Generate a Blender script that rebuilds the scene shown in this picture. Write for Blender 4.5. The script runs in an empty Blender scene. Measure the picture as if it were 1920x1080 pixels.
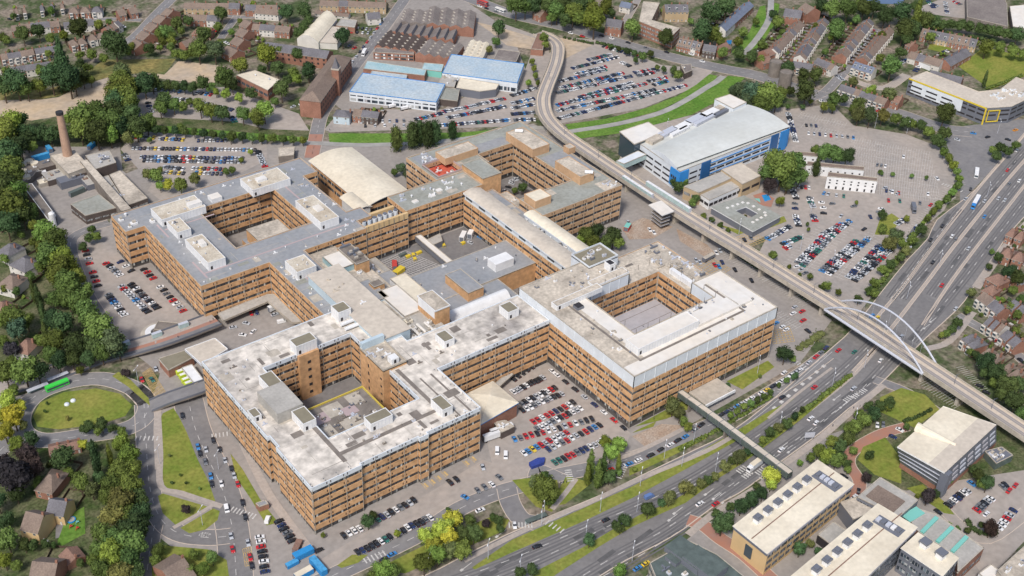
import bpy, bmesh, math, random
from mathutils import Vector, Matrix
random.seed(7)
R = math.radians
SC = bpy.context.scene
COL = SC.collection
# ------------------------------------------------------------------ camera
F = 2312.66
PIT, ROL, AZ = R(34.9084), R(2.22643), R(38.458)
CAM = Vector((-356.5, -448.86, 400.0))
def _basis():
    fw = Vector((0, math.cos(PIT), -math.sin(PIT))); rt = Vector((1, 0, 0)); up = rt.cross(fw)
    c, s = math.cos(ROL), math.sin(ROL)
    r2 = rt * c + up * s; u2 = up * c - rt * s
    M = Matrix(((math.cos(AZ), math.sin(AZ), 0), (-math.sin(AZ), math.cos(AZ), 0), (0, 0, 1)))
    return M @ r2, M @ u2, M @ fw
RT, UP, FW = _basis()
cd = bpy.data.cameras.new('camera'); cam = bpy.data.objects.new('camera', cd); COL.objects.link(cam)
cam.matrix_world = Matrix.Translation(CAM) @ Matrix((RT, UP, -FW)).transposed().to_4x4()
cd.sensor_width = 36; cd.lens = F / 1920 * 36; cd.clip_start = 5; cd.clip_end = 6000
SC.camera = cam
# ------------------------------------------------------------------ world, sun
W = bpy.data.worlds.new('World'); SC.world = W; W.use_nodes = True
wn = W.node_tree.nodes; bg = wn['Background']
sky = wn.new('ShaderNodeTexSky'); sky.sky_type = 'NISHITA'; sky.sun_disc = False
SUN_EL, SUN_AZ = R(50), R(212)          # azimuth of the sun as seen from the scene, measured from +x to +y
sky.sun_elevation = SUN_EL; sky.sun_rotation = math.pi / 2 - SUN_AZ; sky.air_density = 1.0; sky.dust_density = 2.5; sky.ozone_density = 0.6
W.node_tree.links.new(sky.outputs[0], bg.inputs[0]); bg.inputs[1].default_value = 0.118
sd = bpy.data.lights.new('sun', 'SUN'); sd.energy = 2.5; sd.angle = R(9); sd.color = (1, 0.955, 0.9)
sun = bpy.data.objects.new('sun', sd); COL.objects.link(sun)
sv = Vector((math.cos(SUN_EL) * math.cos(SUN_AZ), math.cos(SUN_EL) * math.sin(SUN_AZ), math.sin(SUN_EL)))
sun.rotation_euler = sv.to_track_quat('Z', 'Y').to_euler(); sun.location = (0, 0, 500)
vs = SC.view_settings; vs.view_transform = 'Standard'; vs.look = 'None'; vs.gamma = 1; vs.exposure = 0.26
SC.render.engine = 'CYCLES'; SC.cycles.max_bounces = 5; SC.cycles.diffuse_bounces = 2; SC.cycles.glossy_bounces = 2; SC.cycles.transparent_max_bounces = 4

# ------------------------------------------------------------------ pixel (of the 1920x1080 photo) -> point on a level plane
def G(px, py, z=0.0):
    d = FW * F + RT * (px - 960) - UP * (py - 540)
    return CAM + d * ((z - CAM.z) / d.z)
def mpp(px, py):                        # metres per photo pixel at that ground point
    return (G(px, py) - CAM).length / F

# ------------------------------------------------------------------ materials
def mat(name, col, rough=0.85, spec=0.3, var=0.0, scale=0.2, col2=None, metal=0.0, bump=0.0, detail=4, lo=0.35, hi=0.65, fine=0.0):
    m = bpy.data.materials.new(name); m.use_nodes = True
    nt = m.node_tree; b = nt.nodes['Principled BSDF']
    b.inputs['Roughness'].default_value = rough; b.inputs['Specular IOR Level'].default_value = spec; b.inputs['Metallic'].default_value = metal
    b.inputs['Base Color'].default_value = (*col, 1)
    if var or col2:
        if not col2: col2 = tuple(c * (1 - var) for c in col)
        g = nt.nodes.new('ShaderNodeNewGeometry'); n = nt.nodes.new('ShaderNodeTexNoise')
        n.inputs['Scale'].default_value = scale; n.inputs['Detail'].default_value = detail; n.inputs['Roughness'].default_value = 0.65
        mr = nt.nodes.new('ShaderNodeMapRange'); mr.inputs[1].default_value = lo; mr.inputs[2].default_value = hi
        mx = nt.nodes.new('ShaderNodeMix'); mx.data_type = 'RGBA'
        mx.inputs[6].default_value = (*col, 1); mx.inputs[7].default_value = (*col2, 1)
        L = nt.links
        L.new(g.outputs['Position'], n.inputs['Vector']); L.new(n.outputs[0], mr.inputs[0]); L.new(mr.outputs[0], mx.inputs[0])
        out = mx.outputs[2]
        if fine:
            n2 = nt.nodes.new('ShaderNodeTexNoise'); n2.inputs['Scale'].default_value = scale * 9; n2.inputs['Detail'].default_value = 3
            mr2 = nt.nodes.new('ShaderNodeMapRange'); mr2.inputs[1].default_value = .3; mr2.inputs[2].default_value = .7; mr2.inputs[3].default_value = 1 - fine; mr2.inputs[4].default_value = 1 + fine
            L.new(g.outputs['Position'], n2.inputs['Vector']); L.new(n2.outputs[0], mr2.inputs[0])
            vm = nt.nodes.new('ShaderNodeVectorMath'); vm.operation = 'SCALE'
            L.new(out, vm.inputs[0]); L.new(mr2.outputs[0], vm.inputs['Scale']); out = vm.outputs[0]
        L.new(out, b.inputs['Base Color'])
    return m
M = {}
M['grass'] = mat('grass', (.085, .12, .03), 1, .1, scale=.05, col2=(.17, .17, .05), fine=.25)
M['lawn'] = mat('lawn', (.15, .20, .035), 1, .1, scale=.06, col2=(.25, .245, .06), fine=.2)
M['bank'] = mat('bank', (.09, .19, .03), 1, .1, scale=.06, col2=(.15, .24, .05), fine=.25)
M['rough_grass'] = mat('rough_grass', (.11, .13, .05), 1, .1, scale=.04, col2=(.26, .21, .08), fine=.35)
M['garden'] = mat('garden', (.05, .08, .025), 1, .1, scale=.09, col2=(.16, .15, .09), fine=.4)
M['town'] = mat('town', (.07, .095, .04), 1, .1, scale=.045, col2=(.24, .20, .16), fine=.4, lo=.42, hi=.6)
M['sand'] = mat('sand', (.52, .40, .27), 1, .1, scale=.03, col2=(.40, .34, .28), fine=.12)
M['earth'] = mat('earth', (.33, .235, .17), 1, .1, scale=.12, col2=(.40, .33, .27), fine=.25)
M['asphalt'] = mat('asphalt', (.19, .185, .19), .9, .2, scale=.04, col2=(.24, .23, .225), fine=.1)
M['asphalt_dark'] = mat('asphalt_dark', (.175, .168, .168), .9, .2, scale=.05, col2=(.215, .205, .20), fine=.1)
M['lot'] = mat('lot', (.385, .335, .295), .95, .2, scale=.035, col2=(.315, .285, .26), fine=.1)
M['lot_grey'] = mat('lot_grey', (.28, .255, .235), .95, .2, scale=.04, col2=(.33, .30, .275), fine=.1)
M['pave'] = mat('pave', (.42, .36, .31), .95, .2, scale=.08, col2=(.36, .32, .29), fine=.1)
M['kerb'] = mat('kerb', (.55, .46, .38), .95, .2)
M['redpath'] = mat('redpath', (.40, .19, .13), .95, .2, scale=.1, col2=(.34, .2, .16))
M['mark'] = mat('mark', (.62, .60, .57), .9, .2, var=.35, scale=.6)
M['mark_y'] = mat('mark_y', (.62, .44, .2), .9, .2, var=.35, scale=.6)
M['water'] = mat('water', (.42, .40, .36), .3, .4, var=.3, scale=.1)
M['lake'] = mat('lake', (.10, .15, .25), .25, .5)
M['brick'] = mat('brick', (.62, .37, .19), .9, .2, scale=.045, col2=(.50, .295, .155), fine=.2)
M['brick_pale'] = mat('brick_pale', (.55, .36, .215), .9, .2, scale=.05, col2=(.48, .31, .185), fine=.1)
M['core'] = mat('core', (.10, .09, .085), .8, .3)
M['conc'] = mat('conc', (.50, .45, .38), .9, .2, var=.25, scale=.3)
M['conc_dark'] = mat('conc_dark', (.24, .21, .185), .9, .2, var=.3, scale=.2)
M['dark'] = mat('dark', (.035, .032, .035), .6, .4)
M['vent'] = mat('vent', (.06, .035, .03), .8, .3)
M['felt'] = mat('felt', (.26, .275, .295), .85, .3, scale=.045, col2=(.31, .31, .315), fine=.1)
M['felt_red'] = mat('felt_red', (.42, .33, .33), .85, .3)
M['felt_green'] = mat('felt_green', (.33, .34, .31), .9, .2, scale=.06, col2=(.27, .27, .235), fine=.12)
M['felt_olive'] = mat('felt_olive', (.25, .225, .165), .9, .2, var=.15, scale=.3)
M['stained'] = mat('stained', (.62, .57, .505), .9, .2, scale=.03, col2=(.31, .285, .265), fine=.3, lo=.47, hi=.68, detail=12)
M['stained2'] = mat('stained2', (.56, .495, .41), .9, .2, scale=.07, col2=(.34, .30, .25), fine=.2, lo=.42, hi=.66, detail=7)
M['whiteroof'] = mat('whiteroof', (.70, .68, .645), .8, .3, scale=.03, col2=(.70, .64, .56), fine=.06, detail=7)
M['creamroof'] = mat('creamroof', (.75, .68, .545), .75, .3, scale=.05, col2=(.62, .55, .43), fine=.08, detail=6)
M['tanroof'] = mat('tanroof', (.58, .515, .43), .75, .3, scale=.05, col2=(.50, .44, .37), fine=.1)
M['greyroof'] = mat('greyroof', (.44, .42, .385), .8, .3, var=.2, scale=.08, fine=.1)
M['white'] = mat('white', (.78, .78, .78), .6, .4, var=.12, scale=.25)
M['panel'] = mat('panel', (.70, .74, .78), .6, .4, var=.12, scale=.2)
M['paleblue'] = mat('paleblue', (.50, .60, .66), .5, .4, var=.15, scale=.1)
M['blue'] = mat('blue', (.045, .27, .66), .5, .4, var=.15, scale=.1)
M['bluedark'] = mat('bluedark', (.03, .12, .30), .2, .6)
M['blueroof'] = mat('blueroof', (.36, .46, .54), .6, .35, scale=.07, col2=(.46, .52, .55), fine=.16)
M['tealroof'] = mat('tealroof', (.28, .45, .49), .6, .35, scale=.1, col2=(.42, .53, .55), fine=.15)
M['teal'] = mat('teal', (.20, .52, .45), .4, .5)
M['greendark'] = mat('greendark', (.115, .145, .135), .6, .4, var=.3, scale=.3)
M['glass'] = mat('glass', (.05, .075, .095), .12, .7)
M['glass_pale'] = mat('glass_pale', (.42, .55, .54), .25, .6, var=.2, scale=.3)
M['steel'] = mat('steel', (.50, .52, .58), .4, .5)
M['metal_dark'] = mat('metal_dark', (.15, .16, .19), .5, .5)
M['redmetal'] = mat('redmetal', (.50, .06, .05), .6, .4)
M['redroof'] = mat('redroof', (.62, .13, .08), .8, .3, var=.4, scale=.4)
M['yellow'] = mat('yellow', (.66, .50, .05), .5, .4)
M['yellowrail'] = mat('yellowrail', (.60, .46, .08), .5, .4)
M['skipblue'] = mat('skipblue', (.03, .27, .60), .5, .4, var=.15, scale=.5)
M['skipblue_top'] = mat('skipblue_top', (.08, .36, .66), .6, .3, var=.35, scale=.6)
M['limegreen'] = mat('limegreen', (.06, .62, .08), .4, .5)
M['ambulance'] = mat('ambulance', (.55, .66, .06), .4, .5)
M['tile_brown'] = mat('tile_brown', (.235, .18, .145), .9, .2, scale=.15, col2=(.19, .145, .12), fine=.18)
M['tile_grey'] = mat('tile_grey', (.17, .165, .18), .85, .2, scale=.15, col2=(.13, .125, .135), fine=.18)
M['tile_red'] = mat('tile_red', (.27, .165, .125), .9, .2, scale=.15, col2=(.20, .125, .10), fine=.18)
M['slate_blue'] = mat('slate_blue', (.17, .20, .27), .8, .3, var=.2, scale=.3, fine=.15)
M['redbrick'] = mat('redbrick', (.34, .175, .125), .9, .2, var=.25, scale=.15, fine=.12)
M['buff'] = mat('buff', (.50, .38, .24), .9, .2, var=.15, scale=.15)
M['yellowstone'] = mat('yellowstone', (.66, .47, .25), .9, .2, var=.12, scale=.1)
M['render_white'] = mat('render_white', (.68, .65, .60), .9, .2, var=.15, scale=.2)
M['darkbrick'] = mat('darkbrick', (.12, .095, .085), .9, .2, var=.25, scale=.2)
M['skyroof'] = mat('skyroof', (.60, .62, .60), .6, .3, scale=.04, col2=(.53, .54, .51), fine=.04)
M['dirtywhite'] = mat('dirtywhite', (.62, .565, .47), .9, .2, scale=.12, col2=(.42, .355, .27), fine=.15, detail=8)
M['lilac'] = mat('lilac', (.43, .42, .45), .85, .2, scale=.05, col2=(.37, .36, .385), fine=.06)
M['corrug'] = mat('corrug', (.25, .22, .20), .85, .2, scale=.08, col2=(.18, .155, .145), fine=.15)
M['bark'] = mat('bark', (.10, .075, .055), 1, .1)
M['tyre'] = mat('tyre', (.02, .02, .02), .9, .2)
M['track'] = mat('track', (.36, .32, .29), .9, .2)
M['deck'] = mat('deck', (.58, .49, .39), .9, .2, scale=.08, col2=(.50, .42, .34), fine=.08)
M['hedge'] = mat('hedge', (.04, .075, .02), 1, .1, scale=.25, col2=(.075, .12, .03), fine=.4)
M['skin'] = mat('skin', (.45, .28, .2), .8)
M['cloth'] = mat('cloth', (.06, .06, .09), .9)

def panes(name, w, hz, cols, frame=(.55, .52, .48), fw=.16, brick=False):
    """window strip: panes w metres wide along the wall, a random shade each, pale frames between"""
    m = bpy.data.materials.new(name); m.use_nodes = True; nt = m.node_tree; L = nt.links; N = nt.nodes.new
    b = nt.nodes['Principled BSDF']; b.inputs['Roughness'].default_value = .25
    g = N('ShaderNodeNewGeometry'); sx = N('ShaderNodeSeparateXYZ'); L.new(g.outputs['Position'], sx.inputs[0])
    def ma(op, a, c=None, v=None):
        n = N('ShaderNodeMath'); n.operation = op
        if isinstance(a, float): n.inputs[0].default_value = a
        else: L.new(a, n.inputs[0])
        if c is not None: L.new(c, n.inputs[1])
        elif v is not None: n.inputs[1].default_value = v
        return n.outputs[0]
    u = ma('DIVIDE', ma('ADD', sx.outputs[0], sx.outputs[1]), v=w)
    fl = ma('FLOOR', u); fr = ma('FRACT', u)
    zf = ma('FLOOR', ma('DIVIDE', sx.outputs[2], v=hz))
    cb = N('ShaderNodeCombineXYZ'); L.new(fl, cb.inputs[0]); L.new(zf, cb.inputs[1])
    L.new(ma('FLOOR', ma('DIVIDE', ma('SUBTRACT', sx.outputs[0], sx.outputs[1]), v=9.0)), cb.inputs[2])
    wnn = N('ShaderNodeTexWhiteNoise'); L.new(cb.outputs[0], wnn.inputs[0])
    r = N('ShaderNodeValToRGB'); r.color_ramp.interpolation = 'CONSTANT'
    e = r.color_ramp.elements
    e[0].color = (*cols[0][1], 1); e[0].position = 0; e[1].position = cols[1][0]; e[1].color = (*cols[1][1], 1)
    for p, c in cols[2:]:
        k = e.new(p); k.color = (*c, 1)
    L.new(wnn.outputs[0], r.inputs[0])
    lt = ma('LESS_THAN', fr, v=fw)
    mx = N('ShaderNodeMix'); mx.data_type = 'RGBA'; L.new(lt, mx.inputs[0]); L.new(r.outputs[0], mx.inputs[6]); mx.inputs[7].default_value = (*frame, 1)
    L.new(mx.outputs[2], b.inputs['Base Color'])
    return m
M['panes'] = panes('panes', .95, 4.65, [(0, (.035, .035, .04)), (.5, (.06, .065, .07)), (.74, (.13, .14, .15)), (.86, (.30, .31, .30)), (.94, (.5, .5, .46))], (.085, .08, .075), .1)
M['panes_b'] = panes('panes_b', 1.3, 3.5, [(0, (.03, .04, .055)), (.5, (.06, .08, .10)), (.8, (.16, .20, .23)), (.93, (.4, .42, .42))], (.40, .40, .42), .12)
M['panes_w'] = panes('panes_w', .7, 3, [(0, (.05, .055, .06)), (.6, (.12, .13, .14)), (.85, (.3, .31, .31))], (.75, .74, .72), .25)
def objcol(name, rough, noise=0.0, scale=.5, spec=.4, coat=0.0, rnd=0.0, lo=.55, hi=1.3):
    m = bpy.data.materials.new(name); m.use_nodes = True; nt = m.node_tree; L = nt.links
    b = nt.nodes['Principled BSDF']; b.inputs['Roughness'].default_value = rough; b.inputs['Specular IOR Level'].default_value = spec; b.inputs['Coat Weight'].default_value = coat
    o = nt.nodes.new('ShaderNodeObjectInfo'); out = o.outputs['Color']
    if noise:
        g = nt.nodes.new('ShaderNodeNewGeometry'); n = nt.nodes.new('ShaderNodeTexNoise'); n.inputs['Scale'].default_value = scale; n.inputs['Detail'].default_value = 3
        L.new(g.outputs['Position'], n.inputs['Vector'])
        mr = nt.nodes.new('ShaderNodeMapRange'); mr.inputs[1].default_value = .32; mr.inputs[2].default_value = .68; mr.inputs[3].default_value = lo; mr.inputs[4].default_value = hi
        L.new(n.outputs[0], mr.inputs[0])
        vm = nt.nodes.new('ShaderNodeVectorMath'); vm.operation = 'SCALE'; L.new(out, vm.inputs[0]); L.new(mr.outputs[0], vm.inputs['Scale']); out = vm.outputs[0]
    L.new(out, b.inputs['Base Color']); return m
M['leaf'] = objcol('leaf', .8, 1, .45, .15)
M['paint'] = objcol('paint', .3, 0, spec=.5, coat=.3)
M['carglass'] = mat('carglass', (.03, .035, .045), .1, .6)
M['headlight'] = mat('headlight', (.6, .6, .6), .2, .6)

# ------------------------------------------------------------------ helpers
def tag(o, label=None, cat=None, group=None, kind=None):
    if label: o['label'] = label
    if cat: o['category'] = cat
    if group: o['group'] = group
    if kind: o['kind'] = kind
    return o
def empty(name, loc=(0, 0, 0), rz=0.0, label=None, cat=None, group=None):
    o = bpy.data.objects.new(name, None); o.empty_display_size = .5; o.location = loc; o.rotation_euler = (0, 0, rz); COL.objects.link(o)
    return tag(o, label, cat, group)
class MB:
    def __init__(s): s.v = []; s.f = []; s.m = []; s.mats = []
    def mi(s, m):
        m = M[m] if isinstance(m, str) else m
        if m not in s.mats: s.mats.append(m)
        return s.mats.index(m)
    def face(s, pts, m):
        i = len(s.v); s.v += [tuple(p) for p in pts]; s.f.append(tuple(range(i, i + len(pts)))); s.m.append(s.mi(m))
    def hexa(s, p, m, mt=None):            # p: 4 bottom, 4 top, both counter-clockwise seen from above
        i = len(s.v); s.v += [tuple(q) for q in p]
        for f in ((3, 2, 1, 0), (0, 1, 5, 4), (1, 2, 6, 5), (2, 3, 7, 6), (3, 0, 4, 7)):
            s.f.append(tuple(i + k for k in f)); s.m.append(s.mi(m))
        s.f.append((i + 4, i + 5, i + 6, i + 7)); s.m.append(s.mi(mt or m))
    def box(s, x0, x1, y0, y1, z0, z1, m, mt=None):
        if x0 > x1: x0, x1 = x1, x0
        if y0 > y1: y0, y1 = y1, y0
        s.hexa([(x0, y0, z0), (x1, y0, z0), (x1, y1, z0), (x0, y1, z0), (x0, y0, z1), (x1, y0, z1), (x1, y1, z1), (x0, y1, z1)], m, mt)
    def obox(s, c, ux, hx, hy, z0, z1, m, mt=None):   # oriented box
        ux = Vector((ux[0], ux[1])).normalized(); uy = Vector((-ux.y, ux.x)); c = Vector((c[0], c[1]))
        q = [c - ux * hx - uy * hy, c + ux * hx - uy * hy, c + ux * hx + uy * hy, c - ux * hx + uy * hy]
        s.hexa([(p.x, p.y, z0) for p in q] + [(p.x, p.y, z1) for p in q], m, mt)
    def prism(s, poly, z0, z1, m, mt=None, bottom=False):
        poly = ccw(poly); n = len(poly)
        s.face([(p[0], p[1], z1) for p in poly], mt or m)
        if bottom: s.face([(p[0], p[1], z0) for p in reversed(poly)], m)
        for i in range(n):
            a, b = poly[i], poly[(i + 1) % n]
            s.face([(a[0], a[1], z0), (b[0], b[1], z0), (b[0], b[1], z1), (a[0], a[1], z1)], m)
    def cyl(s, x, y, z0, z1, r0, r1, m, n=10, mt=None):
        a = [(math.cos(2 * math.pi * k / n), math.sin(2 * math.pi * k / n)) for k in range(n)]
        for k in range(n):
            c, d = a[k], a[(k + 1) % n]
            s.face([(x + c[0] * r0, y + c[1] * r0, z0), (x + d[0] * r0, y + d[1] * r0, z0), (x + d[0] * r1, y + d[1] * r1, z1), (x + c[0] * r1, y + c[1] * r1, z1)], m)
        s.face([(x + c[0] * r1, y + c[1] * r1, z1) for c in a], mt or m)
    def bar(s, a, b, r, m, n=6):
        a, b = Vector(a), Vector(b); d = (b - a).normalized(); u = d.orthogonal().normalized(); v = d.cross(u)
        q = [(u * math.cos(2 * math.pi * k / n) + v * math.sin(2 * math.pi * k / n)) * r for k in range(n)]
        for k in range(n): s.face([a + q[k], a + q[(k + 1) % n], b + q[(k + 1) % n], b + q[k]], m)
        s.face([b + k for k in q], m); s.face([a + k for k in reversed(q)], m)
    def build(s, name, parent=None, label=None, cat=None, group=None, kind=None, mesh_only=False):
        me = bpy.data.meshes.new(name)
        me.from_pydata(s.v, [], s.f)
        for m in s.mats: me.materials.append(m)
        me.polygons.foreach_set('material_index', s.m); me.update()
        if mesh_only: return me
        o = bpy.data.objects.new(name, me); COL.objects.link(o)
        if parent: o.parent = parent
        return tag(o, label, cat, group, kind)
def ccw(poly):
    a = sum(poly[i][0] * poly[(i + 1) % len(poly)][1] - poly[(i + 1) % len(poly)][0] * poly[i][1] for i in range(len(poly)))
    return list(poly) if a > 0 else list(reversed(poly))
def inst(name, me, parent=None, loc=(0, 0, 0), rz=0.0, sc=None, **k):
    o = bpy.data.objects.new(name, me); o.location = loc; o.rotation_euler = (0, 0, rz)
    if sc: o.scale = sc
    COL.objects.link(o)
    if parent: o.parent = parent
    return tag(o, **k)
def copy_tree(o, parent=None):
    c = o.copy(); COL.objects.link(c)
    if parent: c.parent = parent
    for ch in list(o.children): copy_tree(ch, c)
    return c
ORD = 'first second third fourth fifth sixth seventh eighth ninth tenth eleventh twelfth thirteenth fourteenth fifteenth sixteenth seventeenth eighteenth nineteenth twentieth'.split()
def ordn(i):
    if i < 20: return ORD[i]
    i += 1; return '%d%s' % (i, {1: 'st', 2: 'nd', 3: 'rd'}.get(i % 10, 'th'))
LAYER = {}
def sheet(name, px, m, z, kind='structure', world=False, label=None):     # a level piece of ground, outlined in photo pixels
    pts = [tuple(p) for p in px] if world else [tuple(G(*p, z))[:2] for p in px]
    b = MB(); poly = ccw(pts)
    b.face([(p[0], p[1], z) for p in poly], m)
    bm = bmesh.new(); o = b.build(name, kind=kind, label=label); bm.from_mesh(o.data); bmesh.ops.triangulate(bm, faces=bm.faces[:]); bm.to_mesh(o.data); bm.free()
    return o
def smooth(pts, n=4):                 # Catmull-Rom through the points
    P = [Vector(p) for p in pts]; out = []
    for i in range(len(P) - 1):
        a = P[i - 1] if i else P[0] * 2 - P[1]; b, c = P[i], P[i + 1]; d = P[i + 2] if i + 2 < len(P) else P[-1] * 2 - P[-2]
        for k in range(n):
            t = k / n
            out.append(.5 * ((2 * b) + (c - a) * t + (2 * a - 5 * b + 4 * c - d) * t * t + (3 * b - a - 3 * c + d) * t ** 3))
    out.append(P[-1]); return out
def side(pts, off):                   # offset a polyline to its left by off metres
    out = []
    for i, p in enumerate(pts):
        a = pts[max(i - 1, 0)]; b = pts[min(i + 1, len(pts) - 1)]; d = (b - a); d.z = 0; d.normalize()
        out.append(p + Vector((-d.y, d.x, 0)) * off)
    return out
def path(px, z=0.0, n=4): return smooth([G(x, y, z) for x, y in px], n) if n > 1 else [G(x, y, z) for x, y in px]
def ribbon(b, pts, o0, o1, dz, m):
    A, B = side(pts, o0), side(pts, o1)
    for i in range(len(pts) - 1):
        q = [B[i], B[i + 1], A[i + 1], A[i]]
        b.face([(p.x, p.y, p.z + dz) for p in q], m)
def wall_along(b, pts, off, t, z0, z1, m):
    A, B = side(pts, off - t / 2), side(pts, off + t / 2)
    for i in range(len(pts) - 1):
        q = [B[i], B[i + 1], A[i + 1], A[i]]; q = [q[3], q[2], q[1], q[0]]
        b.hexa([(p.x, p.y, p.z + z0) for p in q] + [(p.x, p.y, p.z + z1) for p in q], m)
def dashes(b, pts, off, w, dash, gap, dz, m):
    P = side(pts, off); pos = 0.0; on = True; left = dash
    for i in range(len(P) - 1):
        a, c = P[i], P[i + 1]; L = (c - a).length; t = 0.0
        d = (c - a) / L if L > 1e-6 else Vector((1, 0, 0)); s = Vector((-d.y, d.x, 0)) * w / 2
        while t < L:
            st = min(left, L - t)
            if on:
                p, q = a + d * t, a + d * (t + st)
                b.face([(v.x, v.y, v.z + dz) for v in (p + s, p - s, q - s, q + s)][::-1], m)
            t += st; left -= st
            if left <= 1e-6: on = not on; left = dash if on else gap
KERBS = MB(); MARKS = MB()
def road(name, px, w, m='asphalt', z=.04, n=4, kerb=True, centre=True, world=None):
    pts = world or path(px, 0, n); b = MB(); ribbon(b, pts, -w / 2, w / 2, z, m); o = b.build(name, kind='structure')
    if kerb:
        for s in (-1, 1): wall_along(KERBS, pts, s * (w / 2 + .12), .3, 0, .13, 'kerb')
    if centre: dashes(MARKS, pts, 0, .25, 3.5, 4, z + .02, 'mark')
    return pts
# ------------------------------------------------------------------ square-cut buildings from rectangles (metres, building axes)
def wpos(o):
    p = Vector((0, 0, 0))
    while o: p += o.location; o = o.parent
    return p
def att(o, parent):                     # put a mesh made in world metres under its (unrotated) thing
    o.parent = parent; o.location = -wpos(parent); return o
def rect_loops(add, sub=()):
    xs = sorted({v for r in list(add) + list(sub) for v in r[:2]}); ys = sorted({v for r in list(add) + list(sub) for v in r[2:4]})
    ins = {}
    for i in range(len(xs) - 1):
        for j in range(len(ys) - 1):
            cx, cy = (xs[i] + xs[i + 1]) / 2, (ys[j] + ys[j + 1]) / 2
            k = any(r[0] < cx < r[1] and r[2] < cy < r[3] for r in add) and not any(r[0] < cx < r[1] and r[2] < cy < r[3] for r in sub)
            if k: ins[(i, j)] = 1
    E = {}
    for (i, j) in ins:
        for (di, dj, a, c) in ((0, -1, (i, j), (i + 1, j)), (1, 0, (i + 1, j), (i + 1, j + 1)), (0, 1, (i + 1, j + 1), (i, j + 1)), (-1, 0, (i, j + 1), (i, j))):
            if (i + di, j + dj) not in ins: E.setdefault(a, []).append(c)
    loops = []
    while E:
        st = next(iter(E)); cur = st; lp = []
        while True:
            lp.append(cur); nx = E[cur].pop()
            if not E[cur]: del E[cur]
            cur = nx
            if cur == st: break
        pts = [(xs[i], ys[j]) for i, j in lp]; out = []
        for k in range(len(pts)):
            a, c, d = pts[k - 1], pts[k], pts[(k + 1) % len(pts)]
            if (c[0] - a[0]) * (d[1] - c[1]) - (c[1] - a[1]) * (d[0] - c[0]) != 0: out.append(c)
        loops.append(out)
    cells = [(xs[i], xs[i + 1], ys[j], ys[j + 1]) for i, j in ins]
    return loops, cells
def off_loop(lp, d):
    out = []; n = len(lp)
    for k in range(n):
        a, c, e = lp[k - 1], lp[k], lp[(k + 1) % n]
        d1 = Vector((c[0] - a[0], c[1] - a[1])).normalized(); d2 = Vector((e[0] - c[0], e[1] - c[1])).normalized()
        out.append((c[0] + d * (-d1.y - d2.y), c[1] + d * (d1.x + d2.x)))
    return out
def ring(b, lp, z0, z1, m, d=.4, caps=True):
    q = off_loop(lp, d); n = len(lp)
    for k in range(n):
        a, c, e, f = lp[k], lp[(k + 1) % n], q[(k + 1) % n], q[k]
        b.face([(*a, z0), (*c, z0), (*c, z1), (*a, z1)], m)
        if caps:
            b.face([(*a, z1), (*c, z1), (*e, z1), (*f, z1)], m); b.face([(*f, z0), (*e, z0), (*c, z0), (*a, z0)], m)
            b.face([(*e, z0), (*f, z0), (*f, z1), (*e, z1)], m)
def shell(b, lp, z0, z1, m, d=0.0):
    q = off_loop(lp, d) if d else lp
    for k in range(len(q)):
        a, c = q[k], q[(k + 1) % len(q)]
        b.face([(*a, z0), (*c, z0), (*c, z1), (*a, z1)], m)
UNIT = MB(); UNIT.box(-.5, .5, -.05, .05, 0, 1, 'panes'); WIN_ME = UNIT.build('window', mesh_only=True)
UNIT = MB(); UNIT.box(-.075, .075, -.08, .08, 0, 1, 'conc'); PIPE_ME = UNIT.build('column', mesh_only=True)
def score(p, n):
    d = CAM - Vector((p[0], p[1], p[2])); return (1 if d.dot(Vector((n[0], n[1], 0))) > 0 else -1) * 1000 / d.length
def spread(root, name, me, items, limit=100):
    """items: (x, y, z, rz, sx, sy, sz, nx, ny); the best seen ones are parts, the rest one part"""
    items = sorted(items, key=lambda t: -score(t, t[7:9])); o = wpos(root)
    for t in items[:limit]:
        inst(name, me, root, (t[0] - o.x, t[1] - o.y, t[2] - o.z), t[3], (t[4], t[5], t[6]))
    rest = items[limit:]
    if rest:
        vv, ff = [], []
        src = [v.co.copy() for v in me.vertices]; fs = [tuple(p.vertices) for p in me.polygons]
        for t in rest:
            c, s = math.cos(t[3]), math.sin(t[3]); i = len(vv)
            for v in src:
                x, y, z = v.x * t[4], v.y * t[5], v.z * t[6]; vv.append((t[0] + c * x - s * y, t[1] + s * x + c * y, t[2] + z))
            ff += [tuple(k + i for k in f) for f in fs]
        m2 = bpy.data.meshes.new(name); m2.from_pydata(vv, [], ff); m2.materials.append(me.materials[0]); m2.update()
        r = bpy.data.objects.new(name, m2); COL.objects.link(r); tag(r, kind='stuff'); att(r, root)
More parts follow.
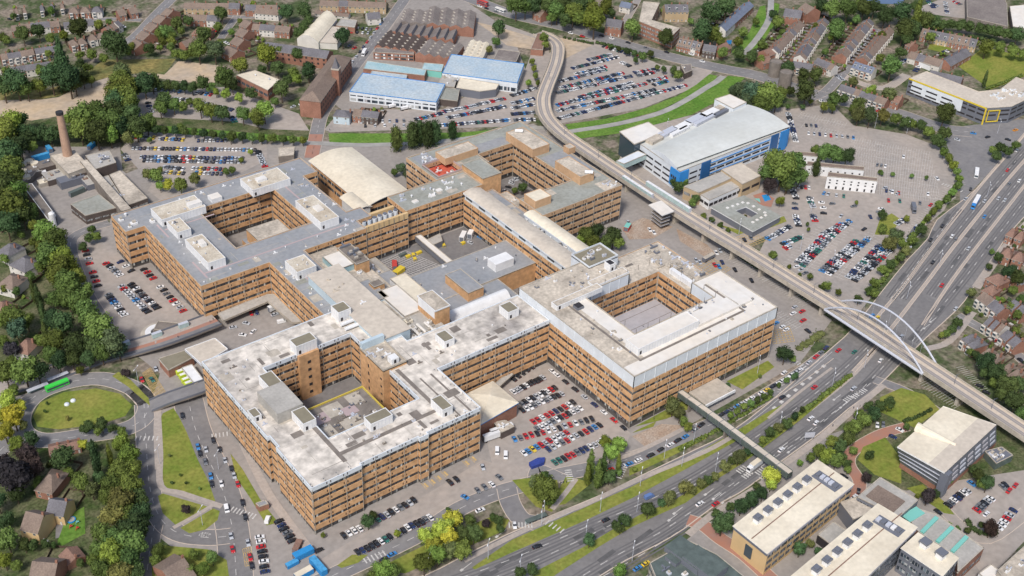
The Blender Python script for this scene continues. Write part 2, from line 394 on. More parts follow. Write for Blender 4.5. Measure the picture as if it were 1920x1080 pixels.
def block(name, label, cat, add, sub, ztop, nb, group=None, roof='felt', top='brick', toph=2.8, band='brick', bandh=2.85, pitch=4.65, bay=8.4, zb=None, patches=(), rim=.45, skip=None, ground='core', rimmat=None):
    """a block of brick bands and window strips; nb = bands below the top band"""
    lps, cells = rect_loops(add, sub)
    cx = sum(r[0] + r[1] for r in add) / 2 / len(add); cy = sum(r[2] + r[3] for r in add) / 2 / len(add)
    root = empty(name, (cx, cy, 0), 0, label, cat, group)
    b = MB(); r = MB(); wins = []; pipes = []; dres = .4
    gaps = []
    z = ztop; ring_z = [(ztop - toph, ztop, top)]
    for k in range(nb):
        z1 = ztop - toph - (pitch - bandh) - k * pitch; ring_z.append((z1 - bandh, z1, band)); gaps.append((z1, z1 + pitch - bandh))
    zlow = ring_z[-1][0]
    for lp in lps:
        for (a, c, m) in ring_z: ring(b, lp, a, c, m, dres)
        shell(b, lp, 0, ztop - .6, ground, dres + .1)
        for k in range(len(lp)):
            p, q = lp[k], lp[(k + 1) % len(lp)]; d = Vector((q[0] - p[0], q[1] - p[1])); L = d.length; d.normalize(); nx, ny = d.y, -d.x
            if L < 3: continue
            n = max(1, round(L / bay)); rz = math.atan2(d.y, d.x)
            for i in range(n):
                u0, u1 = L * i / n, L * (i + 1) / n; um = (u0 + u1) / 2; w = u1 - u0 - .16
                x, y = p[0] + d.x * um - nx * .3, p[1] + d.y * um - ny * .3
                for (z0, z1) in gaps + ([(max(.3, zlow - 2.0), zlow)] if zlow > 1.2 else []):
                    if z1 - z0 > .8: wins.append((x, y, z0, rz, w, 1, z1 - z0, nx, ny))
            for i in range(n + 1):
                u = min(max(L * i / n, .3), L - .3); x, y = p[0] + d.x * u, p[1] + d.y * u
                pipes.append((x + nx * .085, y + ny * .085, 0, rz, 1, 1, ztop - 1.2, nx, ny))
                if 0 < i < n:
                    for (a, c, m) in ring_z:
                        for s in (-.95, .95):
                            h = a + bandh * .30
                            b.obox((x + d.x * s + nx * .02, y + d.y * s + ny * .02), d, .2, .07, h, h + 1.15, 'vent')
    for c in cells:
        r.face([(c[0], c[2], ztop - rim), (c[1], c[2], ztop - rim), (c[1], c[3], ztop - rim), (c[0], c[3], ztop - rim)], roof)
    rs = random.Random(len(name) + int(cx)); sm = 'conc_dark' if roof.startswith('stained') else 'felt_green'
    for c in cells:
        for k in range(int((c[1] - c[0]) * (c[3] - c[2]) / 60)):
            x, y, w, h = rs.uniform(c[0] + 1, c[1] - 1), rs.uniform(c[2] + 1, c[3] - 1), rs.uniform(.5, 3.5), rs.uniform(.5, 3.5)
            if rs.random() < .5: w, h = (.09, min(h * 4, 9)) if rs.random() < .5 else (min(w * 4, 9), .09)
            x0, x1, y0, y1 = max(c[0] + .6, x - w), min(c[1] - .6, x + w), max(c[2] + .6, y - h), min(c[3] - .6, y + h)
            if x1 > x0 and y1 > y0: z_ = ztop - rim + .012 + rs.random() * .01; r.face([(x0, y0, z_), (x1, y0, z_), (x1, y1, z_), (x0, y1, z_)], rs.choice([sm, 'conc', roof, 'conc_dark' if roof.startswith('st') else 'conc']))
    for lp in lps: ring(r, lp, ztop - .03, ztop + .06, rimmat or 'conc', .45)
    for i, (x0, x1, y0, y1, m) in enumerate(patches): r.box(x0, x1, y0, y1, ztop - rim - .1, ztop - rim + .03 + i * .006, m)
    att(b.build('wall'), root); att(r.build('roof'), root)
    spread(root, 'window', WIN_ME, wins); spread(root, 'column', PIPE_ME, pipes, 90)
    return root
def room(root, x0, x1, y0, y1, z0, z1, wall='white', roof='felt_olive', name='plant_room', label=None, lip=.25, extras=True):
    b = MB(); b.box(x0, x1, y0, y1, z0, z1, wall, roof)
    if lip:
        lp = [(x0, y0), (x1, y0), (x1, y1), (x0, y1)]; ring(b, off_loop(lp, -.06), z1 - .3, z1 + lip, wall, .3)
    if extras and wall in ('white', 'panel'):       # panel joints and a dark door
        n = max(2, int((x1 - x0) / 1.8))
        for i in range(1, n): b.box(x0 + (x1 - x0) * i / n - .05, x0 + (x1 - x0) * i / n + .05, y0 - .04, y0, z0, z1 - .3, 'steel')
        n = max(2, int((y1 - y0) / 1.8))
        for i in range(1, n): b.box(x0 - .04, x0, y0 + (y1 - y0) * i / n - .05, y0 + (y1 - y0) * i / n + .05, z0, z1 - .3, 'steel')
        b.box(x0 + 1.2, x0 + 2.4, y0 - .07, y0, z0 + .6, z0 + 2.6, 'dark')
    o = att(b.build(name, label=label), root); return o
def clutter(root, x0, x1, y0, y1, z, n, seed, kinds=('white', 'steel', 'conc', 'metal_dark'), name='roof_vent', s=1.0):
    rnd = random.Random(seed)
    for i in range(n):
        x, y = rnd.uniform(x0, x1), rnd.uniform(y0, y1); b = MB(); m = rnd.choice(kinds); k = rnd.random()
        if k < .35: b.cyl(x, y, z - .2, z + rnd.uniform(.5, 1.3) * s, .45 * s, .45 * s, m, 8); b.cyl(x, y, z + 1.0 * s, z + 1.3 * s, .7 * s, .5 * s, m, 8)
        elif k < .8:
            w, h = rnd.uniform(.5, 1.5) * s, rnd.uniform(.5, 1.2) * s; b.box(x - w, x + w, y - h, y + h, z - .2, z + rnd.uniform(.5, 1.4) * s, m); b.box(x - w * .5, x + w * .5, y - h * .5, y + h * .5, z, z + 1.7 * s, 'conc')
        else: b.box(x - 2.2 * s, x + 2.2 * s, y - .35 * s, y + .35 * s, z - .2, z + .7 * s, m); b.box(x - .35, x + .35, y, y + 2.5 * s, z - .2, z + .7, m)
        att(b.build(name), root)
def line_posts(root, lp, step, z, h, m='metal_dark', name='lightning_rod'):
    b = MB()
    for k in range(len(lp)):
        p, q = Vector(lp[k]), Vector(lp[(k + 1) % len(lp)]); n = max(1, int((q - p).length / step))
        for i in range(n): c = p.lerp(q, i / n); b.box(c.x - .08, c.x + .08, c.y - .08, c.y + .08, z, z + h, m)
    att(b.build(name, kind='stuff'), root)
# ================================================================== THE HOSPITAL
GH = 'blocks of the brick hospital'
# --- south block
s = block('hospital_block', 'orange brick hospital block nearest the viewer with stained white roof and yellow-railed courtyard roof', 'hospital',
          [(-185, -95, -101.5, 4), (-95, -26.2, -65, -38)], [(-163, -115, -78, -17), (-107, -95, -33, 5), (-160, -130, -101.6, -100.2), (-185.1, -183.6, -70, -62), (-125, -95, -101.6, -100)],
          28, 5, GH, roof='stained', top='panel', toph=2.2, rimmat='panel')
for (x0, x1, y0, y1, z, rf) in ((-145.3, -134, -17.6, -10.8, 33, 'felt_olive'), (-114.9, -107.6, -5.8, 1.6, 33.5, 'felt_olive'), (-170.2, -163.4, -36.7, -26.3, 32.5, 'felt_olive'),
                        (-169.8, -163.2, -67.8, -57, 32, 'felt_olive'), (-145.2, -133.7, -85.2, -79.1, 32, 'felt_olive'), (-113.5, -107.9, -95.7, -86, 32, 'felt_olive'),
                        (-83.4, -77.5, -53.7, -45.5, 31.5, 'felt_olive'), (-43.5, -36.6, -52.5, -44.8, 32, 'felt_olive'), (-184.9, -181, -49.6, -43.5, 30.5, 'felt_olive')):
    room(s, x0, x1, y0, y1, 27.4, z, 'white', rf)
room(s, -176.5, -163.5, -56.5, -37.2, 27.4, 33.4, 'greyroof', 'greyroof', lip=.1, extras=False)
b = MB(); b.box(-145, -134, -19, -17.05, 0, 27.6, 'brick')                         # stair strip of the courtyard under the plant room
for k in range(5): b.box(-140.6, -138.8, -19.08, -18.9, 3 + k * 4.65, 4.6 + k * 4.65, 'dark')
att(b.build('stair_tower'), s)
b = MB(); b.box(-118.5, -105.2, -53, -32, 0, 29, 'brick', 'stained2')
ring(b, [(-118.5, -53), (-105.2, -53), (-105.2, -32), (-118.5, -32)], 28.5, 30, 'conc', .35)
for k in range(5): b.box(-118.6, -118.4, -40, -39, 4 + k * 4.65, 6 + k * 4.65, 'dark'); b.box(-118.6, -118.4, -51.6, -50.2, 4 + k * 4.65, 5 + k * 4.65, 'dark')
t = att(b.build('stair_tower'), s)
room(s, -112.5, -108.5, -51.5, -47.5, 29, 32.2, 'white', 'white', lip=0)
room(s, -118.2, -105.4, -33.5, -31.5, 29, 33, 'paleblue', 'paleblue', lip=0)
clutter(s, -117, -108, -46, -36, 29, 6, 5, name='cooling_unit', s=.9)
b = MB()                                                                            # two long white ducts
for dy in (0, 3.6): b.bar((-116, -9.5 - dy * 1.2, 29), (-103, -9.5 - dy * 1.2, 29), 1.0, 'white', 8); b.box(-115, -104, -9.9 - dy * 1.2, -9.1 - dy * 1.2, 27.5, 28.4, 'conc_dark')
att(b.build('duct'), s)
b = MB()                                                                            # dark gravel gutters on the roof
for (x0, x1, y0, y1) in ((-165.5, -163.5, -95, -60), (-165.5, -112, -90.5, -88.5), (-112.5, -110.5, -84, -54), (-106.4, -105.6, -100, -66), (-100.5, -99.5, -100, -66)):
    b.box(x0, x1, y0, y1, 27.3, 27.66 + (x1 - x0) * .0013, 'conc_dark')
att(b.build('gutter'), s)
clutter(s, -182, -166, -98, -2, 27.6, 16, 2, ('white', 'steel', 'conc_dark'), s=.6); clutter(s, -160, -100, -99, -82, 27.6, 14, 3, ('white', 'steel', 'conc_dark'), s=.6)
clutter(s, -100, -30, -62, -42, 27.6, 16, 4, ('white', 'steel', 'conc_dark'), s=.6)
line_posts(s, [(-184, -100.5), (-96, -100.5), (-96, -66), (-30, -66), (-30, -64.5), (-97, -64.5), (-97, -99), (-184, -99)], 6, 27.4, 1.0)
c = empty('courtyard_building', (-145, -60, 0), 0, 'flat grey roof with yellow rim inside the front hospital courtyard, crowded with small vents', 'building')
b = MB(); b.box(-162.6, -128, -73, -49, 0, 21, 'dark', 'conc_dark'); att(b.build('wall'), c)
b = MB()
for (x0, x1, y0, y1) in ((-161, -154, -72, -63), (-152, -143, -60, -51), (-150, -140, -72, -64), (-139, -132, -58, -50)): b.box(x0, x1, y0, y1, 21, 21.15, 'conc')
for (x0, x1, y0, y1) in ((-160, -152, -61, -54), (-145, -138, -63, -57)): b.box(x0, x1, y0, y1, 21, 21.17, 'felt_red')
att(b.build('roof'), c)
b = MB(); ring(b, [(-162.8, -73.2), (-127.8, -73.2), (-127.8, -48.8), (-162.8, -48.8)], 20.8, 21.9, 'yellowrail', .5)
for k in range(7): b.box(-162.8 + k * 5.6, -162 + k * 5.6, -73.5, -73.1, 15.5, 21, 'yellowrail')
att(b.build('railing'), c)
clutter(c, -158, -132, -70, -52, 21, 34, 11, ('conc_dark', 'steel', 'metal_dark', 'white', 'metal_dark'), 'vent_cowl', .75)
# --- east block
e = block('hospital_block', 'orange brick hospital block with white metal top storey and square courtyard', 'hospital',
          [(-26, 73, -128.5, -38.7)], [(-3, 52, -103, -62)], 26, 4, GH, roof='stained2', toph=2.8)
def ringblock(root, add, sub, z0, z1, wm, rm, name='attic_storey', rim=.3, bay=7.3):
    lps, cells = rect_loops(add, sub); b = MB()
    for lp in lps:
        shell(b, off_loop(lp, .12), z0, z1 - .1, wm); ring(b, lp, z1 - .35, z1 + .15, 'conc', .5)
        for k in range(len(lp)):
            p, q = Vector(lp[k]), Vector(lp[(k + 1) % len(lp)]); n = max(1, round((q - p).length / bay)); d = (q - p).normalized()
            for i in range(n + 1): c = p.lerp(q, i / n); b.box(c.x - .13, c.x + .13, c.y - .13, c.y + .13, z0, z1, 'panel')
    for c in cells: b.face([(c[0], c[2], z1 - rim), (c[1], c[2], z1 - rim), (c[1], c[3], z1 - rim), (c[0], c[3], z1 - rim)], rm)
    return att(b.build(name), root)
ringblock(e, [(-26, 73, -128.5, -103), (-26, -3, -103, -38.7), (-3, 30, -62, -38.7), (52, 73, -103, -87)], [], 25.6, 33, 'panel', 'whiteroof')
b = MB()
for (x0, x1, y0, y1, m) in ((-25.3, -5, -60, -39.3, 'stained2'), (-5, 29, -61, -39.3, 'stained2'), (-25.3, -12, -120, -60, 'stained2')): b.box(x0, x1, y0, y1, 32.5, 32.78, m)
for (x0, x1, y0, y1) in ((-15.5, -14.2, -121, -62), (-15.5, 56, -121, -119.8), (56, 57.2, -121, -92)): b.box(x0, x1, y0, y1, 32.5, 32.86 + (x1 - x0) * .0008, 'conc_dark')
att(b.build('roof_gutter'), e)
room(e, -13.9, 27, -117.4, -108.2, 32.6, 37, 'white', 'whiteroof')
room(e, 27, 56, -117.4, -108, 32.6, 34.2, 'whiteroof', 'whiteroof', lip=0)
room(e, 57.3, 66, -117, -92, 32.6, 34.0, 'whiteroof', 'whiteroof', lip=0)
room(e, -22.8, 7.6, -66, -61.4, 32.6, 35.4, 'white', 'stained2')
room(e, 6, 30, -61.6, -56, 32.6, 34, 'white', 'stained2', lip=.1)
room(e, 22.5, 26.5, -54.6, -50, 32.6, 37, 'white', 'dark')
room(e, -14, -10, -72, -68, 32.6, 34.5, 'metal_dark', 'dark', lip=0)
b = MB()
for (x0, x1, y0, y1) in ((15.5, 36, -46, -31),): b.box(x0, x1, y0, y1, 0, 33.2, 'panel', 'felt_olive'); ring(b, [(x0, y0), (x1, y0), (x1, y1), (x0, y1)], 32.6, 34.2, 'panel', .3)
att(b.build('link_tower'), e)
clutter(e, 17, 34, -44, -33, 33.2, 9, 26, s=1.1); clutter(e, -22, 28, -57, -41, 32.7, 16, 27, s=.9); clutter(e, 56, 70, -120, -92, 32.8, 12, 28, ('steel', 'metal_dark', 'white'), s=.7); clutter(e, -12, 50, -117, -106, 33.6, 12, 29, ('steel', 'metal_dark'), s=.6); clutter(e, 55, 71, -85, -42, 25.6, 34, 21, s=1.2); clutter(e, -24, -4, -118, -68, 32.7, 14, 22, s=.8); clutter(e, 0, 70, -126, -120, 32.7, 7, 23, s=.6); clutter(e, 34, 55, -110, -104, 33.2, 6, 24, s=.6)
room(e, 56, 58.5, -84, -66, 25.6, 28.6, 'white', 'white', name='cooling_unit', lip=0)
b = MB(); b.box(-3, 52, -103, -62, 0, 7.5, 'conc_dark', 'lilac')
for k in range(4): b.box(-3, 52, -94 + k * 9, -93.8 + k * 9, 7.5, 7.62, 'conc_dark')
att(b.build('courtyard_roof'), e); clutter(e, 0, 48, -100, -65, 7.5, 14, 25, ('metal_dark',), s=.5)
line_posts(e, [(-2.5, -103.5), (52.5, -103.5), (52.5, -61.5), (-2.5, -61.5)], 7.3, 32.5, 3.5, 'conc_dark')
b = MB(); b.box(14, 34, -141, -128.7, 3.6, 4.6, 'conc', 'conc'); b.box(14.5, 33.5, -140, -128.6, 0, 3.6, 'metal_dark'); b.box(13.6, 34.4, -141.4, -140.8, 3.4, 4.9, 'white'); att(b.build('entrance_canopy'), e)
# --- north-west block
n = block('hospital_block', 'orange brick hospital block at left with blue-grey felt roof around a deep courtyard', 'hospital',
          [(-156, -54.5, 66, 158), (-167, -45, 138, 159), (-54.5, -45, 76, 88), (-116, -94.5, 4.1, 66)], [(-124, -77, 89, 138)], 25, 4, GH, roof='felt',
          patches=[(-150, -149, 72, 136, 'felt_red'), (-149, -60, 76, 77, 'felt_red'), (-70, -69, 80, 140, 'felt_red'), (-148, -118, 128, 129, 'felt_red'), (-107, -106, 10, 64, 'felt_red'), (-60, -46, 140, 156, 'felt'), (-154, -128, 90, 120, 'felt')])
for (x0, x1, y0, y1, z) in ((-147.8, -121, 132, 146.9, 29), (-146.3, -138.3, 114.7, 129, 29), (-146.1, -136, 77, 105.5, 29.5), (-90.8, -66, 133, 149, 29), (-76.5, -64.6, 79, 108, 29.5), (-111.6, -100, 42.7, 56, 29.5)):
    room(n, x0, x1, y0, y1, 24.5, z, 'white', 'dirtywhite'); clutter(n, x0 + 2, x1 - 2, y0 + 2, y1 - 2, z, 4, int(x0), ('white', 'steel', 'metal_dark'), s=.6)
for (x0, x1, y0, y1, z) in ((-130, -122, 134, 138, 31.5), (-84, -78, 139, 143, 30.5), (-72, -68, 90, 96, 30.5), (-113.5, -107, 140, 146, 27), (-142, -139, 93, 98, 31.5)): room(n, x0, x1, y0, y1, 24.5, z, 'white', 'whiteroof', lip=0, extras=False)
clutter(n, -154, -60, 68, 75, 24.6, 13, 31, ('white',), s=.6); clutter(n, -164, -150, 138, 156, 24.6, 5, 32, ('white',), s=1.3); clutter(n, -62, -56, 76, 156, 24.6, 14, 33, ('white', 'steel'), s=.7)
clutter(n, -140, -90, 149, 157, 24.6, 11, 34, ('white',), s=.6); clutter(n, -114, -109, 8, 60, 24.6, 9, 35, ('white',), s=.6); clutter(n, -150, -140, 78, 112, 24.6, 8, 36, ('white',), s=.5)
b = MB(); b.box(-123.9, -77, 89, 98, 0, 12, 'conc_dark', 'felt_green'); b.box(-110, -86, 98, 112, 0, 13, 'brick', 'felt'); b.box(-123.9, -112, 98, 120, 0, 10.5, 'conc_dark', 'conc_dark'); att(b.build('courtyard_roof'), n)
b = MB(); b.box(-108, -88, 92.5, 109.2, 10, 20.5, 'brick', 'stained2'); ring(b, [(-108, 92.5), (-88, 92.5), (-88, 109.2), (-108, 109.2)], 20.2, 20.8, 'conc', .3); att(b.build('plant_room'), n)
b = MB(); b.box(-110, -86, 89.2, 92.5, 12, 14.5, 'white', 'metal_dark'); b.box(-106, -98.5, 90, 92.4, 14, 19.5, 'panel'); b.box(-97, -89.5, 90, 92.4, 14, 19.5, 'panel'); att(b.build('cooling_unit'), n)
# --- middle north block, with the service yard in front
m_ = block('hospital_block', 'long brick hospital wing with olive felt roof behind the service yard', 'hospital', [(-26, 29, 69, 89), (-54.4, -26, 66.5, 68), (-54.4, -26, 68, 88)], [(-54.5, -26, 68, 89)], 25, 4, GH, roof='felt_green')
clutter(m_, -22, 26, 72, 86, 24.6, 16, 41, ('white', 'steel'), s=1.0)
for (x, y) in ((-17, 74), (-5, 74), (2, 77)): room(m_, x, x + 3.4, y, y + 2.8, 24.5, 25.2, 'white', 'whiteroof', name='skylight', lip=0, extras=False)
b = MB(); b.box(-54.4, -26, 68.1, 82, 0, 19, 'conc_dark', 'metal_dark'); b.box(-54.4, -26, 66.4, 68, 21.5, 25.2, 'yellowstone'); b.box(-50, -27, 80, 82, 19, 23, 'yellowstone')
for k in range(8): b.box(-53 + k * 3.4, -52.8 + k * 3.4, 66.2, 66.4, 21.5, 25.2, 'conc_dark')
for k in range(7): b.cyl(-50 + k * 3.6, 76.5, 19, 22.6, 1.5, 1.5, 'panel', 10); b.cyl(-50 + k * 3.6, 76.5, 22.6, 23.2, 1.2, 1.2, 'metal_dark', 10)
b.box(-53, -46, 69, 74, 19, 20.3, 'skipblue'); att(b.build('cooling_plant'), m_)
# --- north block
nb_ = block('hospital_block', 'far brick hospital block with patchy grey roof and red roof terrace beside tram viaduct', 'hospital',
            [(9, 99, 101, 122.5), (77, 99, 21, 101), (37, 77, 20.5, 43), (9, 49, 89, 101)], [(12, 30, 90.5, 108)], 25, 4, GH, roof='felt_green', band='brick_pale', top='brick_pale',
            patches=[(52, 76, 103, 112, 'felt'), (79, 98, 45, 76, 'felt'), (60, 90, 112, 121, 'felt_green'), (12, 24, 110, 121, 'felt'), (40, 60, 36, 42, 'stained2'), (86, 98, 22, 32, 'stained2'), (50, 74, 22, 34, 'felt_green')])
b = MB(); b.box(12, 30, 90.5, 108, 0, 21.5, 'brick', 'redroof'); ring(b, [(11.6, 90.2), (30.4, 90.2), (30.4, 108.4), (11.6, 108.4)], 24, 26, 'felt_red', .3); att(b.build('roof_terrace'), nb_)
clutter(nb_, 15, 28, 93, 106, 21.5, 9, 51, ('redmetal', 'white', 'redroof'), 'roof_vent')
for (x0, x1, y0, y1, z, w, r_) in ((24, 49, 101.2, 111.9, 29, 'brick_pale', 'stained2'), (75, 88.5, 79, 106.8, 30, 'brick_pale', 'stained2'), (77.7, 88.6, 35.6, 60, 30, 'brick_pale', 'stained2'), (38, 50, 29.1, 39.7, 29.5, 'brick_pale', 'creamroof'), (96.4, 101.8, 69.2, 74.6, 28.5, 'brick_pale', 'stained2')):
    room(nb_, x0, x1, y0, y1, 24.5, z, w, r_)
for (x, y, z) in ((83, 104, 30), (86, 38, 30)): b = MB(); b.bar((x - 3, y, z + 1.1), (x + 1, y - 3, z + 1.1), 1.1, 'white', 8); att(b.build('water_tank'), nb_)
clutter(nb_, 12, 22, 110, 121, 24.6, 8, 52, ('white', 'steel'), s=1.2); clutter(nb_, 90, 98, 23, 30, 24.6, 6, 53, ('white', 'steel'), s=1)
b = MB(); b.box(29.2, 43, 69, 91, 0, 28.5, 'brick', 'felt_green'); ring(b, [(29.2, 69), (43, 69), (43, 91), (29.2, 91)], 28.2, 29, 'conc', .3); att(b.build('stair_tower'), nb_)
room(nb_, 29.2, 48, 44, 69, 0, 14, 'brick_pale', 'stained2', name='low_wing', extras=False); clutter(nb_, 31, 46, 46, 66, 14, 7, 54, ('white',), s=1.2)
# --- link wing with the two curved cream roofs
k_ = block('hospital_block', 'narrow hospital link wing under two long curved cream metal roofs', 'hospital', [(15, 36.8, -38.5, 68.8)], [], 19.5, 3, GH, roof='felt', toph=2.7)
b = MB()
def vault(b, x0, x1, y0, y1, z0, rise, m, wm, n=6, zb=None):       # shallow curved roof, axis along y
    for i in range(n):
        a, c = i / n, (i + 1) / n; za, zc = z0 + rise * math.sin(math.pi * (.18 + .82 * a) * .9), z0 + rise * math.sin(math.pi * (.18 + .82 * c) * .9)
        xa, xc = x0 + (x1 - x0) * a, x0 + (x1 - x0) * c
        b.face([(xa, y0, za), (xc, y0, zc), (xc, y1, zc), (xa, y1, za)], m)
        b.face([(xa, y0, zb), (xc, y0, zb), (xc, y0, zc), (xa, y0, za)], wm); b.face([(xc, y1, zb), (xa, y1, zb), (xa, y1, za), (xc, y1, zc)], wm)
    za = z0 + rise * math.sin(math.pi * .18 * .9); zc = z0 + rise * math.sin(math.pi * .9)
    b.face([(x0, y1, zb), (x0, y0, zb), (x0, y0, za), (x0, y1, za)], wm); b.face([(x1, y0, zb), (x1, y1, zb), (x1, y1, zc), (x1, y0, zc)], wm)
vault(b, 14.2, 27, -36, 68.5, 23.2, 2.2, 'tanroof', 'panel', zb=23.3)
b.box(15.6, 26.8, -36, 68.4, 19, 23.5, 'panel')
for k in range(8): b.box(15.45, 15.65, -30 + k * 13, -24 + k * 13, 20.6, 22.6, 'glass')
att(b.build('curved_roof'), k_)
b = MB(); vault(b, 29.5, 39, -30, 29, 23.2, 2.0, 'creamroof', 'panel', zb=23.3); b.box(30, 36.6, -28, 28.5, 19, 23.5, 'panel'); att(b.build('curved_roof'), k_)
clutter(k_, 27.5, 29.3, -26, 25, 22, 12, 61, ('metal_dark', 'white'), s=.8)
# --- low centre
lowc = empty('hospital_centre', (-55, 10, 0), 0, 'low jumbled centre of the hospital with flat roofs, plant boxes and small brick towers', 'hospital', GH)
def lb(name, x0, x1, y0, y1, z0, z1, w, r_, rim=True):
    b = MB(); b.box(x0, x1, y0, y1, z0, z1, w, r_)
    if rim: ring(b, [(x0, y0), (x1, y0), (x1, y1), (x0, y1)], z1 - .3, z1 + .35, 'conc', .35)
    return att(b.build(name), lowc)
lb('low_wing', -107, -68, -37.8, -14, 0, 21.5, 'conc_dark', 'greyroof'); lb('low_wing', -94.4, -75.5, -14, 65.9, 0, 20.5, 'conc_dark', 'stained2'); lb('low_wing', -75.5, -68, -14, 65.8, 0, 17, 'conc_dark', 'stained2')
lb('low_wing', -68, -57, -37.8, 38, 0, 13, 'conc_dark', 'felt'); lb('low_wing', -68, -60, 38, 65, 0, 12, 'brick', 'stained2'); lb('low_wing', -60, -50, 38, 65, 0, 4, 'conc_dark', 'greyroof'); lb('low_wing', -57, 15, -2, 26.5, 0, 12.5, 'brick', 'felt')
lb('low_wing', -57, -26.5, -37.8, -2, 0, 12.5, 'conc_dark', 'felt'); lb('low_wing', -26.5, -12, -37, -2, 0, 12, 'brick', 'felt'); lb('low_wing', -57, -50, 26.5, 38, 0, 4, 'conc_dark', 'greyroof')
b = MB(); b.box(-108.5, -90, -33, 36.5, 20, 30, 'paleblue', 'tanroof'); b.box(-108.9, -89.6, -33.3, 37, 30, 30.35, 'tanroof'); att(b.build('long_roof'), lowc)
clutter(lowc, -106, -95, 15, 34, 30.2, 5, 71, ('stained2',), s=.8); clutter(lowc, -100, -94, -5, 0, 30.2, 2, 72, ('white',), s=.8)
lb('glazed_roof', -89, -78.5, 40, 56, 20, 24, 'tealroof', 'whiteroof'); lb('low_roof', -88, -78, 6, 26, 20, 22, 'paleblue', 'felt'); lb('roof_house', -78.4, -70, 38, 58, 16, 24.5, 'brick', 'conc_dark')
clutter(lowc, -77, -71, 40, 57, 24.6, 6, 73, ('metal_dark', 'conc_dark'), s=1.4)
lb('brick_tower', -71.5, -62.5, -28, -12, 12, 30, 'brick', 'stained2'); b = MB(); b.box(-71.7, -71.4, -27.5, -12.5, 25, 30.2, 'white'); ring(b, [(-71.8, -28.3), (-62.2, -28.3), (-62.2, -11.7), (-71.8, -11.7)], 29.7, 30.4, 'white', .35); att(b.build('white_fascia'), lowc)
lb('white_hall_roof', -66, -56, -12, 24, 12, 18.5, 'white', 'creamroof'); lb('laboratory', -81, -68.5, -14, 13, 16, 22, 'white', 'whiteroof')
for k in range(3): b = MB(); b.box(-81.1, -80.9, -8 + k * 6.5, -4.5 + k * 6.5, 19, 20.4, 'dark'); att(b.build('window'), lowc)
lb('brick_house', -81, -74.5, 15.5, 21, 18, 23.5, 'brick', 'conc_dark'); lb('brick_house', -38.5, -28.3, -11, 10.7, 12, 18, 'brick', 'felt')
room(lowc, -9.5, 3.2, 3.3, 11, 12.4, 17.5, 'white', 'white', extras=False, lip=0)
b = MB()
for i in range(8):
    a, c = i / 8, (i + 1) / 8; za, zc = 14 + 3.6 * math.sin(math.pi * a), 14 + 3.6 * math.sin(math.pi * c)
    b.face([(-58, -24 + 10 * a, za), (-58, -24 + 10 * c, zc), (-19, -24 + 10 * c, zc), (-19, -24 + 10 * a, za)][::-1], 'white')
    b.face([(-58, -24 + 10 * a, 12), (-58, -24 + 10 * c, 12), (-58, -24 + 10 * c, zc), (-58, -24 + 10 * a, za)], 'white')
b.face([(-58, -24, 12), (-19, -24, 12), (-19, -24, 14), (-58, -24, 14)], 'white')
att(b.build('vaulted_roof'), lowc)
clutter(lowc, -91, -72, -35, -18, 21.6, 24, 74, ('white', 'creamroof', 'whiteroof', 'conc'), 'duct', 1.5)
for k in range(4): b = MB(); b.bar((-88 + k * 4, -34, 23), (-88 + k * 4, -22 - k, 23), .8, 'whiteroof', 6); att(b.build('duct'), lowc)
clutter(lowc, -92, -77, 27, 38, 20.6, 5, 75, ('conc', 'white')); clutter(lowc, -55, 12, 0, 25, 12.6, 16, 76, ('white', 'metal_dark'), s=.7); clutter(lowc, -67, -61, 40, 63, 12.1, 8, 77, ('white', 'steel', 'conc'), s=1.1)
# --- atrium hall with big barrel roof, and the small one beside it
def barrel(name, label, x0, x1, y0, y1, ze, rise, wm, rm, cat='hall', group=None, ov=1.0, dark='glass', n=12, win=True):
    root = empty(name, ((x0 + x1) / 2, (y0 + y1) / 2, 0), 0, label, cat, group); b = MB()
    b.box(x0 + 1, x1 - 1, y0 + 1, y1 - 1, 0, ze, wm); att(b.build('wall'), root); b = MB(); g = MB()
    for i in range(n):
        a, c = i / n, (i + 1) / n; za, zc = ze + rise * math.sin(math.pi * (.06 + .88 * a)), ze + rise * math.sin(math.pi * (.06 + .88 * c)); xa, xc = x0 + (x1 - x0) * a, x0 + (x1 - x0) * c
        b.hexa([(xa, y0, za - .4), (xc, y0, zc - .4), (xc, y1, zc - .4), (xa, y1, za - .4), (xa, y0, za), (xc, y0, zc), (xc, y1, zc), (xa, y1, za)], 'white', rm)
        x_, X_ = max(xa, x0 + 1.2), min(xc, x1 - 1.2)
        for yy, f in ((y0 + 1.2, 1), (y1 - 1.2, -1)):
            q = [(x_, yy, ze - .1), (X_, yy, ze - .1), (X_, yy, zc - .3), (x_, yy, za - .3)]; g.face(q[::f], dark)
    att(b.build('roof'), root); att(g.build('gable'), root)
    if win:
        for (xx, yy, rz, L, nx, ny) in (((x0 + x1) / 2, y0 + .95, 0, x1 - x0 - 6, 0, -1), (x0 + .95, (y0 + y1) / 2, math.pi / 2, y1 - y0 - 6, -1, 0)):
            nn = max(1, int(L / 9))
            for zz in (ze - 4.5, ze - 9):
                for i in range(nn):
                    u = (i + .5) / nn - .5; inst('window', WIN_ME, root, (xx + (L * u if rz == 0 else 0) - root.location.x, yy + (L * u if rz else 0) - root.location.y, zz), rz, (L / nn - 1, 1, 2))
    return root
barrel('atrium_hall', 'large hall with cream barrel roof wedged between the hospital blocks', -35, -3, 99, 168, 14.8, 3.5, 'brick', 'creamroof')
barrel('white_annex', 'small white building with curved cream roof beside the large barrel roof', -42, -31, 98, 118, 15, 2.0, 'white', 'creamroof', cat='building', win=False)
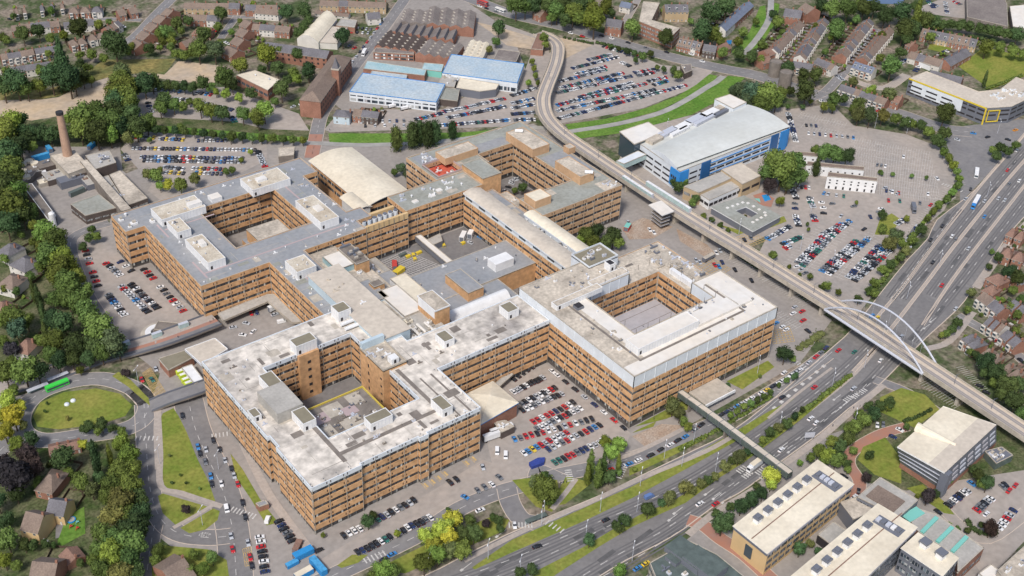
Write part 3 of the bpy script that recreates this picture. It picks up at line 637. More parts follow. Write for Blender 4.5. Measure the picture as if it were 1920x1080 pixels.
# ================================================================== GROUND
sheet('ground', [(-1500, -1500), (2600, -1500), (2600, 3600), (-1500, 3600)], 'town', 0, world=True)
sheet('hospital_grounds', [(128, 455), (205, 420), (225, 330), (300, 300), (560, 262), (760, 272), (1000, 232), (1060, 262), (1160, 330), (1290, 420), (1560, 600), (1500, 680), (1180, 860), (1000, 905), (800, 1000), (640, 1090), (400, 1090), (290, 1000), (270, 800), (300, 700), (235, 650), (180, 560)], 'lot_grey', .03)
for nm, px, m in (
    ('woodland_floor', [(-20, 225), (60, 228), (130, 216), (195, 214), (230, 140), (300, 150), (580, 235), (590, 262), (300, 250), (235, 262), (180, 285), (60, 275), (15, 290), (95, 425), (125, 455), (170, 560), (232, 655), (0, 735), (-60, 740)], 'garden'),
    ('woodland_floor', [(-30, 820), (60, 822), (265, 800), (285, 960), (275, 1100), (-60, 1100)], 'garden'),
    ('car_park', [(128, 455), (200, 425), (240, 500), (400, 600), (395, 620), (290, 648), (235, 650), (180, 560)], 'lot'),
    ('car_park', [(226, 280), (255, 243), (500, 262), (500, 300), (450, 325), (330, 372), (262, 380), (285, 345)], 'lot'),
    ('car_park', [(900, 775), (960, 690), (1012, 672), (1182, 812), (1165, 858), (1000, 895), (925, 878)], 'lot'),
    ('car_park', [(600, 1050), (905, 862), (1000, 893), (960, 912), (780, 1000), (640, 1080), (560, 1080)], 'lot'),
    ('car_park', [(1478, 205), (1560, 195), (1600, 235), (1700, 252), (1760, 275), (1797, 340), (1770, 395), (1690, 462), (1655, 530), (1612, 585), (1420, 480), (1440, 440), (1455, 390), (1480, 350)], 'lot'),
    ('car_park', [(1030, 100), (1060, 70), (1130, 75), (1240, 122), (1340, 130), (1312, 160), (1205, 203), (1050, 232), (1005, 215), (1000, 190)], 'lot'),
    ('car_park', [(608, 243), (640, 205), (830, 205), (900, 165), (985, 130), (1000, 90), (960, 80), (930, 60), (900, 30), (960, 50), (1030, 75), (1030, 120), (1005, 180), (1000, 225), (985, 236), (620, 248)], 'lot'),
    ('car_park', [(255, 175), (420, 163), (560, 213), (580, 245), (500, 242), (440, 228), (260, 218)], 'lot'),
    ('car_park', [(1740, 950), (1790, 880), (1850, 840), (1925, 885), (1925, 1010), (1850, 1090), (1780, 1000)], 'lot'),
    ('car_park', [(1760, 0), (1815, 0), (1812, 35), (1770, 30), (1705, 20)], 'lot'),
    ('yard', [(15, 290), (60, 275), (225, 275), (230, 320), (300, 375), (230, 395), (135, 450), (100, 430), (50, 360)], 'lot_grey'),
    ('yard', [(640, 120), (700, 85), (760, 0), (870, 0), (960, 60), (985, 130), (900, 165), (830, 200), (640, 205), (620, 190)], 'lot_grey'),
    ('yard', [(1160, 300), (1200, 225), (1480, 200), (1480, 350), (1440, 440), (1400, 460), (1290, 390), (1160, 330)], 'lot'),
    ('field', [(1845, 88), (1930, 108), (1930, 140), (1857, 168), (1798, 125)], 'lawn'),
    ('sandy_ground', [(-10, 190), (60, 180), (75, 187), (110, 182), (150, 162), (212, 142), (208, 170), (195, 212), (130, 214), (60, 226), (-10, 220)], 'sand'),
    ('sandy_ground', [(335, 114), (420, 124), (400, 160), (298, 147), (275, 138), (310, 138)], 'sand'),
    ('rough_grass', [(195, 112), (330, 110), (308, 140), (275, 136), (215, 141), (150, 160), (110, 180), (75, 186), (0, 188), (0, 170), (90, 168), (140, 150)], 'rough_grass'),
    ('campus_grounds', [(1290, 1010), (1430, 905), (1540, 820), (1600, 800), (1740, 930), (1850, 1090), (1200, 1090)], 'lot_grey'),
    ('campus_lawn', [(1560, 830), (1640, 755), (1690, 725), (1800, 740), (1930, 830), (1930, 880), (1800, 900), (1700, 920), (1600, 900)], 'garden'),
    ('earth', [(1165, 427), (1205, 408), (1262, 425), (1225, 447), (1180, 449)], 'earth'),
    ('earth', [(1268, 428), (1325, 458), (1345, 478), (1322, 482), (1275, 452)], 'earth'),
    ('earth', [(1185, 818), (1240, 795), (1290, 798), (1210, 838)], 'earth'),
    ('earth', [(1040, 70), (1065, 72), (1110, 85), (1060, 110), (1045, 130)], 'sand'),
    ('earth', [(890, 40), (950, 55), (1015, 75), (1010, 95), (950, 85), (920, 60)], 'sand'),
):
    AZ_ = globals().get('AZ_', .045) + .002; sheet(nm, px, m, AZ_)
z = .09
for px in ([(62, 780), (75, 755), (120, 735), (180, 728), (225, 738), (248, 760), (235, 780), (190, 795), (110, 805), (70, 800)],
           [(210, 705), (222, 697), (245, 712), (287, 755), (280, 760), (240, 725)],
           [(299, 790), (305, 775), (325, 765), (335, 780), (350, 810), (370, 860), (390, 900), (404, 940), (305, 914)],
           [(296, 930), (305, 925), (390, 950), (330, 985), (305, 962)], [(338, 990), (400, 953), (412, 958), (408, 975), (385, 993), (355, 1000)],
           [(432, 850), (455, 880), (490, 940), (522, 980), (500, 985), (470, 935), (443, 895)],
           [(1362, 715), (1440, 676), (1452, 688), (1392, 730)], [(1185, 812), (1225, 800), (1230, 790), (1195, 806)],
           [(632, 1060), (660, 1040), (690, 1040), (672, 1055), (640, 1065)], [(1030, 950), (1062, 892), (1110, 905), (1060, 945)],
           [(960, 900), (1000, 895), (1045, 900), (1050, 930), (1035, 960), (1005, 950)],
           [(700, 1070), (820, 1010), (930, 965), (955, 975), (945, 995), (900, 1015), (760, 1075)],
           [(885, 1064), (960, 1012), (1055, 970), (1185, 912), (1285, 862), (1370, 814), (1440, 772), (1490, 747), (1440, 785), (1375, 830), (1285, 880), (1185, 934), (1095, 977), (960, 1036), (890, 1068)],
           [(1012, 1067), (1095, 1025), (1145, 995), (1200, 965), (1260, 940), (1350, 885), (1405, 852), (1500, 776), (1598, 698), (1597, 706), (1500, 788), (1395, 867), (1350, 895), (1285, 943), (1235, 965), (1185, 988), (1120, 1027), (1035, 1082), (995, 1082)],
           [(1650, 745), (1690, 727), (1735, 740), (1762, 768), (1715, 802), (1650, 772)], [(1618, 838), (1660, 820), (1690, 860), (1690, 907), (1640, 890), (1608, 862)],
           [(1700, 915), (1730, 908), (1770, 940), (1790, 965), (1770, 962)], [(1395, 432), (1470, 405), (1475, 415), (1410, 440)], [(1345, 420), (1400, 435), (1385, 440)],
           [(285, 1035), (300, 1022), (390, 1030), (425, 1050), (430, 1085), (285, 1085)], [(1180, 878), (1240, 850), (1320, 815), (1325, 822), (1250, 860), (1180, 892)],
           [(1720, 38), (1780, 45), (1760, 60), (1735, 58)], [(1745, 78), (1790, 85), (1775, 100), (1740, 92)], [(1190, 800), (1310, 735), (1330, 750), (1250, 785)],
           [(1650, 410), (1672, 400), (1690, 412), (1668, 440), (1640, 440)]):
    LZ_ = globals().get('LZ_', .129) + .0015; sheet('lawn', px, 'lawn', LZ_)
for px in ([(1060, 233), (1135, 223), (1210, 203), (1272, 179), (1305, 159), (1330, 139), (1345, 142), (1340, 152), (1322, 162), (1285, 183), (1235, 208), (1160, 228), (1067, 244)],
           [(1072, 262), (1160, 250), (1235, 232), (1297, 215), (1335, 195), (1370, 175), (1397, 145), (1365, 142), (1348, 156), (1290, 190), (1238, 216), (1160, 236), (1068, 250)],
           [(616, 250), (760, 250), (870, 248), (985, 238), (955, 242), (870, 262), (760, 268), (618, 268)], [(1372, 98), (1405, 60), (1425, 12), (1435, 10), (1437, 40), (1412, 76), (1388, 105)],
           [(1400, 100), (1425, 70), (1450, 30), (1452, 5), (1462, 8), (1456, 40), (1430, 80), (1408, 104)], [(260, 232), (480, 250), (575, 258), (575, 266), (480, 262), (270, 246)]):
    BZ_ = globals().get('BZ_', .132) + .002; sheet('river_bank', px, 'bank', BZ_)
b = MB()
for px in ([(1067, 247), (1160, 232), (1237, 212), (1288, 187), (1325, 164), (1342, 154), (1356, 143)], [(1394, 102), (1420, 72), (1442, 35), (1446, -5)], [(575, 268), (700, 272), (860, 262), (990, 240), (1066, 247)]):
    ribbon(b, path(px), -2.6, 2.6, .16, 'water')
b.build('river', kind='structure')
sheet('lake', [(1620, -5), (1700, -5), (1690, 8), (1625, 6)], 'lake', .12)
for (x0, x1, y0, y1) in ((-57, 15, 26.5, 68), (43, 77, 43, 101), (-163, -115, -78, -17), (-12, 15, -38, -2), (30, 49, 43, 69)): sheet('service_yard', [(x0, y0), (x1, y0), (x1, y1), (x0, y1)], 'asphalt_dark', .16, world=True)
# roads ------------------------------------------------------------
UPK = [(700, 1110), (797, 1079), (855, 1050), (945, 1005), (1055, 958), (1130, 927), (1200, 893), (1300, 845), (1370, 810), (1440, 757), (1500, 705), (1565, 648), (1600, 615), (1655, 545), (1702, 487), (1740, 447), (1757, 412), (1810, 372), (1850, 335), (1900, 277), (1940, 232)]
LOK = [(1940, 388), (1890, 440), (1825, 540), (1795, 580), (1740, 630), (1690, 680), (1640, 730), (1590, 767), (1540, 810), (1465, 865), (1425, 897), (1385, 925), (1335, 952), (1282, 992), (1235, 1020), (1175, 1050), (1125, 1080), (1085, 1105)]
sheet('dual_carriageway', UPK + LOK, 'asphalt_dark', .08)
for px in (UPK, LOK): wall_along(KERBS, path(px, 0, 2), 0, .5, 0, .16, 'kerb')
sheet('junction', [(1765, 248), (1810, 236), (1930, 222), (1930, 262), (1890, 285), (1840, 340), (1800, 380), (1800, 330)], 'asphalt', .085)
def sheetline(px, w, m, name='verge', z=.1): b = MB(); ribbon(b, path(px), -w / 2, w / 2, z, m); return b.build(name, kind='structure')
for px, w in (([(1640, 600), (1692, 540), (1740, 475), (1790, 410), (1845, 340), (1900, 277), (1935, 235)], 1.6), ([(1600, 697), (1660, 630), (1732, 537), (1780, 473), (1830, 410), (1880, 348), (1935, 285)], 1.8), ([(1730, 610), (1775, 540), (1820, 478), (1865, 420), (1935, 330)], 1.5)):
    sheetline(px, w, 'pave', 'central_reservation')
    for s_ in (-1, 1): wall_along(KERBS, path(px), s_ * w / 2, .35, 0, .3, 'kerb')
b = MB(); wall_along(b, path([(1650, 545), (1700, 482), (1737, 442), (1755, 408), (1800, 376)], 0, 3), 3.4, .5, 0, 1.3, 'conc'); b.build('parapet_wall', label='low pale concrete wall along the outside of the dual carriageway', cat='wall')
for px in ([(1520, 768), (1600, 703), (1655, 640)],): sheetline(px, 2.2, 'pave', 'central_reservation')
# lanes
WEAR = MB(); M['wear'] = mat('wear', (.155, .15, .152), .85, .25, var=.2, scale=.05); M['patch'] = mat('patch', (.13, .128, .13), .9, .2, var=.3, scale=.2)
for off_px, d, g_ in (([(820, 1100), (960, 1048), (1100, 988), (1190, 950), (1290, 902), (1380, 845), (1490, 768), (1580, 695), (1650, 628)], 4, 6), ([(880, 1100), (985, 1060), (1110, 1002), (1200, 957), (1300, 910), (1395, 855), (1500, 778)], 4, 6),
                      ([(1060, 1100), (1150, 1045), (1235, 1000), (1300, 957), (1370, 910), (1440, 862), (1520, 805), (1610, 735), (1690, 650)], 4, 6), ([(1095, 1100), (1165, 1062), (1240, 1018), (1290, 985)], 4, 6), ([(1350, 930), (1420, 880), (1500, 825), (1570, 770), (1640, 712)], 4, 6),
                      ([(1690, 560), (1750, 490), (1810, 415), (1870, 342), (1925, 278)], 4, 8), ([(1745, 555), (1800, 480), (1850, 415), (1925, 322)], 4, 8), ([(1710, 640), (1790, 545), (1850, 468), (1925, 372)], 4, 8), ([(1670, 560), (1715, 500), (1760, 440), (1800, 392)], 3, 6)):
    dashes(MARKS, path(off_px), 0, .3, d, g_, .12, 'mark')
    for o_ in (-2.5, -.95, .95, 2.5): WZ = globals().get('WZ', .0845) + .0004; ribbon(WEAR, path(off_px), o_ - .38, o_ + .38, WZ, 'wear')
    for k in range(5): p = random.choice(path(off_px)); WZ += .0004; q = random.uniform(-3, 3); ribbon(WEAR, [p, p + (path(off_px)[-1] - path(off_px)[0]).normalized() * random.uniform(4, 16)], q, q + 2.2, WZ, 'patch')
WEAR.build('road_wear', kind='structure')
dashes(MARKS, path([(1560, 660), (1500, 712), (1440, 765), (1370, 817), (1300, 852), (1200, 902), (1060, 965), (960, 1008)]), 0, .25, 500, 0, .12, 'mark')
for k in range(16):                     # lane arrows, bars and hatching
    x, y = 1452 + k * 6.6, 765 - k * 5.6
    if k % 2 == 0: c = G(x, y); d = (G(x + 8, y - 6.6) - c).normalized(); MARKS.obox((c.x, c.y), d, 1.2, .9, .1, .125, 'mark')
for (x, y) in ((1385, 885), (1395, 895), (1405, 880), (1420, 888), (1428, 898), (1600, 745), (1612, 738), (1625, 748), (1585, 752)):
    c = G(x, y); d = (G(x + 8, y - 6) - c).normalized()
    for k in range(4): MARKS.obox((c.x + d.x * k * 1.6, c.y + d.y * k * 1.6), d, .35, 1.5, .1, .125, 'mark')
for (x, y) in ((1330, 922), (1345, 930), (1362, 937), (1272, 957), (1262, 970), (1570, 745), (1582, 760), (1470, 835), (1485, 843), (1738, 612), (1750, 600), (940, 1000), (875, 1062)):
    c = G(x, y); d = (G(x + 8, y - 6) - c).normalized(); MARKS.obox((c.x, c.y), d, 3.0, .16, .1, .125, 'mark'); MARKS.obox((c.x - d.x * 3, c.y - d.y * 3), d, .8, .55, .1, .126, 'mark')
for k in range(14):
    c = G(1668 + k * 2.6, 572 - k * 3.6); MARKS.obox((c.x, c.y), (1, .3), 2.0, .22, .1, .125, 'mark')
# other roads
road('service_road', [(560, 1110), (640, 1072), (720, 1035), (790, 1000), (860, 955), (930, 925), (1000, 905), (1050, 890), (1110, 878), (1170, 864), (1240, 840), (1300, 810), (1370, 780), (1430, 745), (1500, 702), (1550, 665)], 8.5, 'asphalt', .1)
road('slip_road', [(950, 915), (958, 945), (980, 975), (1020, 982)], 9, 'asphalt', .115, centre=False)
road('slip_road', [(1000, 905), (1010, 880), (1060, 900)], 6, 'asphalt', .113, centre=False)
road('street', [(352, 745), (365, 800), (385, 850), (412, 905), (428, 955), (438, 1010), (444, 1100)], 14, 'asphalt_dark', .1)
road('street', [(270, 757), (274, 830), (279, 900), (290, 950), (312, 985), (345, 1003), (395, 1008), (432, 1005)], 9, 'asphalt_dark', .105)
road('street', [(290, 985), (283, 1020), (272, 1100)], 7, 'asphalt_dark', .095)
road('roundabout_road', [(250, 728), (277, 755), (268, 785), (230, 806), (150, 818), (80, 826), (42, 810), (40, 775), (70, 740), (125, 718), (190, 710), (250, 728), (277, 755)], 10, 'asphalt', .11)
road('street', [(45, 800), (0, 845), (-30, 870)], 9, 'asphalt', .108)
road('street', [(60, 745), (0, 765), (-30, 775)], 8, 'asphalt', .107)
road('service_road', [(205, 418), (165, 430), (134, 450), (138, 490), (160, 545), (190, 595), (225, 640), (260, 655)], 7, 'asphalt', .1)
road('street', [(330, -10), (290, 30), (260, 62), (236, 82)], 9, 'asphalt', .09); road('street', [(160, 35), (215, 36), (265, 38)], 6, 'asphalt', .088)
road('street', [(445, 30), (428, 52), (414, 72)], 6, 'asphalt', .09); road('street', [(390, 22), (445, 32), (500, 30)], 6, 'asphalt', .088)
road('street', [(765, -10), (722, 50), (680, 105), (650, 145), (620, 190), (602, 218), (592, 260), (585, 292)], 9.5, 'asphalt', .12)
sheetline([(593, 252), (588, 275), (584, 296)], 9.2, 'redpath', 'red_surface', .14)
road('main_road', [(850, -15), (960, 27), (1040, 46), (1120, 68), (1200, 92), (1290, 115), (1360, 130), (1420, 142), (1500, 168), (1580, 190), (1665, 207), (1765, 240), (1820, 248)], 15, 'asphalt', .12)
road('street', [(1458, 122), (1495, 80), (1528, 36)], 5.5, 'asphalt', .09, centre=False); road('street', [(1520, 185), (1548, 172), (1578, 140), (1605, 105), (1648, 55)], 8, 'asphalt', .1)
road('street', [(1578, 140), (1610, 155), (1660, 165), (1700, 140)], 7, 'pave', .09, centre=False); road('street', [(1170, 45), (1195, 0), (1200, -20)], 6, 'lot_grey', .09, centre=False)
road('street', [(1795, 592), (1850, 622), (1895, 655), (1940, 695)], 7, 'asphalt', .1)
road('street', [(1905, 470), (1930, 500)], 6, 'asphalt', .1)
road('campus_road', [(1700, 800), (1650, 815), (1600, 845), (1592, 870), (1612, 905), (1600, 935)], 6, 'redpath', .12, centre=False)
road('campus_road', [(1290, 975), (1318, 985), (1350, 1010), (1395, 1040), (1450, 1090)], 7, 'redpath', .12, centre=False)
road('campus_road', [(1770, 955), (1800, 985), (1850, 1010), (1925, 960)], 6, 'lot', .1, centre=False)
road('service_road', [(1640, 712), (1700, 735), (1755, 770), (1800, 800)], 6, 'asphalt', .12, centre=False)
for px, w in (([(1657, 722), (1590, 777), (1540, 820), (1465, 875), (1430, 907), (1385, 936), (1335, 966), (1290, 1003)], 3.5), ([(296, 775), (300, 850), (302, 912), (340, 925), (400, 945), (416, 950)], 3), ([(325, 990), (365, 968), (400, 947)], 2),
              ([(300, 755), (294, 800), (297, 880)], 3), ([(870, 1052), (960, 1006), (1055, 962), (1100, 945), (1200, 898), (1320, 848), (1380, 815)], 2.5), ([(1035, 955), (1060, 925), (1080, 898)], 2.5), ([(1560, 690), (1500, 735), (1440, 785)], 1.5),
              ([(455, 830), (500, 920), (545, 985), (580, 1030)], 4), ([(1825, 585), (1780, 640), (1735, 655)], 4), ([(1830, 540), (1880, 470), (1935, 410)], 5), ([(1290, 800), (1200, 845), (1130, 870)], 2.5)):
    FZ_ = globals().get('FZ_', .165) + .0015; sheetline(px, w, 'pave', 'footpath', FZ_)
# bay lines
def bays(p0, p1, n, depth, both=True, m='mark'):
    a, c = G(*p0), G(*p1); d = (c - a).normalized(); s = Vector((-d.y, d.x, 0)); L = (c - a).length
    for i in range(n + 1):
        p = a + d * L * i / n
        MARKS.obox((p.x, p.y) if both else (p.x + s.x * depth / 2, p.y + s.y * depth / 2), s, depth if both else depth / 2, .08, .1, .175, m)
    if both: q = (a + c) / 2; MARKS.obox((q.x, q.y), d, L / 2, .08, .1, .178, m)
for y0 in range(8): bays((1598 + y0 * 4, 262 + y0 * 13.2), (1742 + y0 * 3, 290 + y0 * 12), 30, 4.6)
bays((1500, 215), (1585, 235), 16, 4.6); bays((1505, 235), (1590, 256), 16, 4.6); bays((1600, 262), (1600, 263), 1, 2)
bays((1760, 275), (1795, 345), 26, 5.5, False); bays((1790, 350), (1700, 450), 30, -5, False)
bays((1545, 430), (1480, 500), 16, 4.6); bays((1590, 420), (1510, 510), 20, 4.6); bays((1640, 440), (1570, 520), 18, 4.6)
bays((1440, 520), (1515, 570), 18, 4.8); bays((1355, 470), (1440, 525), 20, 4.8); bays((1455, 590), (1495, 615), 9, 4.8); bays((1735, 715), (1800, 760), 14, 5); bays((1793, 690), (1840, 735), 14, 5, False)
for k in range(9): bays((880 + k * 0, 865), (880, 866), 1, .1)
for (x, y) in ((795, 912), (808, 905), (820, 898), (832, 890), (872, 870), (885, 862)): c = G(x, y); MARKS.obox((c.x, c.y), (0, 1), 2.4, .12, .1, .14, 'mark_y'); MARKS.obox((c.x + 1.2, c.y), (0, 1), 1.6, .5, .1, .14, 'mark_y')
for (x, y, dx, dy, n_) in ((398, 818, 7, -1, 5), (255, 822, 8, 0, 6), (435, 955, 6, 2, 8), (685, 1052, 7, -3, 6), (1170, 876, -2, 4, 6), (1065, 882, 1, 4, 6), (955, 985, 6, 0, 8), (1005, 968, 7, 4, 8), (1493, 680, 5, 3, 5), (1768, 345, 5, 2, 8)):
    for k in range(n_): c = G(x + dx * k, y + dy * k); e_ = G(x + dx, y + dy) - G(x, y); MARKS.obox((c.x, c.y), (-e_.y, e_.x), 1.6, .3, .1, .18, 'mark')
def hatch(px, n, m='mark_y', w=.12):
    P = [G(*p) for p in px]
    for i in range(n + 1):
        t = i / n
        for a, c in ((P[0].lerp(P[1], t), P[3].lerp(P[2], t)), (P[0].lerp(P[3], t), P[1].lerp(P[2], t))):
            q = (a + c) / 2; d = c - a; MARKS.obox((q.x, q.y), d, d.length / 2, w, .1, .18, m)
hatch([(712, 492), (770, 522), (830, 500), (760, 470)], 12, 'mark'); hatch([(267, 700), (282, 690), (310, 735), (292, 748)], 9); hatch([(1300, 500), (1330, 480), (1370, 505), (1345, 520)], 7); hatch([(1445, 622), (1480, 612), (1490, 640), (1450, 645)], 6)
hatch([(1380, 445), (1410, 435), (1440, 450), (1410, 462)], 6); hatch([(455, 1030), (470, 1025), (475, 1060), (460, 1062)], 4)
MARKS_DONE = False
# ================================================================== OTHER BUILDINGS
def Wp(px, z): return [tuple(G(*p, z))[:2] for p in px]
def bld(label, cat, px, z, wall, roof, floors=(), rim=.35, name='building', group=None, z0=0, bay=5, wf=.8, minl=4, wm=None, rimmat='conc', over=0, root=None, part='wall', items=0, seed=1, world=False):
    poly = ccw(px if world else Wp(px, z)); n = len(poly); cx, cy = sum(p[0] for p in poly) / n, sum(p[1] for p in poly) / n
    own = root is None
    if own: root = empty(name, (cx, cy, 0), 0, label, cat, group)
    b = MB(); b.prism(poly, z0, z, wall); att(b.build(part), root)
    r = MB(); g = [(cx + (p[0] - cx) * (1 + over), cy + (p[1] - cy) * (1 + over)) for p in poly]; r.prism(g, z - .25, z + .05, rimmat, roof, True)
    if rim:
        for i in range(n):
            a, c = Vector(g[i]), Vector(g[(i + 1) % n]); d = (c - a).normalized(); m = (a + c) / 2; L = (c - a).length; nn = Vector((-d.y, d.x)); m = m + nn * .17
            r.obox((m.x, m.y), d, L / 2, .17, z, z + rim, rimmat)
    att(r.build('roof'), root)
    wins = []
    for i in range(n):
        a, c = Vector(poly[i]), Vector(poly[(i + 1) % n]); d = (c - a); L = d.length
        if L < minl: continue
        d.normalize(); nx, ny = d.y, -d.x; k = max(1, int(L / bay)); rz = math.atan2(d.y, d.x)
        for (f0, f1) in floors:
            for j in range(k):
                p = a + d * L * (j + .5) / k; wins.append((p.x + nx * .03, p.y + ny * .03, f0, rz, L / k * wf, 1.2, f1 - f0, nx, ny))
    if wins: spread(root, 'window', wm or WIN_ME, wins, 60)
    if items: xs = [p[0] for p in poly]; ys = [p[1] for p in poly]; clutter(root, cx - (max(xs) - min(xs)) * .25, cx + (max(xs) - min(xs)) * .25, cy - (max(ys) - min(ys)) * .25, cy + (max(ys) - min(ys)) * .25, z + .05, items, seed)
    return root
UNIT = MB(); UNIT.box(-.5, .5, -.05, .05, 0, 1, 'panes_b'); WINB = UNIT.build('window', mesh_only=True)
UNIT = MB(); UNIT.box(-.5, .5, -.05, .05, 0, 1, 'panes_w'); WINW = UNIT.build('window', mesh_only=True)
UNIT = MB(); UNIT.box(-.5, .5, -.05, .05, 0, 1, 'dark'); WIND = UNIT.build('window', mesh_only=True)
# --- blue and white research building
rb = bld('large white and blue research building with long pale curved roof by the river bank', 'office building', [(1197, 268), (1365, 197), (1477, 243), (1275, 322)], 15, 'panel', 'skyroof', [(2, 3.2), (6, 7.2), (10, 11.2)], wm=WIND, bay=8, rim=.3)
w4 = [Vector(p) for p in Wp([(1205, 262), (1368, 179), (1476, 236), (1272, 310)], 18)]
def quadpt(u, v): return w4[0].lerp(w4[1], u).lerp(w4[3].lerp(w4[2], u), v)
b = MB(); N_ = 10
for i in range(N_):
    a, c = i / N_, (i + 1) / N_; za, zc = 15.2 + 3.8 * math.sin(math.pi * (.12 + .76 * a)), 15.2 + 3.8 * math.sin(math.pi * (.12 + .76 * c))
    p = [quadpt(-.01, .28 + .72 * a), quadpt(1.03, .28 + .72 * a), quadpt(1.03, .28 + .72 * c), quadpt(-.01, .28 + .72 * c)]
    zz = [za, za, zc, zc]; b.face([(p[k].x, p[k].y, zz[k]) for k in (3, 2, 1, 0)], 'skyroof')
    for s_, o_ in ((0, 3), (1, 2)): q = [(p[s_].x, p[s_].y, 15), (p[o_].x, p[o_].y, 15), (p[o_].x, p[o_].y, zc), (p[s_].x, p[s_].y, za)]; b.face(q, 'panel')
att(b.build('curved_roof'), rb)
b = MB()
for (u, v, w_, h_) in ((.1, .08, 6, 3), (.25, .06, 8, 2.5), (.4, .1, 7, 3), (.55, .08, 9, 3), (.7, .1, 8, 3), (.85, .1, 6, 2.5), (.33, .17, 9, 1.5), (.6, .18, 11, 1.6), (.78, .2, 8, 1.4)):
    c = quadpt(u, v); b.obox((c.x, c.y), w4[1] - w4[0], w_, h_, 15, 17.2, random.choice(['steel', 'white', 'metal_dark', 'stained2']))
att(b.build('roof_plant'), rb)
bld(None, None, [(1340, 186), (1368, 177), (1400, 192), (1375, 204)], 19, 'panel', 'whiteroof', root=rb, part='wing'); bld(None, None, [(1163, 247), (1215, 230), (1243, 249), (1190, 270)], 17, 'glass', 'whiteroof', root=rb, part='wing', over=.06)
bld(None, None, [(1252, 306), (1268, 299), (1284, 308), (1265, 318)], 14, 'blue', 'greyroof', root=rb, part='blue_bay', over=-.02); bld(None, None, [(1459, 238), (1474, 232), (1482, 238), (1468, 245)], 15, 'blue', 'greyroof', root=rb, part='blue_bay'); bld(None, None, [(1302, 303), (1318, 297), (1323, 301), (1307, 307)], 14, 'blue', 'blue', root=rb, part='blue_bay')
PB = [Vector(p) for p in Wp([(1197, 268), (1365, 197), (1477, 243), (1275, 322)], 15)]
def strip(root, a, c, u0, u1, z0, z1, m, name, t=.35):
    d = (c - a).normalized(); n_ = Vector((d.y, -d.x)); mid = a.lerp(c, (u0 + u1) / 2); n_ = n_ if n_.dot(Vector((CAM.x, CAM.y)) - mid) > 0 else -n_; mid = mid + n_ * t / 2
    b = MB(); b.obox((mid.x, mid.y), d, (c - a).length * (u1 - u0) / 2, t / 2 + .1, z0, z1, m); att(b.build(name), root)
for (i, j, u0, u1, z0, z1, m) in ((3, 0, -.005, .2, 2.5, 14.6, 'blue'), (3, 2, -.005, .075, 2.5, 14.6, 'blue'), (3, 2, .19, .27, .5, 15.2, 'bluedark'), (3, 2, .93, 1.0, .5, 15.4, 'blue'), (3, 2, .84, .91, .5, 15.2, 'bluedark')): strip(rb, PB[i], PB[j], u0, u1, z0, z1, m, 'blue_cladding', .6)
for k in range(3): strip(rb, PB[3], PB[0], .05 + .045 * k, .08 + .045 * k, 8, 10, 'dark', 'window', .7)
for k in range(3): strip(rb, PB[3], PB[2], .28, .83, 4.4 + k * 4, 4.8 + k * 4, 'blue', 'window_band', .3)
fb = bld('pale glazed walkway running from the blue and white building towards the tram line', 'walkway', [(1155, 302), (1196, 283), (1212, 290), (1170, 308)], 11, 'glass_pale', 'panel', name='covered_walkway', z0=7.5)
b = MB()
for p in ((1165, 322), (1190, 310)): q = G(*p); b.cyl(q.x, q.y, 0, 7.6, .5, .5, 'conc', 8)
att(b.build('column'), fb)
bld('grey curved-roof hall with white window bands right behind the tram station', 'building', [(1282, 350), (1355, 321), (1380, 331), (1310, 362)], 9, 'buff', 'greyroof', [(4, 6)], wm=WINW)
bld('lower grey-roofed annex with a row of small windows beside the nursery', 'building', [(1312, 364), (1378, 336), (1391, 349), (1330, 376)], 7, 'white', 'greyroof', [(2.5, 4.5)], wm=WIND, bay=4)
bld('tan building with broad curved beige roof near the big round tree', 'building', [(1352, 318), (1390, 305), (1427, 330), (1392, 346)], 10, 'buff', 'tanroof', [(4, 6)], wm=WIND, bay=8)
nur = empty('nursery_building', tuple(G(1398, 408)), 0, 'low flat-roofed building around a tiny planted courtyard with white edge', 'building')
P = [Vector(p) for p in Wp([(1332, 388), (1395, 366), (1465, 405), (1412, 434)], 5)]; c0 = (P[0] + P[1] + P[2] + P[3]) / 4
I = [c0 + (p - c0) * .32 for p in P]; b = MB()
for i in range(4):
    j = (i + 1) % 4; q = [P[i], P[j], I[j], I[i]]
    poly = ccw([tuple(v) for v in q]); b.prism(poly, 4.4, 5, 'white', 'felt_green', True); q = [P[i] + (c0 - P[i]) * .03, P[j] + (c0 - P[j]) * .03, I[j], I[i]]; b.prism(ccw([tuple(v) for v in q]), 0, 4.4, 'metal_dark')
att(b.build('wall'), nur)
for k in range(12): t = (k % 4 + .5) / 4; q = (P[k // 4].lerp(P[(k // 4 + 1) % 4], t)); q = q + (c0 - q) * .4; inst('skylight', room(nur, q.x - .8, q.x + .8, q.y - .8, q.y + .8, 5, 5.5, 'white', 'whiteroof', name='skylight', lip=0, extras=False).data) if False else room(nur, q.x - .8, q.x + .8, q.y - .8, q.y + .8, 5, 5.5, 'white', 'whiteroof', name='skylight', lip=0, extras=False)
for i, (px, lab) in enumerate((([(1551, 331), (1645, 340), (1646, 334), (1553, 323)], 'long white two-storey building with two rows of small square windows in the car park'), ([(1512, 310), (1620, 320), (1621, 313), (1514, 303)], 'white low building behind the long white one, beside the tall green trees'), ([(1488, 290), (1548, 296), (1547, 288), (1490, 284)], 'smallest white flat building of the three beside the big round tree'))):
    bld(lab, 'building', px, (9, 7, 6.5)[i], 'white', 'tile_brown', ([(6.2, 7.1), (4.2, 5.1), (0.4, 2.4)] if i == 0 else [(3.6, 4.6)]), wm=WIND, bay=4.5, wf=.25, group='white buildings in the east car park')
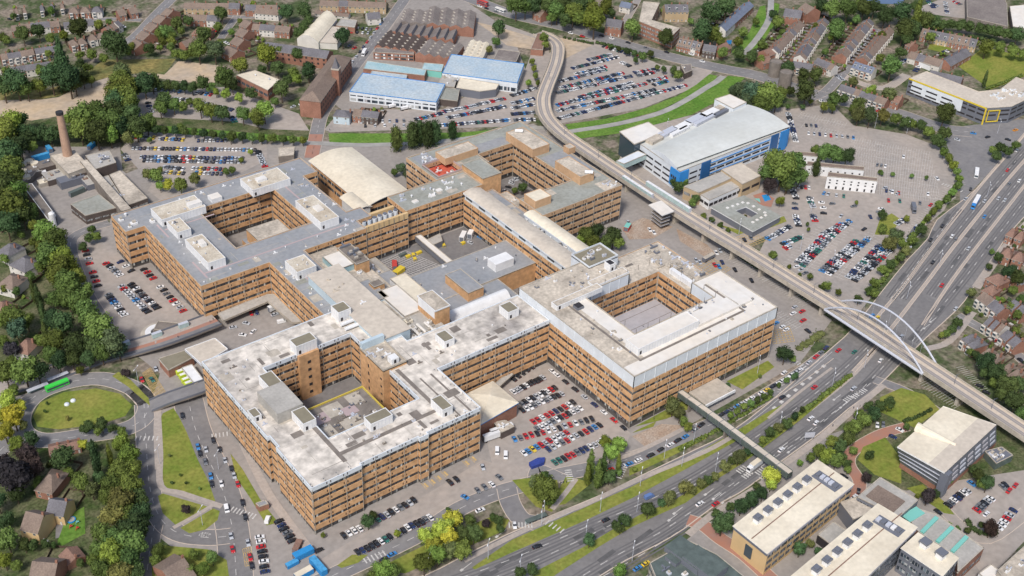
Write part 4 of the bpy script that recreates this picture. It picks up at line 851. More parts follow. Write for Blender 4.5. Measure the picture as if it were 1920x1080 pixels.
# --- boiler house yard
ch = empty('boiler_chimney', tuple(G(131, 311)), 0, 'tall tapering brick-coloured boiler chimney with black top', 'chimney')
b = MB(); b.cyl(0, 0, 0, 37, 3.3, 2.1, 'conc_dark', 20); o = b.build('stack', ch); M['stack'] = mat('stack', (.44, .29, .21), .9, .2, scale=.3, var=.2); o.data.materials[0] = M['stack']
b = MB(); b.cyl(0, 0, 37, 38.8, 2.35, 2.35, 'dark', 20); b.build('cap', ch)
bld('boiler house with flat tan roof around the foot of the tall chimney', 'building', [(94, 292), (140, 282), (168, 312), (128, 327)], 8, 'conc', 'stained2')
bld('dark brick plant building with rooftop machinery right of the chimney', 'building', [(160, 292), (205, 282), (218, 305), (178, 318)], 8, 'darkbrick', 'greyroof', items=10, seed=81)
bld('long narrow tan conveyor gallery from boiler house to the hospital corner', 'gallery', [(150, 302), (163, 299), (246, 391), (228, 396)], 9, 'conc_dark', 'stained2', rim=.1)
bld('flat pinkish roofed workshop beside the car park fence', 'building', [(205, 328), (225, 320), (277, 372), (240, 385)], 5.5, 'darkbrick', 'stained2', [(2, 3)], wm=WINW)
bld('narrow tan flat-roofed shed with a line of roof lights beside the gallery', 'building', [(188, 334), (203, 329), (238, 384), (230, 388)], 5, 'darkbrick', 'greyroof', items=5, seed=82)
bld('low dark square building with grey flat roof near parked cars', 'building', [(132, 383), (185, 364), (218, 390), (160, 405)], 6, 'darkbrick', 'felt_green', [(2, 3)], wm=WINW, bay=4)
bld('long narrow brown shed with white roof edge at the foot of the woodland', 'building', [(42, 348), (60, 344), (105, 405), (92, 415)], 5, 'darkbrick', 'conc_dark', rimmat='white')
tk = bld('concrete tank compound holding round beige tank tops', 'tank compound', [(18, 312), (62, 297), (76, 312), (62, 330), (38, 344)], 4, 'conc_dark', 'conc_dark')
for (x, y) in ((30, 315), (43, 309), (55, 304), (65, 308), (44, 323), (50, 333), (38, 326)): q = G(x, y, 4); b = MB(); b.cyl(q.x, q.y, 3.5, 5.4, 2.5, 2.5, 'creamroof', 14); att(b.build('tank'), tk)
q = G(101, 424); b = MB(); b.cyl(q.x, q.y, 0, 9, 1.9, 1.9, 'white', 14); b.cyl(q.x, q.y, 9, 9.8, 1.9, .8, 'white', 14); b.build('silo', label='white upright silo at the end of the long brown shed', cat='silo')
yd = empty('boiler_plant', tuple(G(110, 345)), 0, 'cluttered pipes, pale ducts and small dark sheds of the boiler yard', 'boiler plant'); rq = random.Random(8)
for (px, w_, h_, z_, m, r_) in (((92, 318), 7, 5, 5, 'darkbrick', 'conc_dark'), ((112, 335), 9, 6, 4, 'darkbrick', 'greyroof'), ((135, 345), 8, 4, 5, 'metal_dark', 'metal_dark'), ((150, 335), 5, 5, 6, 'darkbrick', 'conc_dark'), ((168, 345), 4, 8, 4, 'metal_dark', 'greyroof'), ((190, 318), 8, 4, 4, 'darkbrick', 'lilac'), ((88, 345), 5, 3, 3, 'conc', 'creamroof'), ((60, 330), 6, 4, 4, 'conc_dark', 'greyroof')):
    q = G(*px); b = MB(); b.box(q.x - w_, q.x + w_, q.y - h_, q.y + h_, 0, z_, m, r_); att(b.build('shed'), yd); clutter(yd, q.x - w_ + 1, q.x + w_ - 1, q.y - h_ + 1, q.y + h_ - 1, z_, 3, int(px[0]), ('white', 'conc', 'metal_dark', 'tile_red'), 'flue', 1.0)
for k in range(9): q = G(80 + k * 11, 352 + rq.uniform(-22, 14)); b = MB(); b.bar((q.x, q.y, 2.2), (q.x + rq.uniform(4, 9), q.y + rq.uniform(-3, 3), 2.4), .5, rq.choice(['white', 'conc', 'steel', 'greendark']), 8); att(b.build('pipe'), yd)
def cont(px, z, ang, L, w_, h, m, label, cat='container', name='container', mt='auto', group=None, wheels=False):
    if mt == 'auto': mt = None; L *= .93; w_ *= .9
    if m == 'skipblue' and not mt: mt = 'skipblue_top'
    c = G(*px); root = empty(name, (c.x, c.y, 0), R(ang), label, cat, group); b = MB(); b.box(-L / 2, L / 2, -w_ / 2, w_ / 2, .15 if not wheels else 1.0, h, m, mt)
    for i in range(int(L / .9)): b.box(-L / 2 + i * .9 + .2, -L / 2 + i * .9 + .5, -w_ / 2 - .05, w_ / 2 + .05, .4 if not wheels else 1.2, h - .2, m)
    b.build('body', root); d = MB(); d.box(-L / 2 - .06, -L / 2, -w_ / 2 + .2, w_ / 2 - .2, .4, h - .3, 'metal_dark'); d.build('door', root)
    if wheels:
        for x in (-L / 2 + 1.2, L / 2 - 1.2):
            for y in (-w_ / 2 + .2, w_ / 2 - .2): d = MB(); d.bar((x, y - .2, .5), (x, y + .2, .5), .5, 'tyre', 10); d.build('wheel', root)
    return root
cont((77, 300), 0, 0, 12, 3, 4, 'skipblue', 'blue container standing upright beside the tank compound'); cont((93, 283), 0, 90, 7, 3, 3, 'skipblue', 'blue skip near the hedge behind the boiler house')
cont((172, 277), 0, 40, 7, 3, 3, 'skipblue', 'blue skip at the top of the yard beside the conifers'); cont((145, 364), 0, 12, 11, 3, 3.2, 'greendark', 'dark green long container in the boiler yard'); cont((82, 325), 0, 80, 10, 3, 3.5, 'white', 'white container with blue base beside the tanks')
bld('small flat-roofed electricity substation on the grass below the bridge', 'substation', [(521, 278), (553, 275), (551, 291), (522, 294)], 5, 'conc_dark', 'stained2')
bld('tan flat-roofed office building with glazed side among trees', 'office building', [(443, 141), (478, 132), (525, 150), (502, 170)], 8, 'redbrick', 'creamroof', [(3, 5)], wm=WINB, items=2, seed=83)
# --- gabled houses
def house_mesh(w_, d, wh, rh, wall, roof, hip=False, over=.35):
    a = MB(); a.hexa([(-w_ / 2, -d / 2, 0), (w_ / 2, -d / 2, 0), (w_ / 2, d / 2, 0), (-w_ / 2, d / 2, 0), (-w_ / 2, -d / 2, wh), (w_ / 2, -d / 2, wh), (w_ / 2, d / 2, wh), (-w_ / 2, d / 2, wh)], wall)
    if not hip:
        for x, f in ((-w_ / 2, 1), (w_ / 2, -1)): a.face([(x, d / 2, wh), (x, -d / 2, wh), (x, 0, wh + rh)][::f], wall)
    r = MB(); e = d / 2 + over; ze = wh - rh * over / (d / 2); hx = w_ / 2 + (over if hip else 0); ri = hx - (min(d / 2, w_ / 2 - .3) if hip else 0)
    for s_ in (-1, 1):
        q = [(-hx, s_ * e, ze), (hx, s_ * e, ze), (ri, 0, wh + rh), (-ri, 0, wh + rh)]; r.face(q if s_ < 0 else q[::-1], roof); q2 = [(x, y, z - .25) for x, y, z in q]; r.face(q2[::-1] if s_ < 0 else q2, roof)
        r.face([q[0], q[1], q2[1], q2[0]], 'conc')
    if hip:
        for s_ in (-1, 1): q = [(s_ * hx, s_ * -e, ze), (s_ * hx, s_ * e, ze), (s_ * ri, 0, wh + rh)]; r.face(q, roof)
    return a.build('wall', mesh_only=True), r.build('roof', mesh_only=True)
CHM = {}
def chim(m):
    if m not in CHM: b = MB(); b.box(-.5, .5, -.4, .4, -1.2, 1.3, m); b.box(-.3, -.1, -.1, .1, 1.3, 1.7, 'redbrick'); b.box(.1, .3, -.1, .1, 1.3, 1.7, 'redbrick'); CHM[m] = b.build('chimney', mesh_only=True)
    return CHM[m]
b = MB(); b.box(-.65, .65, -.06, .06, 0, 1.3, 'render_white'); b.box(-.52, -.05, -.09, -.05, .12, 1.2, 'glass'); b.box(.05, .52, -.09, -.05, .12, 1.2, 'glass'); HW = b.build('window', mesh_only=True)
b = MB(); b.box(-.45, .45, -.06, .06, 0, 2.1, 'metal_dark'); b.box(-.38, .38, -.1, -.05, .05, 2.0, 'render_white'); HD = b.build('door', mesh_only=True)
b = MB(); b.box(-1.2, 1.2, -1.0, .1, 0, 5.0, 'render_white'); b.box(-1.0, 1.0, -1.06, -.98, .8, 2.1, 'glass'); b.box(-1.0, 1.0, -1.06, -.98, 3.3, 4.5, 'glass'); BAYW = b.build('bay_window', mesh_only=True)
b = MB(); b.box(-1.6, 1.6, 0, 3.2, 0, 2.9, 'redbrick', 'tile_brown'); EXT = b.build('extension', mesh_only=True)
GARD = []
def terrace(pa, pb, n, d, wh, rh, wall, roof, desc, group, hip=False, gap=0.0, bayw=False, ext=False, kind='terraced_house', cat='house', front=1, zr=None, chm='redbrick', dorm=False, end='left'):
    zz = zr or (wh + rh); A, B = G(*pa, zz), G(*pb, zz); L = (B - A).length; t = (B - A).normalized(); w_ = L / n - gap; rz = math.atan2(t.y, t.x)
    nrm = Vector((t.y, -t.x, 0))
    if nrm.dot(CAM - A) < 0: rz += math.pi
    if front < 0: rz += math.pi
    protos = {}; bk = Vector((math.sin(rz), -math.cos(rz), 0)) * -1; hr = random.Random(int(A.x * 7 + A.y))
    for i in range(n):
        c = A + t * (L / n * (i + .5)); lab = (desc if n == 1 else '%s, %s from the %s' % (desc, ordn(i), end))
        v_ = 1 if n > 2 and hr.random() < .33 else 0
        if kind not in ('garage', 'outbuilding', 'hall', 'shop_house', 'pub'): GARD.append((c, bk, w_, d, hr.random()))
        if v_ not in protos:
            wm_, rm_ = house_mesh(w_, d, wh + .12 * v_, rh + .1 * v_, M[{'redbrick': 'render_white', 'render_white': 'redbrick'}.get(wall, 'redbrick') if v_ else wall], M[{'tile_brown': 'tile_grey', 'tile_grey': 'tile_brown', 'tile_red': 'tile_brown'}.get(roof, roof) if v_ else roof], hip)
            protos[v_] = root = empty(kind, (c.x, c.y, 0), rz)
            inst('wall', wm_, root); r = inst('roof', rm_, root)
            inst('chimney', chim(chm), r, (w_ / 2 - .5, .3, wh + rh))
            for k, x in enumerate((-w_ * .27, w_ * .27)):
                for zf in ((.9, wh - 2.0) if wh > 4.5 else (.9,)):
                    if bayw and k == 0: continue
                    if k == 1 and zf < 1: continue
                    inst('window', HW, root, (x, -d / 2 - .03, zf))
                inst('window', HW, root, (x, d / 2 + .03, max(.9, wh - 2.0)), math.pi)
            inst('door', HD, root, (w_ * .27, -d / 2 - .03, 0))
            if bayw: inst('bay_window', BAYW, root, (-w_ * .22, -d / 2, 0))
            if ext: inst('extension', EXT, root, (w_ * .2, d / 2, 0))
            if dorm: b = MB(); b.box(-.8, .8, -d * .38, 0, wh + .2, wh + rh * .8, 'white', 'tile_grey'); b.box(-.6, .6, -d * .385, -d * .38, wh + .4, wh + rh * .7, 'glass'); b.build('dormer', r)
        else: root = copy_tree(protos[v_]); root.location = (c.x, c.y, 0)
        tag(root, lab, cat, group if n > 1 else None)
tb = 'tile_brown'
terrace((22, 17), (52, 13), 2, 9, 5, 3, 'render_white', 'tile_brown', 'white semi-detached house at the far left top', 'houses at top left', True, 4, True)
terrace((68, 11), (125, 5), 3, 9, 5, 3, 'render_white', 'tile_brown', 'white and brick semi behind the top left road', 'semis at top left', True, 5, True)
terrace((127, 14), (192, 12), 3, 9, 5, 3, 'redbrick', 'tile_brown', 'red brick house with white bays above the parked cars', 'brick houses at top left', True, 1, True)
terrace((215, 20), (258, 12), 2, 9, 5, 3, 'redbrick', 'tile_brown', 'brick house at the corner hedge by the main street', 'corner houses top left', False, 3)
terrace((20, 48), (110, 38), 5, 9, 5.5, 2.8, 'redbrick', 'tile_brown', 'long-roofed brown house behind the two dark trees', 'second row at top left', False, 0, False)
terrace((118, 42), (175, 36), 3, 9, 5.5, 2.8, 'render_white', 'tile_grey', 'grey-roofed house above the round dark tree', 'second row right part', False, 0, False)
terrace((0, 102), (62, 92), 5, 8, 5.5, 2.6, 'render_white', 'tile_grey', 'white-fronted terraced house with grey slate roof, lower left row', 'white fronted terrace', False, 0, True)
terrace((64, 91), (110, 84), 4, 8, 5.5, 2.6, 'redbrick', 'tile_grey', 'brick terraced house with white bay beside the tall pointed tree', 'brick part of the white fronted terrace', False, 0, True)
terrace((128, 76), (160, 70), 2, 8.5, 5.5, 2.8, 'redbrick', 'tile_brown', 'brown-roofed semi right of the tall pointed tree', 'brown roofed semis', True, 1, True)
terrace((163, 66), (198, 60), 2, 8.5, 5.5, 2.8, 'render_white', 'tile_brown', 'brown-roofed semi next to the big round tree', 'semis by the round tree', True, 1, True)
terrace((195, 52), (222, 38), 3, 8.5, 5.5, 2.8, 'redbrick', 'tile_brown', 'small brown-roofed house left of the main street', 'houses left of main street', False, 1)
terrace((0, 130), (45, 122), 3, 8, 5.5, 2.6, 'redbrick', 'tile_grey', 'grey-roofed terraced house at the left edge above the woodland', 'lowest terrace at left', False, 0, False, True)
terrace((46, 122), (112, 112), 4, 8, 5.5, 2.6, 'render_white', 'tile_grey', 'white-walled terraced house behind the garden trees', 'lowest terrace, right part', False, 0, False, True)
for i, (a_, b_) in enumerate((((312, 15), (325, 20)), ((296, 27), (311, 33)), ((281, 41), (296, 48)), ((266, 57), (281, 64)), ((252, 73), (267, 81)))):
    terrace(a_, b_, 1, 13, 5.5, 3, 'redbrick', 'tile_brown', '%s of five brown gabled houses stepping down right of the main street' % ordn(i).replace('first', 'uppermost').replace('fifth', 'lowest'), None, kind='detached_house')
terrace((345, 5), (450, 6), 5, 9, 5.5, 2.8, 'buff', 'tile_brown', 'tan brick house in the topmost row right of the street', 'tan houses at the top')
terrace((460, 9), (520, 9), 3, 9, 5.5, 2.8, 'render_white', 'tile_brown', 'white-fronted house in the row beside the small crossroads', 'white houses by the crossroads')
terrace((350, 26), (408, 29), 3, 9, 5.5, 2.8, 'redbrick', 'tile_brown', 'brown-roofed brick house behind the cul-de-sac trees', 'houses behind the cul-de-sac')
terrace((340, 78), (368, 68), 1, 9, 3.5, 3, 'redbrick', 'tile_brown', 'low bungalow with pointed brown roof amid the trees', None, kind='bungalow')
terrace((360, 52), (400, 56), 2, 9, 4, 3, 'redbrick', 'tile_red', 'reddish-roofed bungalow in the wooded gardens', 'bungalows in the wooded gardens', True, 2)
for i, (a_, b_) in enumerate((((458, 36), (472, 42)), ((450, 52), (466, 58)), ((441, 68), (458, 75)), ((426, 85), (446, 95)))):
    terrace(a_, b_, 1, 12, 5.5, 3, 'redbrick', 'tile_brown', '%s of four brown gabled houses along the small right-hand street' % ['top', 'second', 'third', 'bottom'][i], None, kind='detached_house')
terrace((474, 44), (545, 50), 5, 9, 5.5, 2.8, 'redbrick', 'tile_brown', 'red brick terraced house left of the cream barrel roof', 'brick terrace left of the barrel roof')
terrace((480, 14), (524, 18), 3, 9, 5.5, 2.8, 'render_white', 'tile_brown', 'white terraced house above the two round trees', 'white terrace above the round trees')
terrace((592, 20), (655, 26), 5, 7, 2.6, 1, 'render_white', 'tile_brown', 'low white garage in the row behind the garden', 'row of garages', kind='garage', cat='garage')
terrace((600, 0), (724, 4), 7, 9, 5.5, 2.8, 'buff', 'tile_brown', 'tan brick terraced house at the very top edge', 'tan terrace at the top edge')
terrace((687, 24), (712, 22), 1, 10, 5.5, 3.5, 'render_white', 'tile_grey', 'white corner house with grey roof near the garages', None, kind='detached_house')
# right-hand terraces
G4 = 'terraced streets at top right'
terrace((1450, 92), (1500, 38), 10, 9, 5.6, 2.8, 'redbrick', 'tile_brown', 'brown-roofed terraced house in the leftmost street', G4, False, 0, True, True)
terrace((1500, 104), (1546, 33), 13, 9, 5.6, 2.8, 'redbrick', 'tile_grey', 'pale-roofed terraced house in the second row of streets', 'second terraced row', False, 0, True, True)
terrace((1578, 100), (1630, 35), 12, 9, 5.6, 2.8, 'redbrick', 'tile_brown', 'terraced house with many chimneys left of the car-lined street', 'third terraced row', False, 0, True, True)
terrace((1618, 108), (1668, 50), 11, 9, 5.6, 2.8, 'redbrick', 'tile_brown', 'terraced house right of the car-lined street', 'fourth terraced row', False, 0, True, True)
terrace((1533, 108), (1567, 122), 4, 9, 5.8, 3, 'redbrick', 'tile_grey', 'dark-roofed house at the lower corner of the streets', 'corner houses of the streets', False)
terrace((1487, 114), (1525, 120), 4, 9, 5.8, 3, 'redbrick', 'tile_grey', 'brick house just right of the concrete silos', 'houses by the silos', False, 0, True)
terrace((1603, 115), (1641, 127), 4, 9, 6, 3.4, 'redbrick', 'slate_blue', 'house with blue slate roof and white porch', 'blue slate houses', False, 0, True, dorm=True)
terrace((1577, 157), (1665, 186), 9, 8.5, 5.6, 2.8, 'darkbrick', 'tile_grey', 'dark terraced house behind the street trees', 'dark terrace behind street trees', False, 0, True)
terrace((1676, 177), (1692, 182), 1, 10, 6, 3, 'redbrick', 'tile_red', 'red brick end building beside the school slope', None, kind='detached_house')
terrace((1405, 2), (1352, 50), 6, 9, 6, 3, 'redbrick', 'slate_blue', 'orange brick town house with slate roof by the canal', 'canal side town houses', end='top')
terrace((1472, 15), (1505, 20), 2, 14, 9, 4, 'redbrick', 'tile_grey', 'big red brick apartment house near the top right', 'big brick apartment houses', cat='apartment house', kind='apartment_house')
terrace((1510, 5), (1528, 15), 1, 14, 9, 4, 'redbrick', 'tile_brown', 'brick apartment house with gable facing the streets', None, kind='apartment_house')
terrace((1274, 70), (1318, 80), 5, 10, 6, 3.6, 'redbrick', 'tile_brown', 'shop house with white dormers on the main road', 'shops on the main road', dorm=True, cat='shop', kind='shop_house')
terrace((1320, 82), (1345, 86), 2, 10, 6, 3.4, 'darkbrick', 'tile_grey', 'dark shop house with pale front beside the dormered shops', 'dark shop houses', cat='shop', kind='shop_house')
terrace((1346, 88), (1362, 78), 1, 10, 5, 3.4, 'redbrick', 'tile_red', 'small gabled house at the end of the shops', None, kind='shop_house')
terrace((1008, 14), (1022, 20), 1, 9, 6, 3.5, 'redbrick', 'tile_brown', 'small red brick house among trees by the main road', None, kind='detached_house')
terrace((1138, 34), (1168, 38), 2, 12, 8, 4, 'redbrick', 'tile_grey', 'brick pub with white ground floor on the main road', 'pub on the main road', cat='pub', kind='pub')
terrace((1165, 2), (1185, 6), 1, 9, 5, 3, 'render_white', 'slate_blue', 'white house with blue slate roof at the top edge', None, kind='detached_house')
terrace((1246, 8), (1290, 8), 3, 12, 9, 4, 'buff', 'tile_grey', 'tall pale Victorian villa behind the flats', 'pale villas', cat='villa', kind='villa', dorm=True)
terrace((1432, 95), (1450, 88), 1, 10, 5.5, 3, 'redbrick', 'tile_red', 'brick house beside the canal path', None, kind='detached_house'); terrace((1424, 108), (1442, 104), 1, 10, 5.5, 3, 'redbrick', 'tile_red', 'brick house just above the main road bridge', None, kind='detached_house')
terrace((1730, 53), (1834, 74), 8, 13, 5, 4, 'buff', 'tile_grey', 'almshouse with small white dormers facing the lawn', 'almshouses round the lawn', dorm=True, cat='almshouse', kind='almshouse')
terrace((1708, 96), (1768, 113), 4, 11, 4.5, 3.5, 'redbrick', 'tile_grey', 'grey-roofed low house left of the small lawn', 'low houses by the lawn'); terrace((1772, 112), (1812, 90), 3, 11, 4.5, 3.5, 'redbrick', 'tile_grey', 'low brick house with angled roof below the lawn', 'angled low houses')
terrace((1745, 131), (1806, 145), 3, 13, 5, 4, 'redbrick', 'tile_grey', 'broad dark-roofed hall behind the school', 'dark roofed halls', kind='hall', cat='hall')
terrace((1706, 75), (1716, 80), 1, 9, 5, 3, 'redbrick', 'tile_red', 'orange brick cottage behind the white garages', None, kind='detached_house')
bld('long white flat garage block with pale doors', 'garage block', [(1702, 107), (1708, 101), (1750, 116), (1745, 124)], 4, 'white', 'greyroof')
# houses east of the arch bridge
terrace((1845, 547), (1885, 577), 4, 9, 6, 3, 'redbrick', 'tile_grey', 'brick terraced house with grey roof above the arch bridge end', 'upper houses by the arch', False, 0, True)
terrace((1855, 592), (1888, 612), 3, 9, 6, 3, 'redbrick', 'tile_grey', 'brick house with white bays on the side street', 'side street houses', False, 1, True); terrace((1888, 617), (1918, 640), 2, 9, 6, 3, 'redbrick', 'tile_grey', 'grey-roofed brick house beside the red car', 'houses by the red car', False, 1, True)
terrace((1818, 622), (1843, 642), 2, 10, 6, 3, 'redbrick', 'tile_grey', 'brick villa nearest the end of the arch', 'villas by the arch', True, 1, True); terrace((1848, 650), (1880, 668), 2, 10, 6, 3, 'redbrick', 'tile_brown', 'brown-roofed brick villa by the garden trees', 'garden villas', True, 1, True)
terrace((1885, 678), (1918, 698), 2, 10, 6, 3, 'redbrick', 'tile_brown', 'brown-roofed villa at the right edge by the viaduct trees', 'viaduct side villas', True, 1, True)
terrace((1893, 425), (1925, 437), 2, 10, 6, 3.2, 'redbrick', 'tile_red', 'red-roofed house at the right edge above the footpath', 'red roofed houses at right edge', True, 1); terrace((1880, 462), (1925, 476), 2, 10, 6, 3.2, 'redbrick', 'tile_red', 'red-tiled house just right of the slip road trees', 'red tiled pair', True, 1)
terrace((1862, 508), (1886, 522), 1, 11, 6, 3.2, 'redbrick', 'tile_red', 'red-tiled detached house near the bend in the path', None, True, kind='detached_house'); terrace((1905, 505), (1930, 520), 1, 11, 6, 3.2, 'redbrick', 'tile_grey', 'grey-roofed house behind the dark garden trees', None, True, kind='detached_house')
terrace((1852, 530), (1872, 540), 1, 10, 6, 3.2, 'redbrick', 'tile_red', 'small red-roofed house just above the brick terrace', None, True, kind='detached_house')
terrace((1900, 560), (1930, 580), 2, 9, 6, 3, 'redbrick', 'tile_grey', 'brick house at the right edge among gardens', 'edge houses', False, 1)
# houses at the left
terrace((8, 452), (28, 462), 1, 12, 6, 4, 'render_white', 'tile_grey', 'half-timbered house with dark roof at the left edge', None, True, kind='detached_house'); terrace((30, 476), (60, 490), 1, 12, 6, 4, 'render_white', 'tile_grey', 'larger dark-roofed house right beside the tree belt', None, True, kind='detached_house')
terrace((5, 512), (36, 520), 1, 13, 6, 4, 'render_white', 'tile_brown', 'dark-roofed house with skylights, lowest of the left group', None, True, kind='detached_house'); terrace((-8, 562), (14, 570), 1, 12, 5, 4, 'redbrick', 'tile_red', 'red-roofed house cut by the left edge', None, True, kind='detached_house')
terrace((35, 634), (62, 640), 1, 12, 5, 4, 'render_white', 'tile_red', 'white house with red roof deep in the woodland', None, True, kind='detached_house')
terrace((78, 886), (110, 893), 1, 14, 5, 4, 'redbrick', 'tile_brown', 'brown hipped-roof house between the purple and green trees', None, True, kind='detached_house')
terrace((90, 838), (150, 826), 3, 7, 3, 1.5, 'redbrick', 'tile_red', 'low brick outbuilding along the lane behind the trees', 'row of outbuildings', kind='outbuilding', cat='outbuilding')
hs = terrace((48, 958), (82, 966), 1, 12, 7, 5, 'yellowstone', 'tile_brown', 'cream-gabled nursery house beside the playground lawn', None, kind='detached_house'); terrace((92, 935), (126, 940), 1, 10, 6, 4, 'yellowstone', 'tile_grey', 'dark-roofed rear wing with yellow end wall above the playground', None, kind='house_wing')
terrace((60, 1052), (108, 1056), 1, 14, 6, 5, 'redbrick', 'tile_brown', 'brick house with brown cross roof at the bottom left', None, kind='detached_house'); terrace((125, 1026), (142, 1046), 1, 8, 3, 2, 'redbrick', 'tile_red', 'small red-roofed shed house right of the bottom left house', None, kind='outbuilding')
terrace((304, 1070), (345, 1045), 1, 16, 4, 4, 'redbrick', 'tile_brown', 'mossy brown pitched roof hall at the bottom of the road bend', None, kind='hall', cat='hall')
# --- mill, sheds and trade units at the top
def ridge_hall(label, cat, pa, pb, d, wh, rh, wall, roof, zf=((3, 4.6), (7, 8.6), (11, 12.6)), name='mill', hip=False):
    A, B = G(*pa, wh + rh), G(*pb, wh + rh); t = (B - A); L = t.length; rz = math.atan2(t.y, t.x); c = (A + B) / 2
    if Vector((t.y, -t.x, 0)).dot(CAM - A) < 0: rz += math.pi
    root = empty(name, (c.x, c.y, 0), rz, label, cat); wm_, rm_ = house_mesh(L, d, wh, rh, M[wall], M[roof], hip); inst('wall', wm_, root); inst('roof', rm_, root)
    n = int(L / 4.5)
    for i in range(n):
        for (a, b_) in zf:
            if a < wh - 1:
                inst('window', WIND, root, (-L / 2 + L * (i + .5) / n, -d / 2 - .04, a), 0, (1.5, 1.4, b_ - a))
    return root
mill = ridge_hall('long red brick Victorian mill with grey roof beside the street', 'mill', (640, 95), (580, 178), 15, 13, 4.5, 'redbrick', 'tile_brown', hip=True)
b = MB(); b.box(-2.6, 2.6, -2.6, 2.6, 0, 20, 'redbrick'); b.box(-2.9, 2.9, -2.9, 2.9, 20, 21, 'conc')
b.face([(-2.4, -2.4, 21), (2.4, -2.4, 21), (0, 0, 29)], 'tile_grey'); b.face([(2.4, -2.4, 21), (2.4, 2.4, 21), (0, 0, 29)], 'tile_grey'); b.face([(2.4, 2.4, 21), (-2.4, 2.4, 21), (0, 0, 29)], 'tile_grey'); b.face([(-2.4, 2.4, 21), (-2.4, -2.4, 21), (0, 0, 29)], 'tile_grey')
b.build('clock_tower', mill).location = (2, -7, 0)
ridge_hall('long brick apartment range with purple-grey roof joined to the mill', 'apartment block', (498, 78), (618, 95), 13, 9, 3.5, 'redbrick', 'tile_grey', ((3, 4.6), (6.5, 8)), name='apartment_block')
def obarrel(label, cat, px, ze, rise, wall, roof, name='hall', n=10):
    q = [Vector(p) for p in Wp(px, ze)]; c = sum(q, Vector((0, 0))) / 4; root = empty(name, (c.x, c.y, 0), 0, label, cat)
    b = MB(); b.prism([tuple(v) for v in q], 0, ze, wall); att(b.build('wall'), root); b = MB()
    for i in range(n):
        a, d = i / n, (i + 1) / n; za, zd = ze + rise * math.sin(math.pi * a), ze + rise * math.sin(math.pi * d)
        p = [q[0].lerp(q[1], a), q[0].lerp(q[1], d), q[3].lerp(q[2], d), q[3].lerp(q[2], a)]; zz = [za, zd, zd, za]; f = [(p[k].x, p[k].y, zz[k]) for k in range(4)]
        nn = (Vector(f[1]) - Vector(f[0])).cross(Vector(f[3]) - Vector(f[0])); b.face(f if nn.z > 0 else f[::-1], roof)
        for s_, o_ in ((0, 1), (3, 2)): b.face([(p[s_].x, p[s_].y, ze), (p[o_].x, p[o_].y, ze), (p[o_].x, p[o_].y, zd), (p[s_].x, p[s_].y, za)], wall)
    att(b.build('roof'), root); return root
obarrel('long hall with cream barrel roof beside the leafy row of trees', 'hall', [(557, 72), (597, 80), (632, 36), (604, 25)], 6, 4.5, 'render_white', 'creamroof')
bld('flat pale green roofed annex beside the cream barrel hall', 'building', [(597, 80), (632, 82), (652, 52), (622, 50)], 5, 'render_white', 'tanroof'); bld('flat brown roofed workshop above the small car park', 'building', [(630, 48), (665, 52), (670, 38), (640, 35)], 5, 'redbrick', 'greyroof')
def sheds(label, px, n, wh, rh, wall, roof, saw=False, name='factory_shed', group='old factory sheds'):
    q = [Vector(p) for p in Wp(px, wh)]; c = sum(q, Vector((0, 0))) / 4; root = empty(name, (c.x, c.y, 0), 0, label, 'factory', group)
    b = MB(); b.prism([tuple(v) for v in q], 0, wh, wall); r = MB()
    for i in range(n):
        a, d, m = i / n, (i + 1) / n, (i + (.85 if saw else .5)) / n
        P_ = lambda u, v, z: (*q[0].lerp(q[1], u).lerp(q[3].lerp(q[2], u), v), z)
        r.face([P_(a, 0, wh), P_(m, 0, wh + rh), P_(m, 1, wh + rh), P_(a, 1, wh)], roof if not saw or i % 3 else roof); r.face([P_(m, 0, wh + rh), P_(d, 0, wh), P_(d, 1, wh), P_(m, 1, wh + rh)], 'tile_grey' if saw else roof)
        for v in (0, 1): r.face([P_(a, v, wh), P_(d, v, wh), P_(m, v, wh + rh)], wall)
        if not saw:
            for v in (.2, .4, .6, .8): p = Vector(P_((a * .6 + m * .4), v, 0)); r.box(p.x - .6, p.x + .6, p.y - 1.5, p.y + 1.5, wh + rh * .35, wh + rh * .55, 'conc')
    att(b.build('wall'), root); att(r.build('roof'), root)
sheds('grey corrugated factory shed at the top corner of the street', [(748, 42), (810, 46), (815, 22), (758, 18)], 3, 6, 1.6, 'corrug', 'corrug'); sheds('large brick factory shed with rows of roof lights', [(800, 46), (888, 55), (893, 24), (805, 14)], 4, 7, 2.2, 'redbrick', 'corrug')
sheds('sawtooth-roofed brick factory in the middle of the sheds', [(728, 62), (850, 78), (858, 60), (740, 45)], 8, 6, 2.6, 'redbrick', 'corrug', True); sheds('blackened sawtooth-roofed factory beside the street', [(702, 88), (780, 98), (800, 74), (726, 60)], 5, 6, 2.4, 'redbrick', 'darkbrick')
sheds('ridged grey-roofed factory with brick end walls, right of the black one', [(778, 102), (850, 112), (870, 86), (800, 76)], 4, 6, 2.4, 'redbrick', 'corrug'); sheds('pale curved workshop beside the bushes', [(866, 106), (905, 110), (918, 82), (882, 76)], 3, 5, 1.5, 'render_white', 'creamroof')
bld('red and blue fronted flat-roofed workshop below the black factory', 'workshop', [(700, 98), (776, 102), (774, 92), (705, 90)], 6, 'redbrick', 'corrug', [(1, 2.4), (3.6, 5)], wm=WINW)
bld('long teal-blue roofed trade unit, first below the factories', 'trade unit', [(681, 129), (796, 142), (800, 131), (688, 114)], 5.5, 'redbrick', 'tealroof', group='blue roofed trade units'); bld('narrow pale blue roofed shed squeezed between trade units', 'shed', [(693, 142), (762, 148), (764, 141), (697, 133)], 4.5, 'conc', 'blueroof')
